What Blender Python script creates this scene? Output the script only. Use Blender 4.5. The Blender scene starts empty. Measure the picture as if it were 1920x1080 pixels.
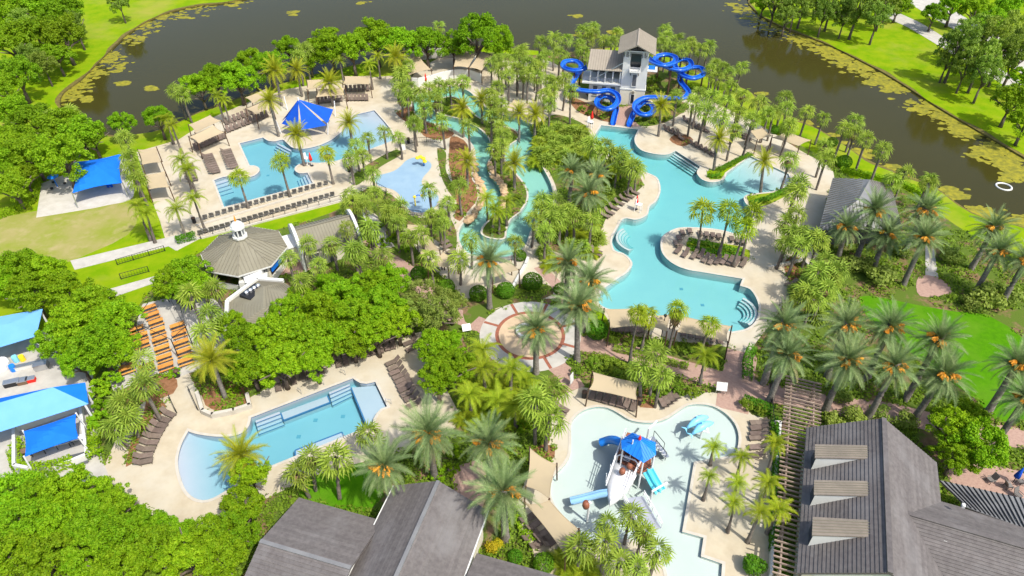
import bpy, bmesh, math, random
import numpy as np
from mathutils import Vector, Matrix, geometry
R = math.radians
rnd = random.Random(7)
SC = bpy.context.scene
COL = SC.collection

# ------------------------------------------------------------------ camera
F_PX, CAM_H, PITCH = 1297.0, 60.0, R(39.7)
cam_data = bpy.data.cameras.new('camera')
cam_data.sensor_width = 36.0
cam_data.lens = 36.0 * F_PX / 1920.0
cam_data.clip_end = 3000.0
cam = bpy.data.objects.new('camera', cam_data)
cam.location = (0, 0, CAM_H)
cam.rotation_euler = (math.pi / 2 - PITCH, 0, 0)
COL.objects.link(cam)
SC.camera = cam

# ------------------------------------------------------------------ light
SUN_EL, SUN_AZ = R(56), R(-44)            # azimuth of the sun measured from +x towards +y
sun_dir = Vector((math.cos(SUN_EL) * math.cos(SUN_AZ), math.cos(SUN_EL) * math.sin(SUN_AZ), math.sin(SUN_EL)))
sd = bpy.data.lights.new('sun', 'SUN')
sd.energy = 3.1
sd.angle = R(0.53)
sd.color = (1.0, 0.955, 0.87)
sun = bpy.data.objects.new('sun', sd)
sun.rotation_euler = sun_dir.to_track_quat('Z', 'Y').to_euler()
COL.objects.link(sun)
world = bpy.data.worlds.new('World')
SC.world = world
world.use_nodes = True
wn = world.node_tree
wn.nodes.clear()
sky = wn.nodes.new('ShaderNodeTexSky')
sky.sky_type = 'NISHITA'
sky.sun_disc = False
sky.sun_elevation = SUN_EL
sky.sun_rotation = math.atan2(sun_dir.x, sun_dir.y)
sky.air_density = 1.0
sky.dust_density = 2.6
bg = wn.nodes.new('ShaderNodeBackground')
bg.inputs['Strength'].default_value = 0.15
wo = wn.nodes.new('ShaderNodeOutputWorld')
wn.links.new(sky.outputs[0], bg.inputs[0])
wn.links.new(bg.outputs[0], wo.inputs[0])
SC.view_settings.view_transform = 'Standard'
SC.view_settings.look = 'None'
SC.view_settings.exposure = 0.76
SC.view_settings.gamma = 1.0
SC.render.engine = 'CYCLES'
SC.cycles.max_bounces = 7
SC.cycles.transparent_max_bounces = 12
SC.cycles.volume_bounces = 0
SC.cycles.caustics_reflective = False
SC.cycles.caustics_refractive = False

# ------------------------------------------------------------------ survey: picture measurement -> place on the site
_ct, _st = math.cos(PITCH), math.sin(PITCH)
def G(px, py, z=0.0):
    u, v = (px - 960.0) / F_PX, (540.0 - py) / F_PX
    d = Vector((u, _ct + v * _st, -_st + v * _ct))
    t = (z - CAM_H) / d.z
    return Vector((d.x * t, d.y * t, z))
def P3(p, z=0.0): return G(p[0], p[1], z)
def crop(x0, y0, s, pts): return [(x0 + p[0] / s, y0 + p[1] / s) + tuple(p[2:]) for p in pts]
def ppm(px, py):                      # picture pixels for one metre at that ground point
    a = G(px, py); return F_PX / (a.y * _ct + CAM_H * _st)

ORD = ('first second third fourth fifth sixth seventh eighth ninth tenth eleventh twelfth thirteenth fourteenth fifteenth sixteenth '
       'seventeenth eighteenth nineteenth twentieth').split()
TENS = {2: 'twenty', 3: 'thirty', 4: 'forty', 5: 'fifty'}
def ordw(n):
    if n <= 20: return ORD[n - 1]
    t, u = divmod(n, 10)
    if u == 0: return TENS[t][:-1] + 'ieth'
    return TENS[t] + '-' + ORD[u - 1]

# ------------------------------------------------------------------ object helpers
def tag(o, label=None, cat=None, group=None, kind=None):
    if label: o['label'] = label
    if cat: o['category'] = cat
    if group: o['group'] = group
    if kind: o['kind'] = kind
    return o
def empty(name, loc=(0, 0, 0), rz=0.0):
    o = bpy.data.objects.new(name, None)
    o.empty_display_size = 0.2
    o.location = loc
    o.rotation_euler = (0, 0, rz)
    COL.objects.link(o)
    return o
def link(name, me, parent=None):
    o = bpy.data.objects.new(name, me)
    COL.objects.link(o)
    if parent is not None: o.parent = parent
    return o
def make_mesh(name, verts, faces, mat, smooth=False):
    me = bpy.data.meshes.new(name)
    me.from_pydata([tuple(v) for v in verts], [], faces)
    if mat is not None: me.materials.append(mat)
    if smooth: me.polygons.foreach_set('use_smooth', [True] * len(me.polygons))
    me.update()
    return me
class MB:
    """collects simple shapes, links them as one mesh"""
    def __init__(self): self.v, self.f = [], []
    def add(self, vs, fs):
        b = len(self.v)
        self.v += [Vector(v) for v in vs]
        self.f += [tuple(i + b for i in f) for f in fs]
        return self
    def box(self, c, s, rz=0.0, rot=None):
        m = rot if rot is not None else Matrix.Rotation(rz, 3, 'Z')
        vs = [Vector(c) + m @ Vector((x * s[0] / 2, y * s[1] / 2, z * s[2] / 2)) for z in (-1, 1) for y in (-1, 1) for x in (-1, 1)]
        return self.add(vs, [(0, 2, 3, 1), (4, 5, 7, 6), (0, 1, 5, 4), (2, 6, 7, 3), (0, 4, 6, 2), (1, 3, 7, 5)])
    def bar(self, a, b, w, h=None):
        a, b = Vector(a), Vector(b); d = b - a
        if d.length < 1e-6: return self
        return self.box((a + b) / 2, (w, h or w, d.length), rot=d.to_track_quat('Z', 'Y').to_matrix())
    def tube(self, pts, rad, n=8, cap=True):
        pts = [Vector(p) for p in pts]
        rads = rad if isinstance(rad, (list, tuple)) else [rad] * len(pts)
        vs, fs = [], []
        up = Vector((0, 0, 1))
        for i, p in enumerate(pts):
            t = (pts[min(i + 1, len(pts) - 1)] - pts[max(i - 1, 0)]).normalized()
            a = t.cross(up)
            if a.length < 1e-3: a = Vector((1, 0, 0))
            a.normalize(); b = a.cross(t).normalized()
            for k in range(n):
                q = 2 * math.pi * k / n
                vs.append(p + (a * math.cos(q) + b * math.sin(q)) * rads[i])
        for i in range(len(pts) - 1):
            for k in range(n):
                fs.append((i * n + k, i * n + (k + 1) % n, (i + 1) * n + (k + 1) % n, (i + 1) * n + k))
        if cap:
            fs.append(tuple(range(n - 1, -1, -1)))
            fs.append(tuple((len(pts) - 1) * n + k for k in range(n)))
        return self.add(vs, fs)
    def prism(self, poly, z0, z1):
        n = len(poly)
        vs = [(p[0], p[1], z0) for p in poly] + [(p[0], p[1], z1) for p in poly]
        fs = [tuple(range(n - 1, -1, -1)), tuple(range(n, 2 * n))]
        fs += [(i, (i + 1) % n, n + (i + 1) % n, n + i) for i in range(n)]
        return self.add(vs, fs)
    def lathe(self, prof, c=(0, 0, 0), n=12):
        c = Vector(c); vs, fs = [], []
        for (r, z) in prof:
            for k in range(n):
                q = 2 * math.pi * k / n
                vs.append(c + Vector((r * math.cos(q), r * math.sin(q), z)))
        for i in range(len(prof) - 1):
            for k in range(n):
                fs.append((i * n + k, i * n + (k + 1) % n, (i + 1) * n + (k + 1) % n, (i + 1) * n + k))
        fs.append(tuple(range(n - 1, -1, -1)))
        fs.append(tuple((len(prof) - 1) * n + k for k in range(n)))
        return self.add(vs, fs)
    def slab(self, quad, th):
        """thick plate from a flat polygon, thickened downwards along its normal"""
        q = [Vector(p) for p in quad]
        nrm = (q[1] - q[0]).cross(q[-1] - q[0]).normalized()
        if nrm.z < 0: nrm = -nrm
        n = len(q)
        vs = q + [p - nrm * th for p in q]
        fs = [tuple(range(n)), tuple(range(2 * n - 1, n - 1, -1))] + [(i, n + i, n + (i + 1) % n, (i + 1) % n) for i in range(n)]
        return self.add(vs, fs)
    def mesh(self, name, mat, smooth=False):
        me = make_mesh(name, self.v, self.f, mat, smooth)
        bm = bmesh.new(); bm.from_mesh(me)
        bmesh.ops.recalc_face_normals(bm, faces=bm.faces)
        bm.to_mesh(me); bm.free()
        return me
    def build(self, name, mat, parent=None, smooth=False):
        return link(name, self.mesh(name, mat, smooth), parent)
def autosmooth(o, ang=40):
    me = o.data
    me.polygons.foreach_set('use_smooth', [True] * len(me.polygons))
    try: me.set_sharp_from_angle(angle=R(ang))
    except Exception: pass
    return o

def sort_from(pts, mark):
    return sorted(pts, key=lambda p: (p[0] - mark[0]) ** 2 + (1.7 * (p[1] - mark[1])) ** 2)
def setp(o, loc=(0, 0, 0), rot=(0, 0, 0), sc=(1, 1, 1)):
    o.location = loc; o.rotation_euler = rot; o.scale = sc if hasattr(sc, '__len__') else (sc,) * 3; return o
# ------------------------------------------------------------------ materials
MAT = {}
def lerp(a, b, t): return tuple(a[i] * (1 - t) + b[i] * t for i in range(3))
def mat(name, col, rough=0.7, col2=None, scale=3.0, detail=4.0, bump=0.0, bscale=None, metal=0.0, rvar=0.0, spec=0.3,
        col3=None, scale3=0.3, lo=0.35, hi=0.65, lo3=0.45, hi3=0.6, coat=0.0):
    m = bpy.data.materials.new(name)
    m.use_nodes = True
    nt = m.node_tree; N, L = nt.nodes, nt.links
    b = N['Principled BSDF']
    b.inputs['Roughness'].default_value = rough
    b.inputs['Metallic'].default_value = metal
    b.inputs['Specular IOR Level'].default_value = spec
    b.inputs['Coat Weight'].default_value = coat
    geo = N.new('ShaderNodeNewGeometry')
    last = None
    def noise(sc, dt):
        n = N.new('ShaderNodeTexNoise'); n.inputs['Scale'].default_value = sc; n.inputs['Detail'].default_value = dt
        n.inputs['Roughness'].default_value = 0.6
        L.new(geo.outputs['Position'], n.inputs['Vector']); return n
    def ramp(n, a, bb):
        r = N.new('ShaderNodeMapRange'); r.inputs['From Min'].default_value = a; r.inputs['From Max'].default_value = bb
        L.new(n.outputs['Fac'], r.inputs['Value']); return r
    def mix(fac, a, bcol):
        x = N.new('ShaderNodeMix'); x.data_type = 'RGBA'
        L.new(fac, x.inputs['Factor'])
        if hasattr(a, 'is_output'): L.new(a, x.inputs['A'])
        else: x.inputs['A'].default_value = (*a, 1)
        x.inputs['B'].default_value = (*bcol, 1)
        return x.outputs['Result']
    cur = col
    if col2 is not None: cur = mix(ramp(noise(scale, detail), lo, hi).outputs[0], cur, col2)
    if col3 is not None: cur = mix(ramp(noise(scale3, 5.0), lo3, hi3).outputs[0], cur, col3)
    if rvar > 0:
        oi = N.new('ShaderNodeObjectInfo')
        h = N.new('ShaderNodeHueSaturation')
        mr = N.new('ShaderNodeMapRange'); mr.inputs['To Min'].default_value = 1 - rvar; mr.inputs['To Max'].default_value = 1 + rvar
        L.new(oi.outputs['Random'], mr.inputs['Value']); L.new(mr.outputs[0], h.inputs['Value'])
        mh = N.new('ShaderNodeMath'); mh.operation = 'MULTIPLY_ADD'; mh.inputs[1].default_value = rvar * 0.10; mh.inputs[2].default_value = 0.5 - rvar * 0.05
        fr = N.new('ShaderNodeMath'); fr.operation = 'FRACT'
        m7 = N.new('ShaderNodeMath'); m7.operation = 'MULTIPLY'; m7.inputs[1].default_value = 7.13
        L.new(oi.outputs['Random'], m7.inputs[0]); L.new(m7.outputs[0], fr.inputs[0]); L.new(fr.outputs[0], mh.inputs[0])
        L.new(mh.outputs[0], h.inputs['Hue'])
        if hasattr(cur, 'is_output'): L.new(cur, h.inputs['Color'])
        else: h.inputs['Color'].default_value = (*cur, 1)
        cur = h.outputs['Color']
    if hasattr(cur, 'is_output'): L.new(cur, b.inputs['Base Color'])
    else: b.inputs['Base Color'].default_value = (*cur, 1)
    if bump > 0:
        bn = N.new('ShaderNodeBump'); bn.inputs['Strength'].default_value = bump; bn.inputs['Distance'].default_value = 0.05
        L.new(noise(bscale or scale * 3, 5.0).outputs['Fac'], bn.inputs['Height'])
        L.new(bn.outputs['Normal'], b.inputs['Normal'])
    MAT[name] = m
    return m
def leaf_mat(name, col, col2, trans=0.35, rvar=0.22, scale=2.6, rough=0.55):
    m = mat(name, col, rough, col2=col2, scale=scale, rvar=rvar, spec=0.12, lo=0.3, hi=0.7)
    nt = m.node_tree; N, L = nt.nodes, nt.links
    b = N['Principled BSDF']; out = N['Material Output']
    t = N.new('ShaderNodeBsdfTranslucent')
    src = b.inputs['Base Color'].links[0].from_socket
    hs = N.new('ShaderNodeHueSaturation'); hs.inputs['Value'].default_value = 1.25; hs.inputs['Saturation'].default_value = 1.1
    L.new(src, hs.inputs['Color']); L.new(hs.outputs[0], t.inputs['Color'])
    mx = N.new('ShaderNodeMixShader'); mx.inputs[0].default_value = trans
    L.new(b.outputs[0], mx.inputs[1]); L.new(t.outputs[0], mx.inputs[2])
    L.new(mx.outputs[0], out.inputs['Surface'])
    return m
def fabric_mat(name, col, trans=0.25, col2=None, rvar=0.04):
    m = mat(name, col, 0.8, col2=col2 or lerp(col, (0.3, 0.25, 0.2), 0.12), scale=0.7, rvar=rvar, spec=0.15)
    nt = m.node_tree; N, L = nt.nodes, nt.links
    b = N['Principled BSDF']; out = N['Material Output']
    t = N.new('ShaderNodeBsdfTranslucent')
    L.new(b.inputs['Base Color'].links[0].from_socket, t.inputs['Color'])
    mx = N.new('ShaderNodeMixShader'); mx.inputs[0].default_value = trans
    L.new(b.outputs[0], mx.inputs[1]); L.new(t.outputs[0], mx.inputs[2]); L.new(mx.outputs[0], out.inputs['Surface'])
    return m

mat('deck', (0.465, 0.405, 0.295), 0.85, col2=(0.40, 0.34, 0.24), scale=0.6, bump=0.15, bscale=6, col3=(0.46, 0.43, 0.35), scale3=0.12, lo3=0.45, hi3=0.7, spec=0.08)
mat('walk', (0.45, 0.43, 0.38), 0.85, col2=(0.37, 0.35, 0.31), scale=0.7, bump=0.15, bscale=6, spec=0.08)
mat('grass', (0.125, 0.235, 0.002), 0.9, col2=(0.20, 0.275, 0.006), scale=0.35, bump=0.6, bscale=4, col3=(0.255, 0.26, 0.04), scale3=0.055, lo3=0.5, hi3=0.7, spec=0.03)
mat('field', (0.285, 0.25, 0.095), 0.95, col2=(0.20, 0.235, 0.03), scale=0.18, bump=0.5, bscale=5, col3=(0.33, 0.275, 0.13), scale3=0.4, lo3=0.5, hi3=0.75, spec=0.03)
mat('turf', (0.066, 0.205, 0.003), 0.9, col2=(0.05, 0.165, 0.003), scale=1.4, detail=8.0, bump=0.7, bscale=9, spec=0.03, col3=(0.095, 0.205, 0.012), scale3=0.22, lo3=0.42, hi3=0.75)
mat('mulch', (0.15, 0.10, 0.055), 0.95, col2=(0.22, 0.14, 0.08), scale=2.2, bump=0.8, bscale=9, col3=(0.085, 0.13, 0.02), scale3=0.3, lo3=0.40, hi3=0.5, spec=0.03)
mat('pine_straw', (0.26, 0.135, 0.07), 0.95, col2=(0.19, 0.09, 0.045), scale=2.0, bump=0.8, bscale=9, spec=0.03)
mat('sand', (0.48, 0.455, 0.40), 0.95, col2=(0.41, 0.385, 0.33), scale=0.8, bump=0.4, bscale=8, spec=0.03)
mat('shore', (0.16, 0.13, 0.025), 0.8, col2=(0.09, 0.075, 0.02), scale=1.2, bump=0.4)
mat('brick', (0.375, 0.255, 0.20), 0.85, col2=(0.31, 0.20, 0.16), scale=3.5, bump=0.3, bscale=12, spec=0.08)
mat('brick_red', (0.30, 0.105, 0.06), 0.85, col2=(0.22, 0.08, 0.05), scale=4, bump=0.2)
mat('plaza_tan', (0.52, 0.39, 0.25), 0.85, col2=(0.44, 0.33, 0.21), scale=0.8)
mat('pad_blue', (0.245, 0.355, 0.44), 0.5, col2=(0.21, 0.32, 0.42), scale=0.5)
mat('rock', (0.50, 0.36, 0.21), 0.9, col2=(0.36, 0.24, 0.13), scale=1.5, bump=0.8, rvar=0.15)
mat('coping', (0.48, 0.45, 0.385), 0.75, col2=(0.42, 0.385, 0.32), scale=1.2)
mat('plaster', (0.55, 0.53, 0.52), 0.6, col2=(0.52, 0.51, 0.51), scale=0.35)
mat('plaster_mint', (0.50, 0.51, 0.49), 0.6, col2=(0.47, 0.49, 0.46), scale=0.35)
mat('plaster_blue', (0.46, 0.455, 0.52), 0.6, col2=(0.435, 0.44, 0.51), scale=0.35)
mat('plaster_pale', (0.60, 0.575, 0.54), 0.6, col2=(0.57, 0.555, 0.52), scale=0.35)
mat('tile_blue', (0.06, 0.17, 0.34), 0.3)
mat('tile_teal', (0.10, 0.42, 0.43), 0.3, col2=(0.13, 0.47, 0.48), scale=2)
mat('white', (0.62, 0.62, 0.58), 0.6, col2=(0.56, 0.56, 0.52), scale=0.6)
mat('white_paint', (0.68, 0.68, 0.68), 0.4)
mat('cream_wall', (0.62, 0.58, 0.46), 0.8, col2=(0.56, 0.52, 0.41), scale=0.6)
mat('grey_roof', (0.215, 0.20, 0.145), 0.65, col2=(0.19, 0.175, 0.125), scale=0.5, spec=0.2)
mat('tan_roof', (0.31, 0.27, 0.21), 0.65, col2=(0.275, 0.235, 0.185), scale=0.5, spec=0.2)
mat('grey_roof_seam', (0.18, 0.165, 0.12), 0.65)
mat('shutter', (0.09, 0.095, 0.10), 0.6)
mat('glass_dark', (0.02, 0.025, 0.03), 0.1, spec=0.6)
mat('dark_metal', (0.02, 0.02, 0.022), 0.5)
mat('bronze', (0.09, 0.05, 0.03), 0.5)
mat('steel', (0.55, 0.56, 0.57), 0.3, metal=0.8)
mat('lounger', (0.13, 0.095, 0.075), 0.8, col2=(0.17, 0.13, 0.105), scale=3, rvar=0.2)
mat('lounger_frame', (0.11, 0.085, 0.07), 0.5)
mat('chair_grey', (0.15, 0.14, 0.13), 0.8, rvar=0.2)
mat('orange_wood', (0.58, 0.27, 0.055), 0.55, col2=(0.50, 0.22, 0.045), scale=2.5, rvar=0.12)
mat('wood_brown', (0.20, 0.12, 0.075), 0.7, col2=(0.14, 0.085, 0.055), scale=3, rvar=0.15)
mat('pergola_wood', (0.33, 0.25, 0.195), 0.75, col2=(0.24, 0.17, 0.13), scale=2, rvar=0.18)
mat('slide_blue', (0.01, 0.105, 0.52), 0.22, col2=(0.012, 0.13, 0.60), scale=0.4, spec=0.5, coat=0.3)
mat('slide_cyan', (0.10, 0.52, 0.62), 0.25, spec=0.5)
mat('slide_pale', (0.25, 0.47, 0.72), 0.3, spec=0.5)
mat('metal_blue', (0.012, 0.17, 0.60), 0.4, col2=(0.015, 0.20, 0.66), scale=0.6, spec=0.4)
mat('boat_white', (0.70, 0.70, 0.70), 0.25, spec=0.5)
mat('play_brown', (0.24, 0.085, 0.045), 0.5)
mat('yellow', (0.80, 0.60, 0.02), 0.35)
mat('red', (0.70, 0.02, 0.012), 0.7)
mat('sea_blue', (0.22, 0.58, 0.80), 0.35)
mat('orange_cone', (0.75, 0.25, 0.03), 0.5)
mat('bark_palm', (0.20, 0.17, 0.14), 0.95, col2=(0.12, 0.10, 0.085), scale=3, bump=0.9, bscale=9, rvar=0.2)
mat('bark_date', (0.24, 0.215, 0.185), 0.95, col2=(0.12, 0.105, 0.09), scale=4, bump=1.0, bscale=7, rvar=0.15)
mat('bark', (0.11, 0.085, 0.065), 0.95, col2=(0.17, 0.135, 0.11), scale=4, bump=0.9)
fabric_mat('sail_beige', (0.50, 0.405, 0.26))
fabric_mat('sail_blue', (0.01, 0.085, 0.50), 0.2, col2=(0.012, 0.10, 0.56))
fabric_mat('sail_blue_bright', (0.01, 0.16, 0.66), 0.2, col2=(0.012, 0.18, 0.72))
fabric_mat('sail_light_blue', (0.17, 0.43, 0.80), 0.2, col2=(0.19, 0.46, 0.83))
leaf_mat('leaf_oak', (0.12, 0.275, 0.004), (0.265, 0.41, 0.012), 0.34)
leaf_mat('leaf_dark', (0.125, 0.265, 0.005), (0.25, 0.38, 0.014), 0.36)
leaf_mat('leaf_olive', (0.18, 0.27, 0.04), (0.28, 0.35, 0.07), 0.38)
leaf_mat('leaf_pine', (0.16, 0.26, 0.03), (0.25, 0.34, 0.05), 0.38)
leaf_mat('leaf_hedge', (0.065, 0.19, 0.008), (0.12, 0.26, 0.012), 0.3)
leaf_mat('leaf_date', (0.12, 0.195, 0.060), (0.25, 0.315, 0.135), 0.22, rvar=0.22)
leaf_mat('leaf_date_dry', (0.30, 0.26, 0.13), (0.36, 0.30, 0.15), 0.25, rvar=0.2)
leaf_mat('leaf_sylvester', (0.28, 0.33, 0.022), (0.40, 0.39, 0.03), 0.36, rvar=0.2)
leaf_mat('leaf_cabbage', (0.15, 0.25, 0.018), (0.30, 0.375, 0.055), 0.24, rvar=0.2)
leaf_mat('leaf_queen', (0.205, 0.305, 0.016), (0.33, 0.38, 0.022), 0.38, rvar=0.2)
leaf_mat('leaf_dry', (0.26, 0.18, 0.09), (0.34, 0.24, 0.12), 0.2)
leaf_mat('leaf_cover', (0.12, 0.215, 0.015), (0.22, 0.30, 0.028), 0.34)
leaf_mat('leaf_yellow', (0.38, 0.36, 0.015), (0.48, 0.40, 0.02), 0.35)
mat('date_fruit', (0.60, 0.27, 0.018), 0.6, col2=(0.48, 0.20, 0.012), scale=5, rvar=0.15)
mat('algae', (0.27, 0.24, 0.012), 0.8, col2=(0.13, 0.13, 0.012), scale=1.6)

# roof tiles: fine grain along the courses comes from the material, courses are geometry
mat('tile_roof', (0.098, 0.087, 0.083), 0.75, col2=(0.13, 0.117, 0.11), scale=2.5, bump=0.35, bscale=7, rvar=0.10, col3=(0.17, 0.16, 0.155), scale3=0.25, lo3=0.5, hi3=0.75)
mat('metal_roof', (0.15, 0.15, 0.15), 0.45, col2=(0.19, 0.19, 0.185), scale=0.7, spec=0.45, rvar=0.05)
mat('dormer_roof', (0.225, 0.19, 0.15), 0.55, col2=(0.17, 0.145, 0.115), scale=0.9, rvar=0.05)

def water_mat(name, absorb, density, gloss_rough=0.02, wave=0.15, wscale=1.2):
    m = bpy.data.materials.new(name); m.use_nodes = True
    nt = m.node_tree; N, L = nt.nodes, nt.links
    N.clear()
    out = N.new('ShaderNodeOutputMaterial')
    tr = N.new('ShaderNodeBsdfTransparent'); gl = N.new('ShaderNodeBsdfGlossy'); gl.inputs['Roughness'].default_value = gloss_rough
    fr = N.new('ShaderNodeFresnel'); fr.inputs['IOR'].default_value = 1.33
    geo = N.new('ShaderNodeNewGeometry')
    nz = N.new('ShaderNodeTexNoise'); nz.inputs['Scale'].default_value = wscale; nz.inputs['Detail'].default_value = 3
    L.new(geo.outputs['Position'], nz.inputs['Vector'])
    bp = N.new('ShaderNodeBump'); bp.inputs['Strength'].default_value = wave; bp.inputs['Distance'].default_value = 0.1
    L.new(nz.outputs['Fac'], bp.inputs['Height'])
    L.new(bp.outputs[0], gl.inputs['Normal']); L.new(bp.outputs[0], fr.inputs['Normal'])
    mx = N.new('ShaderNodeMixShader')
    L.new(fr.outputs[0], mx.inputs[0]); L.new(tr.outputs[0], mx.inputs[1]); L.new(gl.outputs[0], mx.inputs[2])
    L.new(mx.outputs[0], out.inputs['Surface'])
    va = N.new('ShaderNodeVolumeAbsorption'); va.inputs['Color'].default_value = (*absorb, 1); va.inputs['Density'].default_value = density
    L.new(va.outputs[0], out.inputs['Volume'])
    MAT[name] = m
    return m
water_mat('pool_water', (0.03, 0.845, 0.88), 0.43)
water_mat('river_water', (0.03, 0.88, 0.72), 0.36)
def lake_mat():
    m = bpy.data.materials.new('lake_water'); m.use_nodes = True
    nt = m.node_tree; N, L = nt.nodes, nt.links
    b = N['Principled BSDF']
    b.inputs['Roughness'].default_value = 0.06; b.inputs['IOR'].default_value = 1.33; b.inputs['Specular IOR Level'].default_value = 0.13
    geo = N.new('ShaderNodeNewGeometry')
    n1 = N.new('ShaderNodeTexNoise'); n1.inputs['Scale'].default_value = 0.025; n1.inputs['Detail'].default_value = 4
    L.new(geo.outputs['Position'], n1.inputs['Vector'])
    cr = N.new('ShaderNodeMix'); cr.data_type = 'RGBA'
    cr.inputs['A'].default_value = (0.032, 0.029, 0.005, 1); cr.inputs['B'].default_value = (0.044, 0.040, 0.010, 1)
    L.new(n1.outputs['Fac'], cr.inputs['Factor']); L.new(cr.outputs['Result'], b.inputs['Base Color'])
    n2 = N.new('ShaderNodeTexNoise'); n2.inputs['Scale'].default_value = 2.2; n2.inputs['Detail'].default_value = 3
    L.new(geo.outputs['Position'], n2.inputs['Vector'])
    bp = N.new('ShaderNodeBump'); bp.inputs['Strength'].default_value = 0.10; bp.inputs['Distance'].default_value = 0.1
    L.new(n2.outputs['Fac'], bp.inputs['Height']); L.new(bp.outputs[0], b.inputs['Normal'])
    MAT['lake_water'] = m
lake_mat()

# ================================================================== ground plan
def smooth_closed(pts, z=0.0, step=0.5):
    """closed outline through surveyed points; a point with a third entry is a sharp corner"""
    W = [P3(p, z).to_2d() for p in pts]; corner = [len(p) > 2 for p in pts]
    n = len(W); out = []
    for i in range(n):
        a, b, c, d = W[i - 1], W[i], W[(i + 1) % n], W[(i + 2) % n]
        out.append(b.copy())
        seg = (c - b).length
        k = int(seg / step)
        if corner[i] and corner[(i + 1) % n]: continue
        m1 = (c - b) if corner[i] else (c - a) * 0.5
        m2 = (c - b) if corner[(i + 1) % n] else (d - b) * 0.5
        if m1.length > 1.6 * seg: m1 = m1 * (1.6 * seg / m1.length)
        if m2.length > 1.6 * seg: m2 = m2 * (1.6 * seg / m2.length)
        for j in range(1, k):
            t = j / k; t2, t3 = t * t, t * t * t
            out.append(b * (2 * t3 - 3 * t2 + 1) + m1 * (t3 - 2 * t2 + t) + c * (-2 * t3 + 3 * t2) + m2 * (t3 - t2))
    return out
def straight(pts, z=0.0): return [P3(p, z).to_2d() for p in pts]
REG = []
def reg(name, material, z, poly, pool=None): REG.append(dict(name=name, mat=material, z=z, poly=poly, pool=pool, f=[])); return REG[-1]
def circle(c, r, n=48): return [Vector((c.x + r * math.cos(2 * math.pi * k / n), c.y + r * math.sin(2 * math.pi * k / n))) for k in range(n)]

LAKE = [(112, 196), (120, 172), (150, 150), (175, 125), (200, 100), (235, 66), (270, 42), (310, 24), (360, 11), (420, 4), (490, -10), (600, -40),
        (900, -70), (1300, -60), (1395, -10), (1405, 8), (1432, 32), (1475, 54), (1520, 70), (1560, 86), (1600, 106), (1650, 132), (1700, 162), (1760, 201),
        (1820, 236), (1875, 268), (1940, 305), (2060, 360), (2200, 430), (2160, 520), (2000, 462), (1930, 428), (1850, 410), (1800, 384), (1745, 345), (1690, 325), (1640, 305),
        (1600, 283), (1550, 250), (1500, 226), (1440, 198), (1400, 168), (1340, 148), (1290, 122), (1240, 98), (1150, 88), (1060, 98), (980, 92), (900, 86),
        (800, 92), (700, 112), (600, 136), (500, 165), (430, 188), (380, 206), (335, 228), (285, 247), (240, 252), (195, 252), (160, 236), (130, 215)]
reg('ground', 'grass', 0.0, [Vector(p) for p in ((-420, -90), (420, -90), (420, 800), (-420, 800))])
_c = P3((800, 20)).to_2d()
def _grow(poly, d):
    n = len(poly); out = []
    for k in range(n):
        t = (poly[(k + 1) % n] - poly[k - 1]).normalized(); out.append(poly[k] + Vector((-t.y, t.x)) * -d * (0.6 + 0.4 * math.sin(k * 0.37) + 0.25 * math.sin(k * 1.13)))
    return out
_lk = smooth_closed(LAKE, step=1.5)
_area = sum(_lk[k - 1].x * _lk[k].y - _lk[k].x * _lk[k - 1].y for k in range(len(_lk)))
reg('shore_mud', 'shore', -0.02, _grow(_lk, 0.9 if _area > 0 else -0.9))
lake_reg = reg('lake', 'lake_water', -0.35, smooth_closed(LAKE, step=1.5), pool='lake')
reg('planting_bed', 'mulch', 0.012, smooth_closed([(650, 385), (700, 330), (645, 300), (740, 264), (780, 230), (765, 150), (800, 104), (900, 98), (1000, 103), (1100, 99), (1240, 110), (1290, 160), (1330, 180), (1400, 225), (1500, 272),
        (1570, 312), (1600, 338), (1690, 352), (1760, 400), (1830, 446), (1940, 500), (2250, 640), (2300, 1300), (-200, 1300), (-200, 900), (20, 880), (170, 720), (270, 560), (380, 470), (540, 425)], step=3))
reg('field', 'field', 0.006, smooth_closed([(-120, 470), (-80, 420), (0, 408), (66, 396), (150, 382), (245, 368), (262, 400), (240, 440), (180, 470), (133, 490), (60, 500), (0, 505)], step=2))
reg('playground_sand', 'sand', 0.016, smooth_closed([(78, 344, 1), (150, 318), (238, 296, 1), (250, 368), (200, 385), (130, 398), (68, 408, 1)], step=1))
reg('lawn', 'turf', 0.02, smooth_closed([(1612, 556), (1660, 560), (1720, 572), (1790, 584), (1850, 590), (1890, 612), (1925, 640), (2000, 700), (2000, 800), (1930, 790), (1870, 790), (1830, 750), (1760, 700), (1680, 640), (1630, 600)], step=1.5))
reg('lawn', 'turf', 0.02, smooth_closed([(560, 930), (590, 880), (650, 860), (700, 880), (720, 930), (690, 960), (620, 950)], step=1.5))
# decks
reg('pool_deck', 'deck', 0.030, straight([(256, 285), (335, 262), (400, 220), (470, 190), (540, 167), (640, 150), (735, 142), (790, 150), (800, 215), (842, 262), (872, 300), (866, 370), (850, 415), (800, 420), (740, 420), (690, 405), (652, 376), (372, 449), (332, 470), (312, 455), (300, 415), (283, 370), (270, 330)]))
reg('pool_deck', 'deck', 0.030, smooth_closed([(765, 160), (800, 122), (850, 100), (915, 100), (960, 116), (1020, 112), (1070, 140), (1110, 190), (1160, 212), (1210, 190), (1290, 172), (1350, 198), (1420, 232), (1500, 282), (1562, 322), (1548, 380), (1538, 440),
        (1525, 530), (1480, 560), (1435, 620), (1405, 660), (1385, 705), (1362, 690), (1372, 652), (1280, 642), (1140, 620), (1100, 590), (1085, 562), (1030, 560), (960, 566), (930, 580), (890, 575), (830, 520), (790, 480), (760, 440), (700, 420), (760, 300)], step=2))
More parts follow.
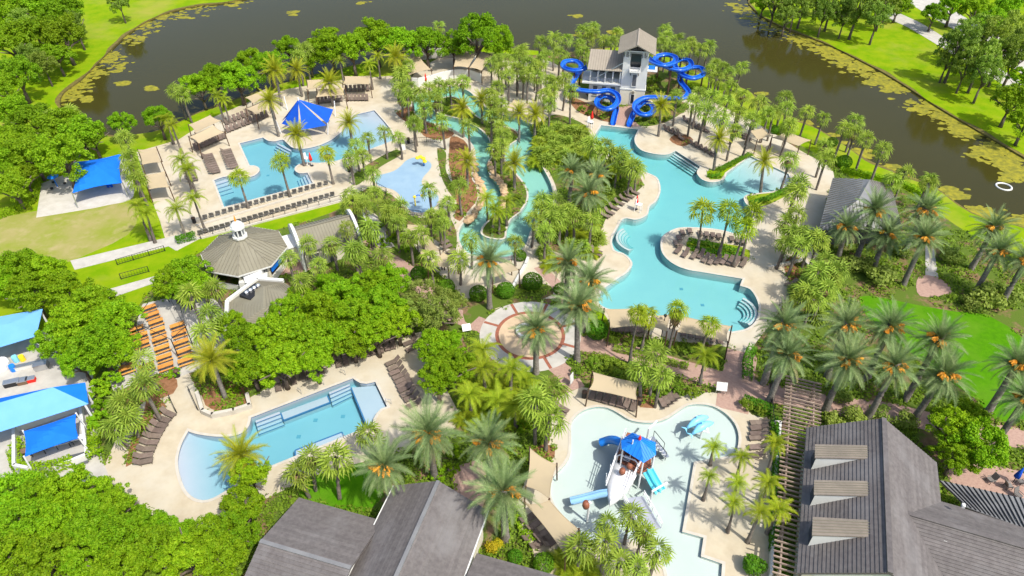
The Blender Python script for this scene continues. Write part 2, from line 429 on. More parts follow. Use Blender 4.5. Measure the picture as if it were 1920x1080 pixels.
reg('pool_deck', 'deck', 0.030, smooth_closed([(1046, 745), (1090, 726), (1150, 735), (1200, 750), (1240, 744), (1290, 736), (1340, 736), (1385, 755), (1410, 778), (1446, 788), (1452, 900), (1440, 1000), (1440, 1120), (1250, 1130), (1040, 1120), (1010, 1060), (985, 1010), (965, 960), (985, 900), (1005, 860), (1030, 830), (1035, 780)], step=2))
reg('pool_deck', 'deck', 0.030, smooth_closed([(192, 884), (215, 830), (245, 778), (290, 735), (335, 706), (350, 690), (375, 740), (425, 765), (500, 728), (600, 683), (700, 655), (790, 622), (806, 650), (822, 700), (845, 745), (862, 795), (800, 830), (740, 850), (660, 872), (580, 895), (520, 925), (450, 960), (380, 1005), (300, 975), (240, 930)], step=2))
reg('picnic_terrace', 'walk', 0.024, smooth_closed([(268, 570), (345, 560), (400, 560), (430, 600), (420, 660), (380, 690), (335, 708), (300, 700), (215, 735), (205, 690), (250, 640)], step=2))
reg('service_yard', 'walk', 0.024, straight([(-80, 700), (0, 640), (80, 620), (170, 660), (190, 860), (130, 895), (40, 900), (-80, 920)]))
# paths
reg('path', 'walk', 0.034, straight([(132, 489), (345, 438), (378, 446), (345, 462), (330, 470), (316, 462), (140, 506)]))
reg('path', 'walk', 0.034, straight([(195, 545), (290, 518), (292, 530), (205, 560)]))
reg('path', 'walk', 0.034, straight([(678, 398), (702, 404), (740, 462), (712, 472)]))
reg('path', 'walk', 0.034, straight([(120, 900), (190, 856), (205, 895), (160, 915)]))
reg('path', 'walk', 0.026, smooth_closed([(1655, 30), (1700, 50), (1780, 98), (1850, 140), (1960, 205), (1990, 200), (1880, 132), (1800, 88), (1720, 40), (1668, 20)], step=3))
reg('path', 'walk', 0.026, smooth_closed([(1690, -10), (1735, 25), (1800, 62), (1880, 115), (1990, 180), (2060, 170), (1920, 95), (1830, 45), (1760, 0), (1730, -30)], step=3))
reg('path', 'walk', 0.034, straight([(1735, 460), (1750, 462), (1760, 525), (1735, 525)]))
def strip(center, w):
    C = [P3(p).to_2d() for p in center]; L_, R_ = [], []
    for i, p in enumerate(C):
        t = (C[min(i + 1, len(C) - 1)] - C[max(i - 1, 0)]).normalized(); nn = Vector((-t.y, t.x))
        L_.append(p + nn * w / 2); R_.append(p - nn * w / 2)
    return L_ + R_[::-1]
reg('brick_path', 'brick', 0.040, strip([(1075, 640), (1130, 650), (1200, 668), (1280, 692), (1360, 715), (1450, 738), (1560, 760), (1680, 775), (1780, 800), (1960, 830)], 2.9))
reg('brick_path', 'brick', 0.044, strip([(1392, 660), (1385, 700), (1375, 745), (1372, 770)], 3.6))
reg('brick_path', 'brick', 0.044, strip([(650, 455), (700, 470), (760, 505), (810, 555), (850, 590), (915, 615)], 2.6))
reg('brick_path', 'brick', 0.042, strip([(500, 505), (560, 500), (640, 470), (690, 462)], 3.2))
reg('brick_path', 'brick', 0.044, strip([(1035, 680), (1060, 700), (1080, 730)], 2.3))
reg('brick_path', 'brick', 0.044, strip([(870, 870), (885, 910), (870, 950)], 3.6))
reg('brick_path', 'brick', 0.044, strip([(1080, 600), (1060, 560), (1040, 530), (1010, 500)], 1.6))
reg('brick_path', 'brick', 0.044, smooth_closed([(1770, 880), (1840, 870), (1930, 890), (1990, 930), (1960, 990), (1870, 960), (1800, 940)], step=2))
reg('brick_path', 'brick', 0.044, smooth_closed([(1722, 520), (1758, 520), (1785, 550), (1725, 555)], step=1))
reg('brick_path', 'brick', 0.042, smooth_closed([(1150, 205), (1200, 200), (1205, 235), (1150, 232)], step=1))
PLAZA = G(994, 628)
reg('plaza', 'walk', 0.046, circle(PLAZA, 6.35))
reg('plaza', 'brick_red', 0.048, circle(PLAZA, 4.4))
reg('plaza', 'plaza_tan', 0.048, circle(PLAZA, 3.95))
for a in (20, 68, 112, 158, 200, 245, 292, 338):
    d = Vector((math.cos(R(a)), math.sin(R(a)))); nn = Vector((-d.y, d.x)) * 0.2; c2 = PLAZA.to_2d()
    reg('plaza', 'brick_red', 0.048, [c2 + d * 4.3 + nn, c2 + d * 6.3 + nn, c2 + d * 6.3 - nn, c2 + d * 4.3 - nn])
# beds set into the decks
BEDS = [
    ([(752, 205), (775, 200), (790, 222), (830, 240), (852, 250), (832, 262), (800, 258), (785, 245), (760, 228), (742, 212)], 'pine_straw'),
    ([(760, 160), (772, 165), (772, 195), (752, 200), (745, 180)], 'mulch'),
    ([(662, 330), (700, 302), (742, 281), (752, 290), (715, 312), (690, 332), (668, 348)], 'mulch'),
    ([(820, 278), (836, 286), (836, 318), (848, 345), (864, 372), (854, 376), (834, 347), (825, 320)], 'mulch'),
    ([(846, 256), (868, 262), (880, 282), (882, 325), (893, 352), (894, 375), (876, 398), (862, 415), (852, 410), (856, 380), (848, 340), (842, 310), (842, 285)], 'pine_straw'),
    ([(650, 385), (690, 352), (704, 354), (735, 366), (752, 384), (770, 404), (804, 408), (830, 392), (848, 416), (856, 440), (854, 470), (838, 466), (808, 445), (760, 428), (742, 452), (702, 400)], 'mulch'),
    ([(1012, 240), (1040, 215), (1096, 234), (1106, 262), (1120, 288), (1155, 306), (1190, 324), (1206, 345), (1190, 362), (1148, 392), (1128, 430), (1122, 460), (1105, 490), (1075, 482), (1040, 472), (1008, 456), (1002, 442), (1026, 412), (1044, 380), (1042, 350), (1026, 315), (1010, 285)], 'mulch'),
    ([(1065, 180), (1105, 195), (1150, 212), (1150, 229), (1120, 224), (1082, 208)], 'pine_straw'),
    ([(1188, 212), (1215, 196), (1255, 186), (1292, 198), (1276, 214), (1240, 232), (1200, 236)], 'mulch'),
    ([(1325, 322), (1342, 316), (1408, 287), (1416, 294), (1360, 325), (1352, 336), (1332, 337)], 'grass'),
    ([(1400, 368), (1416, 366), (1475, 346), (1492, 356), (1440, 384), (1412, 388)], 'grass'),
    ([(1287, 455), (1300, 450), (1387, 462), (1406, 470), (1402, 490), (1387, 488), (1310, 476), (1287, 465)], 'grass'),
    ([(1470, 500), (1490, 480), (1528, 520), (1515, 585), (1495, 560)], 'pine_straw'),
    ([(1255, 262), (1275, 250), (1300, 262), (1280, 275)], 'pine_straw'),
    ([(1000, 842), (1020, 832), (1041, 838), (1040, 856), (1026, 872), (1000, 858)], 'pine_straw'),
    ([(1192, 735), (1215, 728), (1232, 745), (1226, 766), (1200, 764)], 'pine_straw'),
    ([(385, 725), (440, 715), (470, 745), (462, 765), (430, 775), (385, 760)], 'pine_straw'),
    ([(225, 735), (300, 705), (332, 712), (325, 738), (280, 752), (238, 755)], 'pine_straw'),
    ([(280, 738), (312, 762), (290, 790), (265, 820), (248, 870), (236, 876), (246, 830), (268, 780)], 'pine_straw'),
    ([(880, 560), (930, 540), (1010, 530), (1040, 545), (1020, 560), (950, 572), (900, 592), (880, 610), (868, 590)], 'mulch'),
    ([(1090, 555), (1130, 585), (1145, 622), (1110, 628), (1085, 600)], 'grass'),
]
for pts, mm in BEDS: reg('planting_bed', mm, 0.036, smooth_closed(pts, step=1.0))
# paved river surround
reg('splash_pad', 'pad_blue', 0.038, smooth_closed([(704, 330), (718, 327), (738, 321), (751, 312), (762, 301), (778, 295.5), (795.5, 298), (807, 305.5), (809, 312), (804, 321), (795.5, 330), (791, 339), (793, 348), (806, 356), (822, 368), (818, 385.5), (804, 396), (789, 399), (773, 396.7), (762, 388), (753, 376.7), (749, 365.5), (738, 356.7), (724, 352), (709, 348), (703, 339)]))

# pools -------------------------------------------------------------------------------------------
POOLS = {
 'activity': dict(depth=0.95, beach=((722, 225), (618, 285)), floor='plaster_blue', water='pool_water', tile='tile_blue',
   label='angular blue activity pool with sloping beach end beside the star-shaped blue sails',
   pts=[(449, 269, 1), (493, 258, 1), (503, 264), (517, 265), (530, 262), (540, 270), (549, 277), (568, 279), (587, 276), (608, 269), (626, 259), (645, 242), (663, 216, 1), (702, 207, 1), (729, 238), (742, 262, 1), (700, 278), (660, 292), (632, 302, 1), (600, 306), (572, 305), (557, 311), (553, 319), (562, 325), (577, 324, 1), (587, 344, 1), (420, 389, 1), (401, 338, 1), (425, 331), (468, 332), (484, 324), (486, 316), (477, 311), (468, 311, 1)]),
 'river': dict(depth=0.9, beach=None, floor='plaster_mint', water='river_water', tile='tile_teal',
   label='winding turquoise lazy river looping round the palm-planted island',
   pts=[(775, 182), (795, 175), (813, 169), (833, 164), (853, 163), (880, 172), (900, 192), (920, 207), (953, 218), (976, 224), (996, 233), (1004, 244), (1003, 262), (1002, 288), (1020, 318), (1035, 350), (1035, 380), (1015, 410), (997, 430), (988, 455), (974, 472), (950, 482), (910, 483), (882, 477), (870, 468), (862, 454), (860, 437), (867, 421), (884, 403), (900, 379), (904, 363), (900, 348), (888, 337), (889, 310), (891, 292), (889, 278), (882, 267), (869, 255), (851, 244), (829, 235), (804, 229), (784, 218), (776, 204)]),
 'lagoon': dict(depth=1.15, beach=((1480, 330), (1360, 372)), floor='plaster', water='pool_water', tile='tile_teal',
   label='large free-form turquoise lagoon pool below the slide tower',
   pts=[(1127, 235, 1), (1197, 243, 1), (1190, 263), (1200, 280), (1223, 288), (1250, 290), (1267, 283, 1), (1313, 313, 1), (1307, 324), (1317, 337), (1337, 342), (1357, 336), (1362, 325, 1), (1407, 293, 1), (1479, 327, 1), (1482, 340), (1470, 351), (1448, 360, 1), (1401, 366), (1396, 377), (1404, 388), (1411, 402), (1408, 424), (1395, 441, 1), (1375, 438), (1353, 432), (1320, 428), (1280, 427), (1260, 432), (1243, 443), (1239, 458), (1243, 476), (1260, 493), (1287, 505), (1327, 512), (1393, 523, 1), (1388, 536, 1), (1407, 543), (1420, 563), (1423, 583), (1417, 603), (1400, 617), (1373, 623, 1), (1227, 591, 1), (1135, 578), (1123, 552), (1157, 523), (1173, 513), (1185, 497), (1180, 485), (1167, 475), (1152, 470), (1147, 450), (1157, 427), (1170, 410), (1193, 412), (1213, 403), (1218, 387), (1230, 377), (1238, 358), (1234, 337), (1222, 328), (1195, 318), (1165, 305), (1140, 290), (1120, 276), (1113, 260)]),
 'lap': dict(depth=1.2, beach=((335, 885), (445, 850)), floor='plaster_blue', water='pool_water', tile='tile_blue',
   label='rectangular blue pool with rounded beach entry beside the shade trees',
   pts=[(662, 709, 1), (667, 713), (675.5, 718), (687, 719.5), (704, 715.5, 1), (727, 763, 1), (715.5, 767), (707, 775.5), (701, 786), (700, 797, 1), (510, 874, 1), (450, 905), (400, 935), (372, 938), (350, 923), (337, 893), (333, 863), (340, 833), (353, 808, 1), (367, 813), (400, 818), (433, 818), (457, 810), (467, 797), (470, 783, 1)]),
 'boat': dict(depth=0.32, beach=None, floor='plaster_pale', water='pool_water', tile='tile_teal',
   label='shallow mint-green splash pool around the white play boat',
   pts=[(1070, 797), (1077, 783), (1093, 770), (1117, 763), (1140, 765), (1160, 775), (1180, 787), (1203, 792), (1227, 792), (1250, 785), (1270, 772), (1290, 760), (1313, 758), (1337, 762), (1360, 775), (1377, 793), (1385, 813), (1385, 833), (1380, 854, 1), (1302, 867, 1), (1280, 997, 1), (1320, 1008, 1), (1315, 1043, 1), (1355, 1057, 1), (1350, 1130, 1), (1240, 1130, 1), (1250, 1080), (1225, 1030), (1180, 1012), (1130, 1020), (1095, 1012), (1077, 990), (1060, 973), (1043, 953), (1033, 933), (1032, 910), (1040, 890), (1057, 873), (1068, 853), (1070, 830)]),
}
for k, pd in POOLS.items():
    pd['poly'] = smooth_closed(pd['pts'], step=0.45)
    pd['reg'] = reg('pool_' + k, None, 0.0, pd['poly'], pool=k)
reg('planting_bed', 'mulch', 0.036, smooth_closed([(829, 184), (845, 181), (862, 186), (878, 200), (890, 215), (915, 228), (942, 236), (962, 242), (973, 251), (971, 262), (958, 271), (947, 285), (949, 302), (965, 322), (985, 348), (990, 372), (975, 398), (958, 412), (950, 430), (946, 448), (918, 447), (902, 438), (908, 421), (929, 403), (940, 381), (942, 365), (938, 352), (924, 334), (914, 319), (915, 305), (923, 288), (922, 273), (915, 258), (902, 244), (884, 233), (864, 224), (840, 218), (822, 213), (811, 204), (813, 193)], step=0.45))

def in_poly(P, poly):
    x, y = P[:, 0], P[:, 1]; ins = np.zeros(len(P), bool)
    q = np.array([(p[0], p[1]) for p in poly]); r = np.roll(q, -1, 0)
    lo, hi = q.min(0), q.max(0)
    sel = np.where((x >= lo[0]) & (x <= hi[0]) & (y >= lo[1]) & (y <= hi[1]))[0]
    if len(sel) == 0: return ins
    xs, ys = x[sel], y[sel]; s = np.zeros(len(sel), bool)
    for (x1, y1), (x2, y2) in zip(q, r):
        if y1 == y2: continue
        c = (y1 > ys) != (y2 > ys)
        s ^= c & (xs < (x2 - x1) * (ys - y1) / (y2 - y1) + x1)
    ins[sel] = s
    return ins
def classify(P):
    k = np.zeros(len(P), int)
    for i, r in enumerate(REG): k[in_poly(P, r['poly'])] = i
    return k

def build_ground():
    V, E = [], []
    for r in REG:
        b = len(V); n = len(r['poly'])
        V += [Vector((p[0], p[1])) for p in r['poly']]
        E += [(b + i, b + (i + 1) % n) for i in range(n)]
    for k in ('activity', 'lagoon', 'lap'):
        q = np.array([tuple(p) for p in POOLS[k]['poly']]); lo, hi = q.min(0), q.max(0)
        gx, gy = np.meshgrid(np.arange(lo[0], hi[0], 1.6), np.arange(lo[1], hi[1], 1.6))
        pts = np.stack([gx.ravel(), gy.ravel()], 1)
        V += [Vector(p) for p in pts[in_poly(pts, POOLS[k]['poly'])]]
    res = geometry.delaunay_2d_cdt(V, E, [], 0, 1e-4)
    vs, fs = res[0], res[2]
    P = np.array([tuple(v) for v in vs])
    tri = np.array([f[:3] for f in fs])
    cls = classify(P[tri].mean(1))
    for i, r in enumerate(REG):
        r['f'] = tri[cls == i]
        r['P'] = P
def boundary(tri):
    cnt = {}
    for a, b, c in tri:
        for e in ((a, b), (b, c), (c, a)): cnt[e] = 1
    return [e for e in cnt if (e[1], e[0]) not in cnt]
def compact(tri):
    ids = np.unique(tri); m = {int(v): i for i, v in enumerate(ids)}
    return ids, m
def sheet(name, tri, P, z, material, skirt, kind='structure'):
    tri = [tuple(int(i) for i in t) if (P[t[1]][0] - P[t[0]][0]) * (P[t[2]][1] - P[t[0]][1]) - (P[t[2]][0] - P[t[0]][0]) * (P[t[1]][1] - P[t[0]][1]) > 0 else (int(t[0]), int(t[2]), int(t[1])) for t in tri]
    ids, m = compact(np.array(tri))
    vs = [(P[i][0], P[i][1], z) for i in ids]
    fs = [tuple(m[i] for i in t) for t in tri]
    n = len(vs)
    if skirt > 0:
        vs += [(v[0], v[1], v[2] - skirt) for v in vs[:n]]
        for a, b in boundary(tri): fs.append((m[a], m[a] + n, m[b] + n, m[b]))
    o = link(name, make_mesh(name, vs, fs, material))
    if kind: o['kind'] = kind
    return o
build_ground()
for r in REG:
    if r['pool'] is None and len(r['f']): sheet(r['name'], r['f'], r['P'], r['z'], MAT[r['mat']], 1.6 if r['name'] in ('pool_deck', 'planting_bed', 'ground', 'shore_mud', 'brick_path') else 0.3)
lake_o = sheet('lake', lake_reg['f'], lake_reg['P'], lake_reg['z'], MAT['lake_water'], 0)

def loops_of(tri):
    nxt = {}
    for a, b in boundary(tri): nxt[a] = b
    out = []
    while nxt:
        s = next(iter(nxt)); lp = [s]; c = nxt.pop(s)
        while c != s and c in nxt: lp.append(c); c = nxt.pop(c)
        if len(lp) > 2: out.append(lp)
    return out
def make_pool(key):
    pd = POOLS[key]; P = pd['reg']['P']; D = pd['depth']
    tri = [tuple(int(i) for i in t) if (P[t[1]][0] - P[t[0]][0]) * (P[t[2]][1] - P[t[0]][1]) - (P[t[2]][0] - P[t[0]][0]) * (P[t[1]][1] - P[t[0]][1]) > 0 else (int(t[0]), int(t[2]), int(t[1])) for t in pd['reg']['f']]
    c = P[np.unique(np.array(tri))].mean(0)
    root = empty('swimming_pool', (c[0], c[1], -D))
    tag(root, pd['label'], 'pool', 'pools of the water park')
    def depth(p):
        if pd['beach'] is None: return D
        A, B = G(*pd['beach'][0]).to_2d(), G(*pd['beach'][1]).to_2d(); d = B - A
        t = (Vector(p) - A).dot(d) / d.length_squared
        return 0.2 + (D - 0.2) * min(1, max(0, t)) ** 1.0
    ids, m = compact(np.array(tri))
    def rel(v): return (v[0] - c[0], v[1] - c[1], v[2] + D)
    fl = [rel((P[i][0], P[i][1], -depth(P[i]))) for i in ids]
    fs = [tuple(m[i] for i in t) for t in tri]
    o = link('floor', make_mesh('floor', fl, fs, MAT[pd['floor']], True), root)
    lps = loops_of(tri)
    off = {}
    for lp in lps:
        wall, band, cope = MB(), MB(), MB()
        n = len(lp); Q = [Vector(P[i]) for i in lp]
        nr = []
        for i in range(n):
            e1, e2 = (Q[i] - Q[i - 1]).normalized(), (Q[(i + 1) % n] - Q[i]).normalized()
            n1, n2 = Vector((e1.y, -e1.x)), Vector((e2.y, -e2.x))
            b = (n1 + n2)
            b = b.normalized() / max(0.6, math.sqrt(max(0.05, (1 + n1.dot(n2)) / 2))) if b.length > 1e-3 else n1
            nr.append(b)
            off[lp[i]] = Q[i] + b * 0.05
        for i in range(n):
            j = (i + 1) % n
            a, b2 = Q[i] - nr[i] * 0.025, Q[j] - nr[j] * 0.025; da, db = -depth(a), -depth(b2)
            wall.add([rel((a.x, a.y, -0.12)), rel((b2.x, b2.y, -0.12)), rel((b2.x, b2.y, db - 0.02)), rel((a.x, a.y, da - 0.02))], [(0, 1, 2, 3)])
            band.add([rel((a.x, a.y, 0.04)), rel((b2.x, b2.y, 0.04)), rel((b2.x, b2.y, -0.12)), rel((a.x, a.y, -0.12))], [(0, 1, 2, 3)])
            ao, bo = a + nr[i] * 0.27, b2 + nr[j] * 0.27
            ai, bi = a - nr[i] * 0.03, b2 - nr[j] * 0.03
            cope.add([rel((ai.x, ai.y, 0.07)), rel((bi.x, bi.y, 0.07)), rel((bo.x, bo.y, 0.07)), rel((ao.x, ao.y, 0.07)),
                      rel((ai.x, ai.y, 0.0)), rel((bi.x, bi.y, 0.0)), rel((bo.x, bo.y, 0.0)), rel((ao.x, ao.y, 0.0))], [(0, 1, 2, 3), (0, 4, 5, 1), (3, 2, 6, 7)])
        wall.build('wall', MAT[pd['floor']], root)
        band.build('tile_band', MAT[pd['tile']], root)
        cope.build('coping', MAT['coping'], root)
    zt, zb = -0.07, -D - 0.3
    pos = [(off[i] if i in off else Vector(P[i])) for i in ids]
    n = len(ids)
    vs = [rel((p.x, p.y, zt)) for p in pos] + [rel((p.x, p.y, zb)) for p in pos]
    f2 = fs + [tuple(x + n for x in reversed(f)) for f in fs]
    for a, b in boundary(tri): f2.append((m[a], m[a] + n, m[b] + n, m[b]))
    link('water', make_mesh('water', vs, f2, MAT[pd['water']]), root)
    pd['root'] = root; pd['rel'] = rel; pd['depthf'] = depth
    return root
for k in POOLS: make_pool(k)
def pool_part(key, name, mb, material):
    pd = POOLS[key]
    mb.v = [Vector(pd['rel'](v)) for v in mb.v]
    return mb.build(name, MAT[material], pd['root'])
# steps, ledges and edge tiles inside the pools
def ledge(key, pts, ztop, dep=1.2, edge=None, name='ledge', m='plaster_blue'):
    q = [P3(p).to_2d() for p in pts]
    mb = MB(); mb.prism([(p.x, p.y) for p in q], -dep - 0.05, ztop); pool_part(key, name, mb, m)
    if edge:
        for (i, j) in edge:
            e = MB(); e.bar((*q[i], ztop + 0.012), (*q[j], ztop + 0.012), 0.16, 0.05); pool_part(key, 'edge_tile', e, 'tile_blue')
            e = MB(); d = Vector((*q[j], 0)) - Vector((*q[i], 0)); mid = (Vector((*q[i], 0)) + Vector((*q[j], 0))) / 2
            e.box((mid.x, mid.y, ztop - 0.12), (d.length, 0.06, 0.2), math.atan2(d.y, d.x)); pool_part(key, 'edge_tile', e, 'tile_blue')
def steps(key, a0, a1, b0, b1, n, dep, m='plaster_blue', line=True):
    """treads going down from the edge a0-a1 towards b0-b1"""
    A0, A1, B0, B1 = (P3(p).to_2d() for p in (a0, a1, b0, b1))
    for i in range(n):
        t0, t1 = i / n, (i + 1) / n
        zt = -0.25 - (dep - 0.35) * (i / n)
        q = [A0.lerp(B0, t0), A1.lerp(B1, t0), A1.lerp(B1, t1), A0.lerp(B0, t1)]
        mb = MB(); mb.prism([tuple(p) for p in q], -dep - 0.05, zt); pool_part(key, 'step', mb, m)
        if line:
            e = MB(); e.bar((*q[2], zt + 0.01), (*q[3], zt + 0.01), 0.09, 0.035); pool_part(key, 'edge_tile', e, 'tile_blue' if key in ('lap', 'activity') else 'tile_teal')
ledge('lap', [(525, 770), (613, 738), (618, 750), (530, 784)], -0.40, edge=[(3, 2), (0, 3), (1, 2)])
ledge('lap', [(552, 840), (640, 806), (644, 815), (553, 855)], -0.40, edge=[(0, 1), (0, 3), (1, 2)])
ledge('lap', [(657, 722), (675, 721), (704, 719), (724, 762), (706, 774), (698, 792), (687, 794)], -0.42, edge=[(0, 6)])
steps('lap', (616, 733), (655, 717), (621, 752), (660, 733), 4, 1.15)
steps('lap', (478, 786), (523, 769), (482, 806), (530, 788), 4, 1.15)
steps('activity', (425, 333), (403, 340), (436, 352), (409, 360), 4, 1.1)
steps('activity', (577, 325), (586, 343), (556, 331), (563, 350), 4, 1.1)
steps('activity', (521, 266), (546, 279), (512, 273), (538, 287), 3, 1.1)
steps('lagoon', (1266, 285), (1311, 314), (1253, 291), (1299, 321), 4, 1.1, 'plaster')
for key, c, r0, a0, a1, n in (('lagoon', (1372, 578), 3.35, -62, 48, 4), ('lagoon', (1200, 445), 3.55, 128, 236, 4)):
    cc = G(*c)
    for i in range(n):
        ro, ri = r0 - 0.42 * i, r0 - 0.42 * (i + 1)
        aa = [R(a0 + (a1 - a0) * k / 20) for k in range(21)]
        q = [(cc.x + ro * math.cos(a), cc.y + ro * math.sin(a)) for a in aa] + [(cc.x + ri * math.cos(a), cc.y + ri * math.sin(a)) for a in reversed(aa)]
        zt = -0.28 - 0.2 * i
        mb = MB()
        for k in range(20): mb.prism([q[k], q[k + 1], q[40 - k], q[41 - k]], -1.2, zt)
        pool_part(key, 'step', mb, 'plaster')
        e = MB(); e.tube([(cc.x + ri * math.cos(a), cc.y + ri * math.sin(a), zt + 0.01) for a in aa], 0.05, 4); pool_part(key, 'edge_tile', e, 'tile_teal')
def rail(key_label, pts, h=0.9, name='handrail', m='steel', r=0.035):
    P = [P3(p) for p in pts]; mb = MB()
    top = [Vector((p.x, p.y, p.z + h)) for p in P]
    mb.tube([P[0]] + top + [P[-1]], r, 6)
    o = mb.build(name, MAT[m]); tag(o, key_label, 'handrail', 'handrails'); return o
e = MB(); e.bar((*G(469, 335).to_2d(), -1.1), (*G(488, 371).to_2d(), -1.1), 0.18, 0.03); pool_part('activity', 'lane_line', e, 'tile_blue')
e = MB(); e.bar((*G(475, 334).to_2d(), -1.1), (*G(494, 370).to_2d(), -1.1), 0.18, 0.03); pool_part('activity', 'lane_line', e, 'tile_blue')

for key, pts in (('lap', ((588, 775), (556, 806), (640, 768))), ('lagoon', ((1280, 530), (1205, 350), (1320, 560))), ('activity', ((500, 320), (530, 300)))):
    for p in pts:
        q = G(*p); e = MB(); e.box((q.x, q.y, -POOLS[key]['depthf']((q.x, q.y)) + 0.02), (0.45, 0.45, 0.04)); pool_part(key, 'drain', e, 'pad_blue')

# ================================================================== buildings
class Frame:
    """local axes of a building: origin on the site, u along, v across (left of u), z up"""
    def __init__(self, o, ang): self.o = Vector((o[0], o[1], 0)); self.a = ang
    def w(self, x, y, z=0): c, s = math.cos(self.a), math.sin(self.a); return Vector((self.o.x + x * c - y * s, self.o.y + x * s + y * c, z))
def local(root, p): return root.matrix_basis.inverted() @ Vector(p)
def part(root, name, mb, m, smooth=False):
    """mb holds site coordinates; becomes a child of root"""
    inv = root.matrix_basis.inverted()
    mb.v = [inv @ v for v in mb.v]
    return mb.build(name, MAT[m] if isinstance(m, str) else m, root, smooth)
def sub(parent_obj, root, name, mb, m):
    inv = root.matrix_basis.inverted(); mb.v = [inv @ v for v in mb.v]
    return mb.build(name, MAT[m], parent_obj)
def thing(name, label, cat, loc, rz=0.0, group=None):
    r = empty(name, loc, rz)
    r.matrix_basis = Matrix.Translation(Vector(loc)) @ Matrix.Rotation(rz, 4, 'Z')
    return tag(r, label, cat, group)

def courses(slope, root, e0, e1, r0, r1, n, m, th=0.05, name='tile_course', lap=0.07):
    """courses of roof tiles from the eave e0-e1 up to the ridge r0-r1, each strip lapping the one below"""
    for i in range(n):
        t0, t1 = i / n, (i + 1) / n + 0.012
        a, b, c, d = e0.lerp(r0, t0), e1.lerp(r1, t0), e1.lerp(r1, min(1, t1)), e0.lerp(r0, min(1, t1))
        nn = (b - a).cross(d - a).normalized()
        if nn.z < 0: nn = -nn
        mb = MB()
        lo, hi = nn * (0.02 + lap), nn * 0.02
        vs = [a + lo, b + lo, c + hi, d + hi, a - nn * 0.01, b - nn * 0.01, c - nn * 0.01, d - nn * 0.01]
        mb.add(vs, [(0, 1, 2, 3), (0, 4, 5, 1), (1, 5, 6, 2), (3, 7, 4, 0)])
        sub(slope, root, name, mb, m)
def seams(slope, root, e0, e1, r0, r1, n, m, w=0.07, h=0.09, name='roof_seam', skip=()):
    for i in range(n + 1):
        if i in skip: continue
        t = i / n
        a, b = e0.lerp(e1, t), r0.lerp(r1, t)
        if (b - a).length < 0.25: continue
        nn = (e1 - e0).cross(r0 - e0).normalized()
        if nn.z < 0: nn = -nn
        mb = MB(); d = b - a
        z = d.normalized(); y = nn; x = y.cross(z)
        rot = Matrix((x, y, z)).transposed()
        mb.box((a + b) / 2 + nn * (h * 0.35), (w, h, d.length), rot=rot)
        sub(slope, root, name, mb, m)

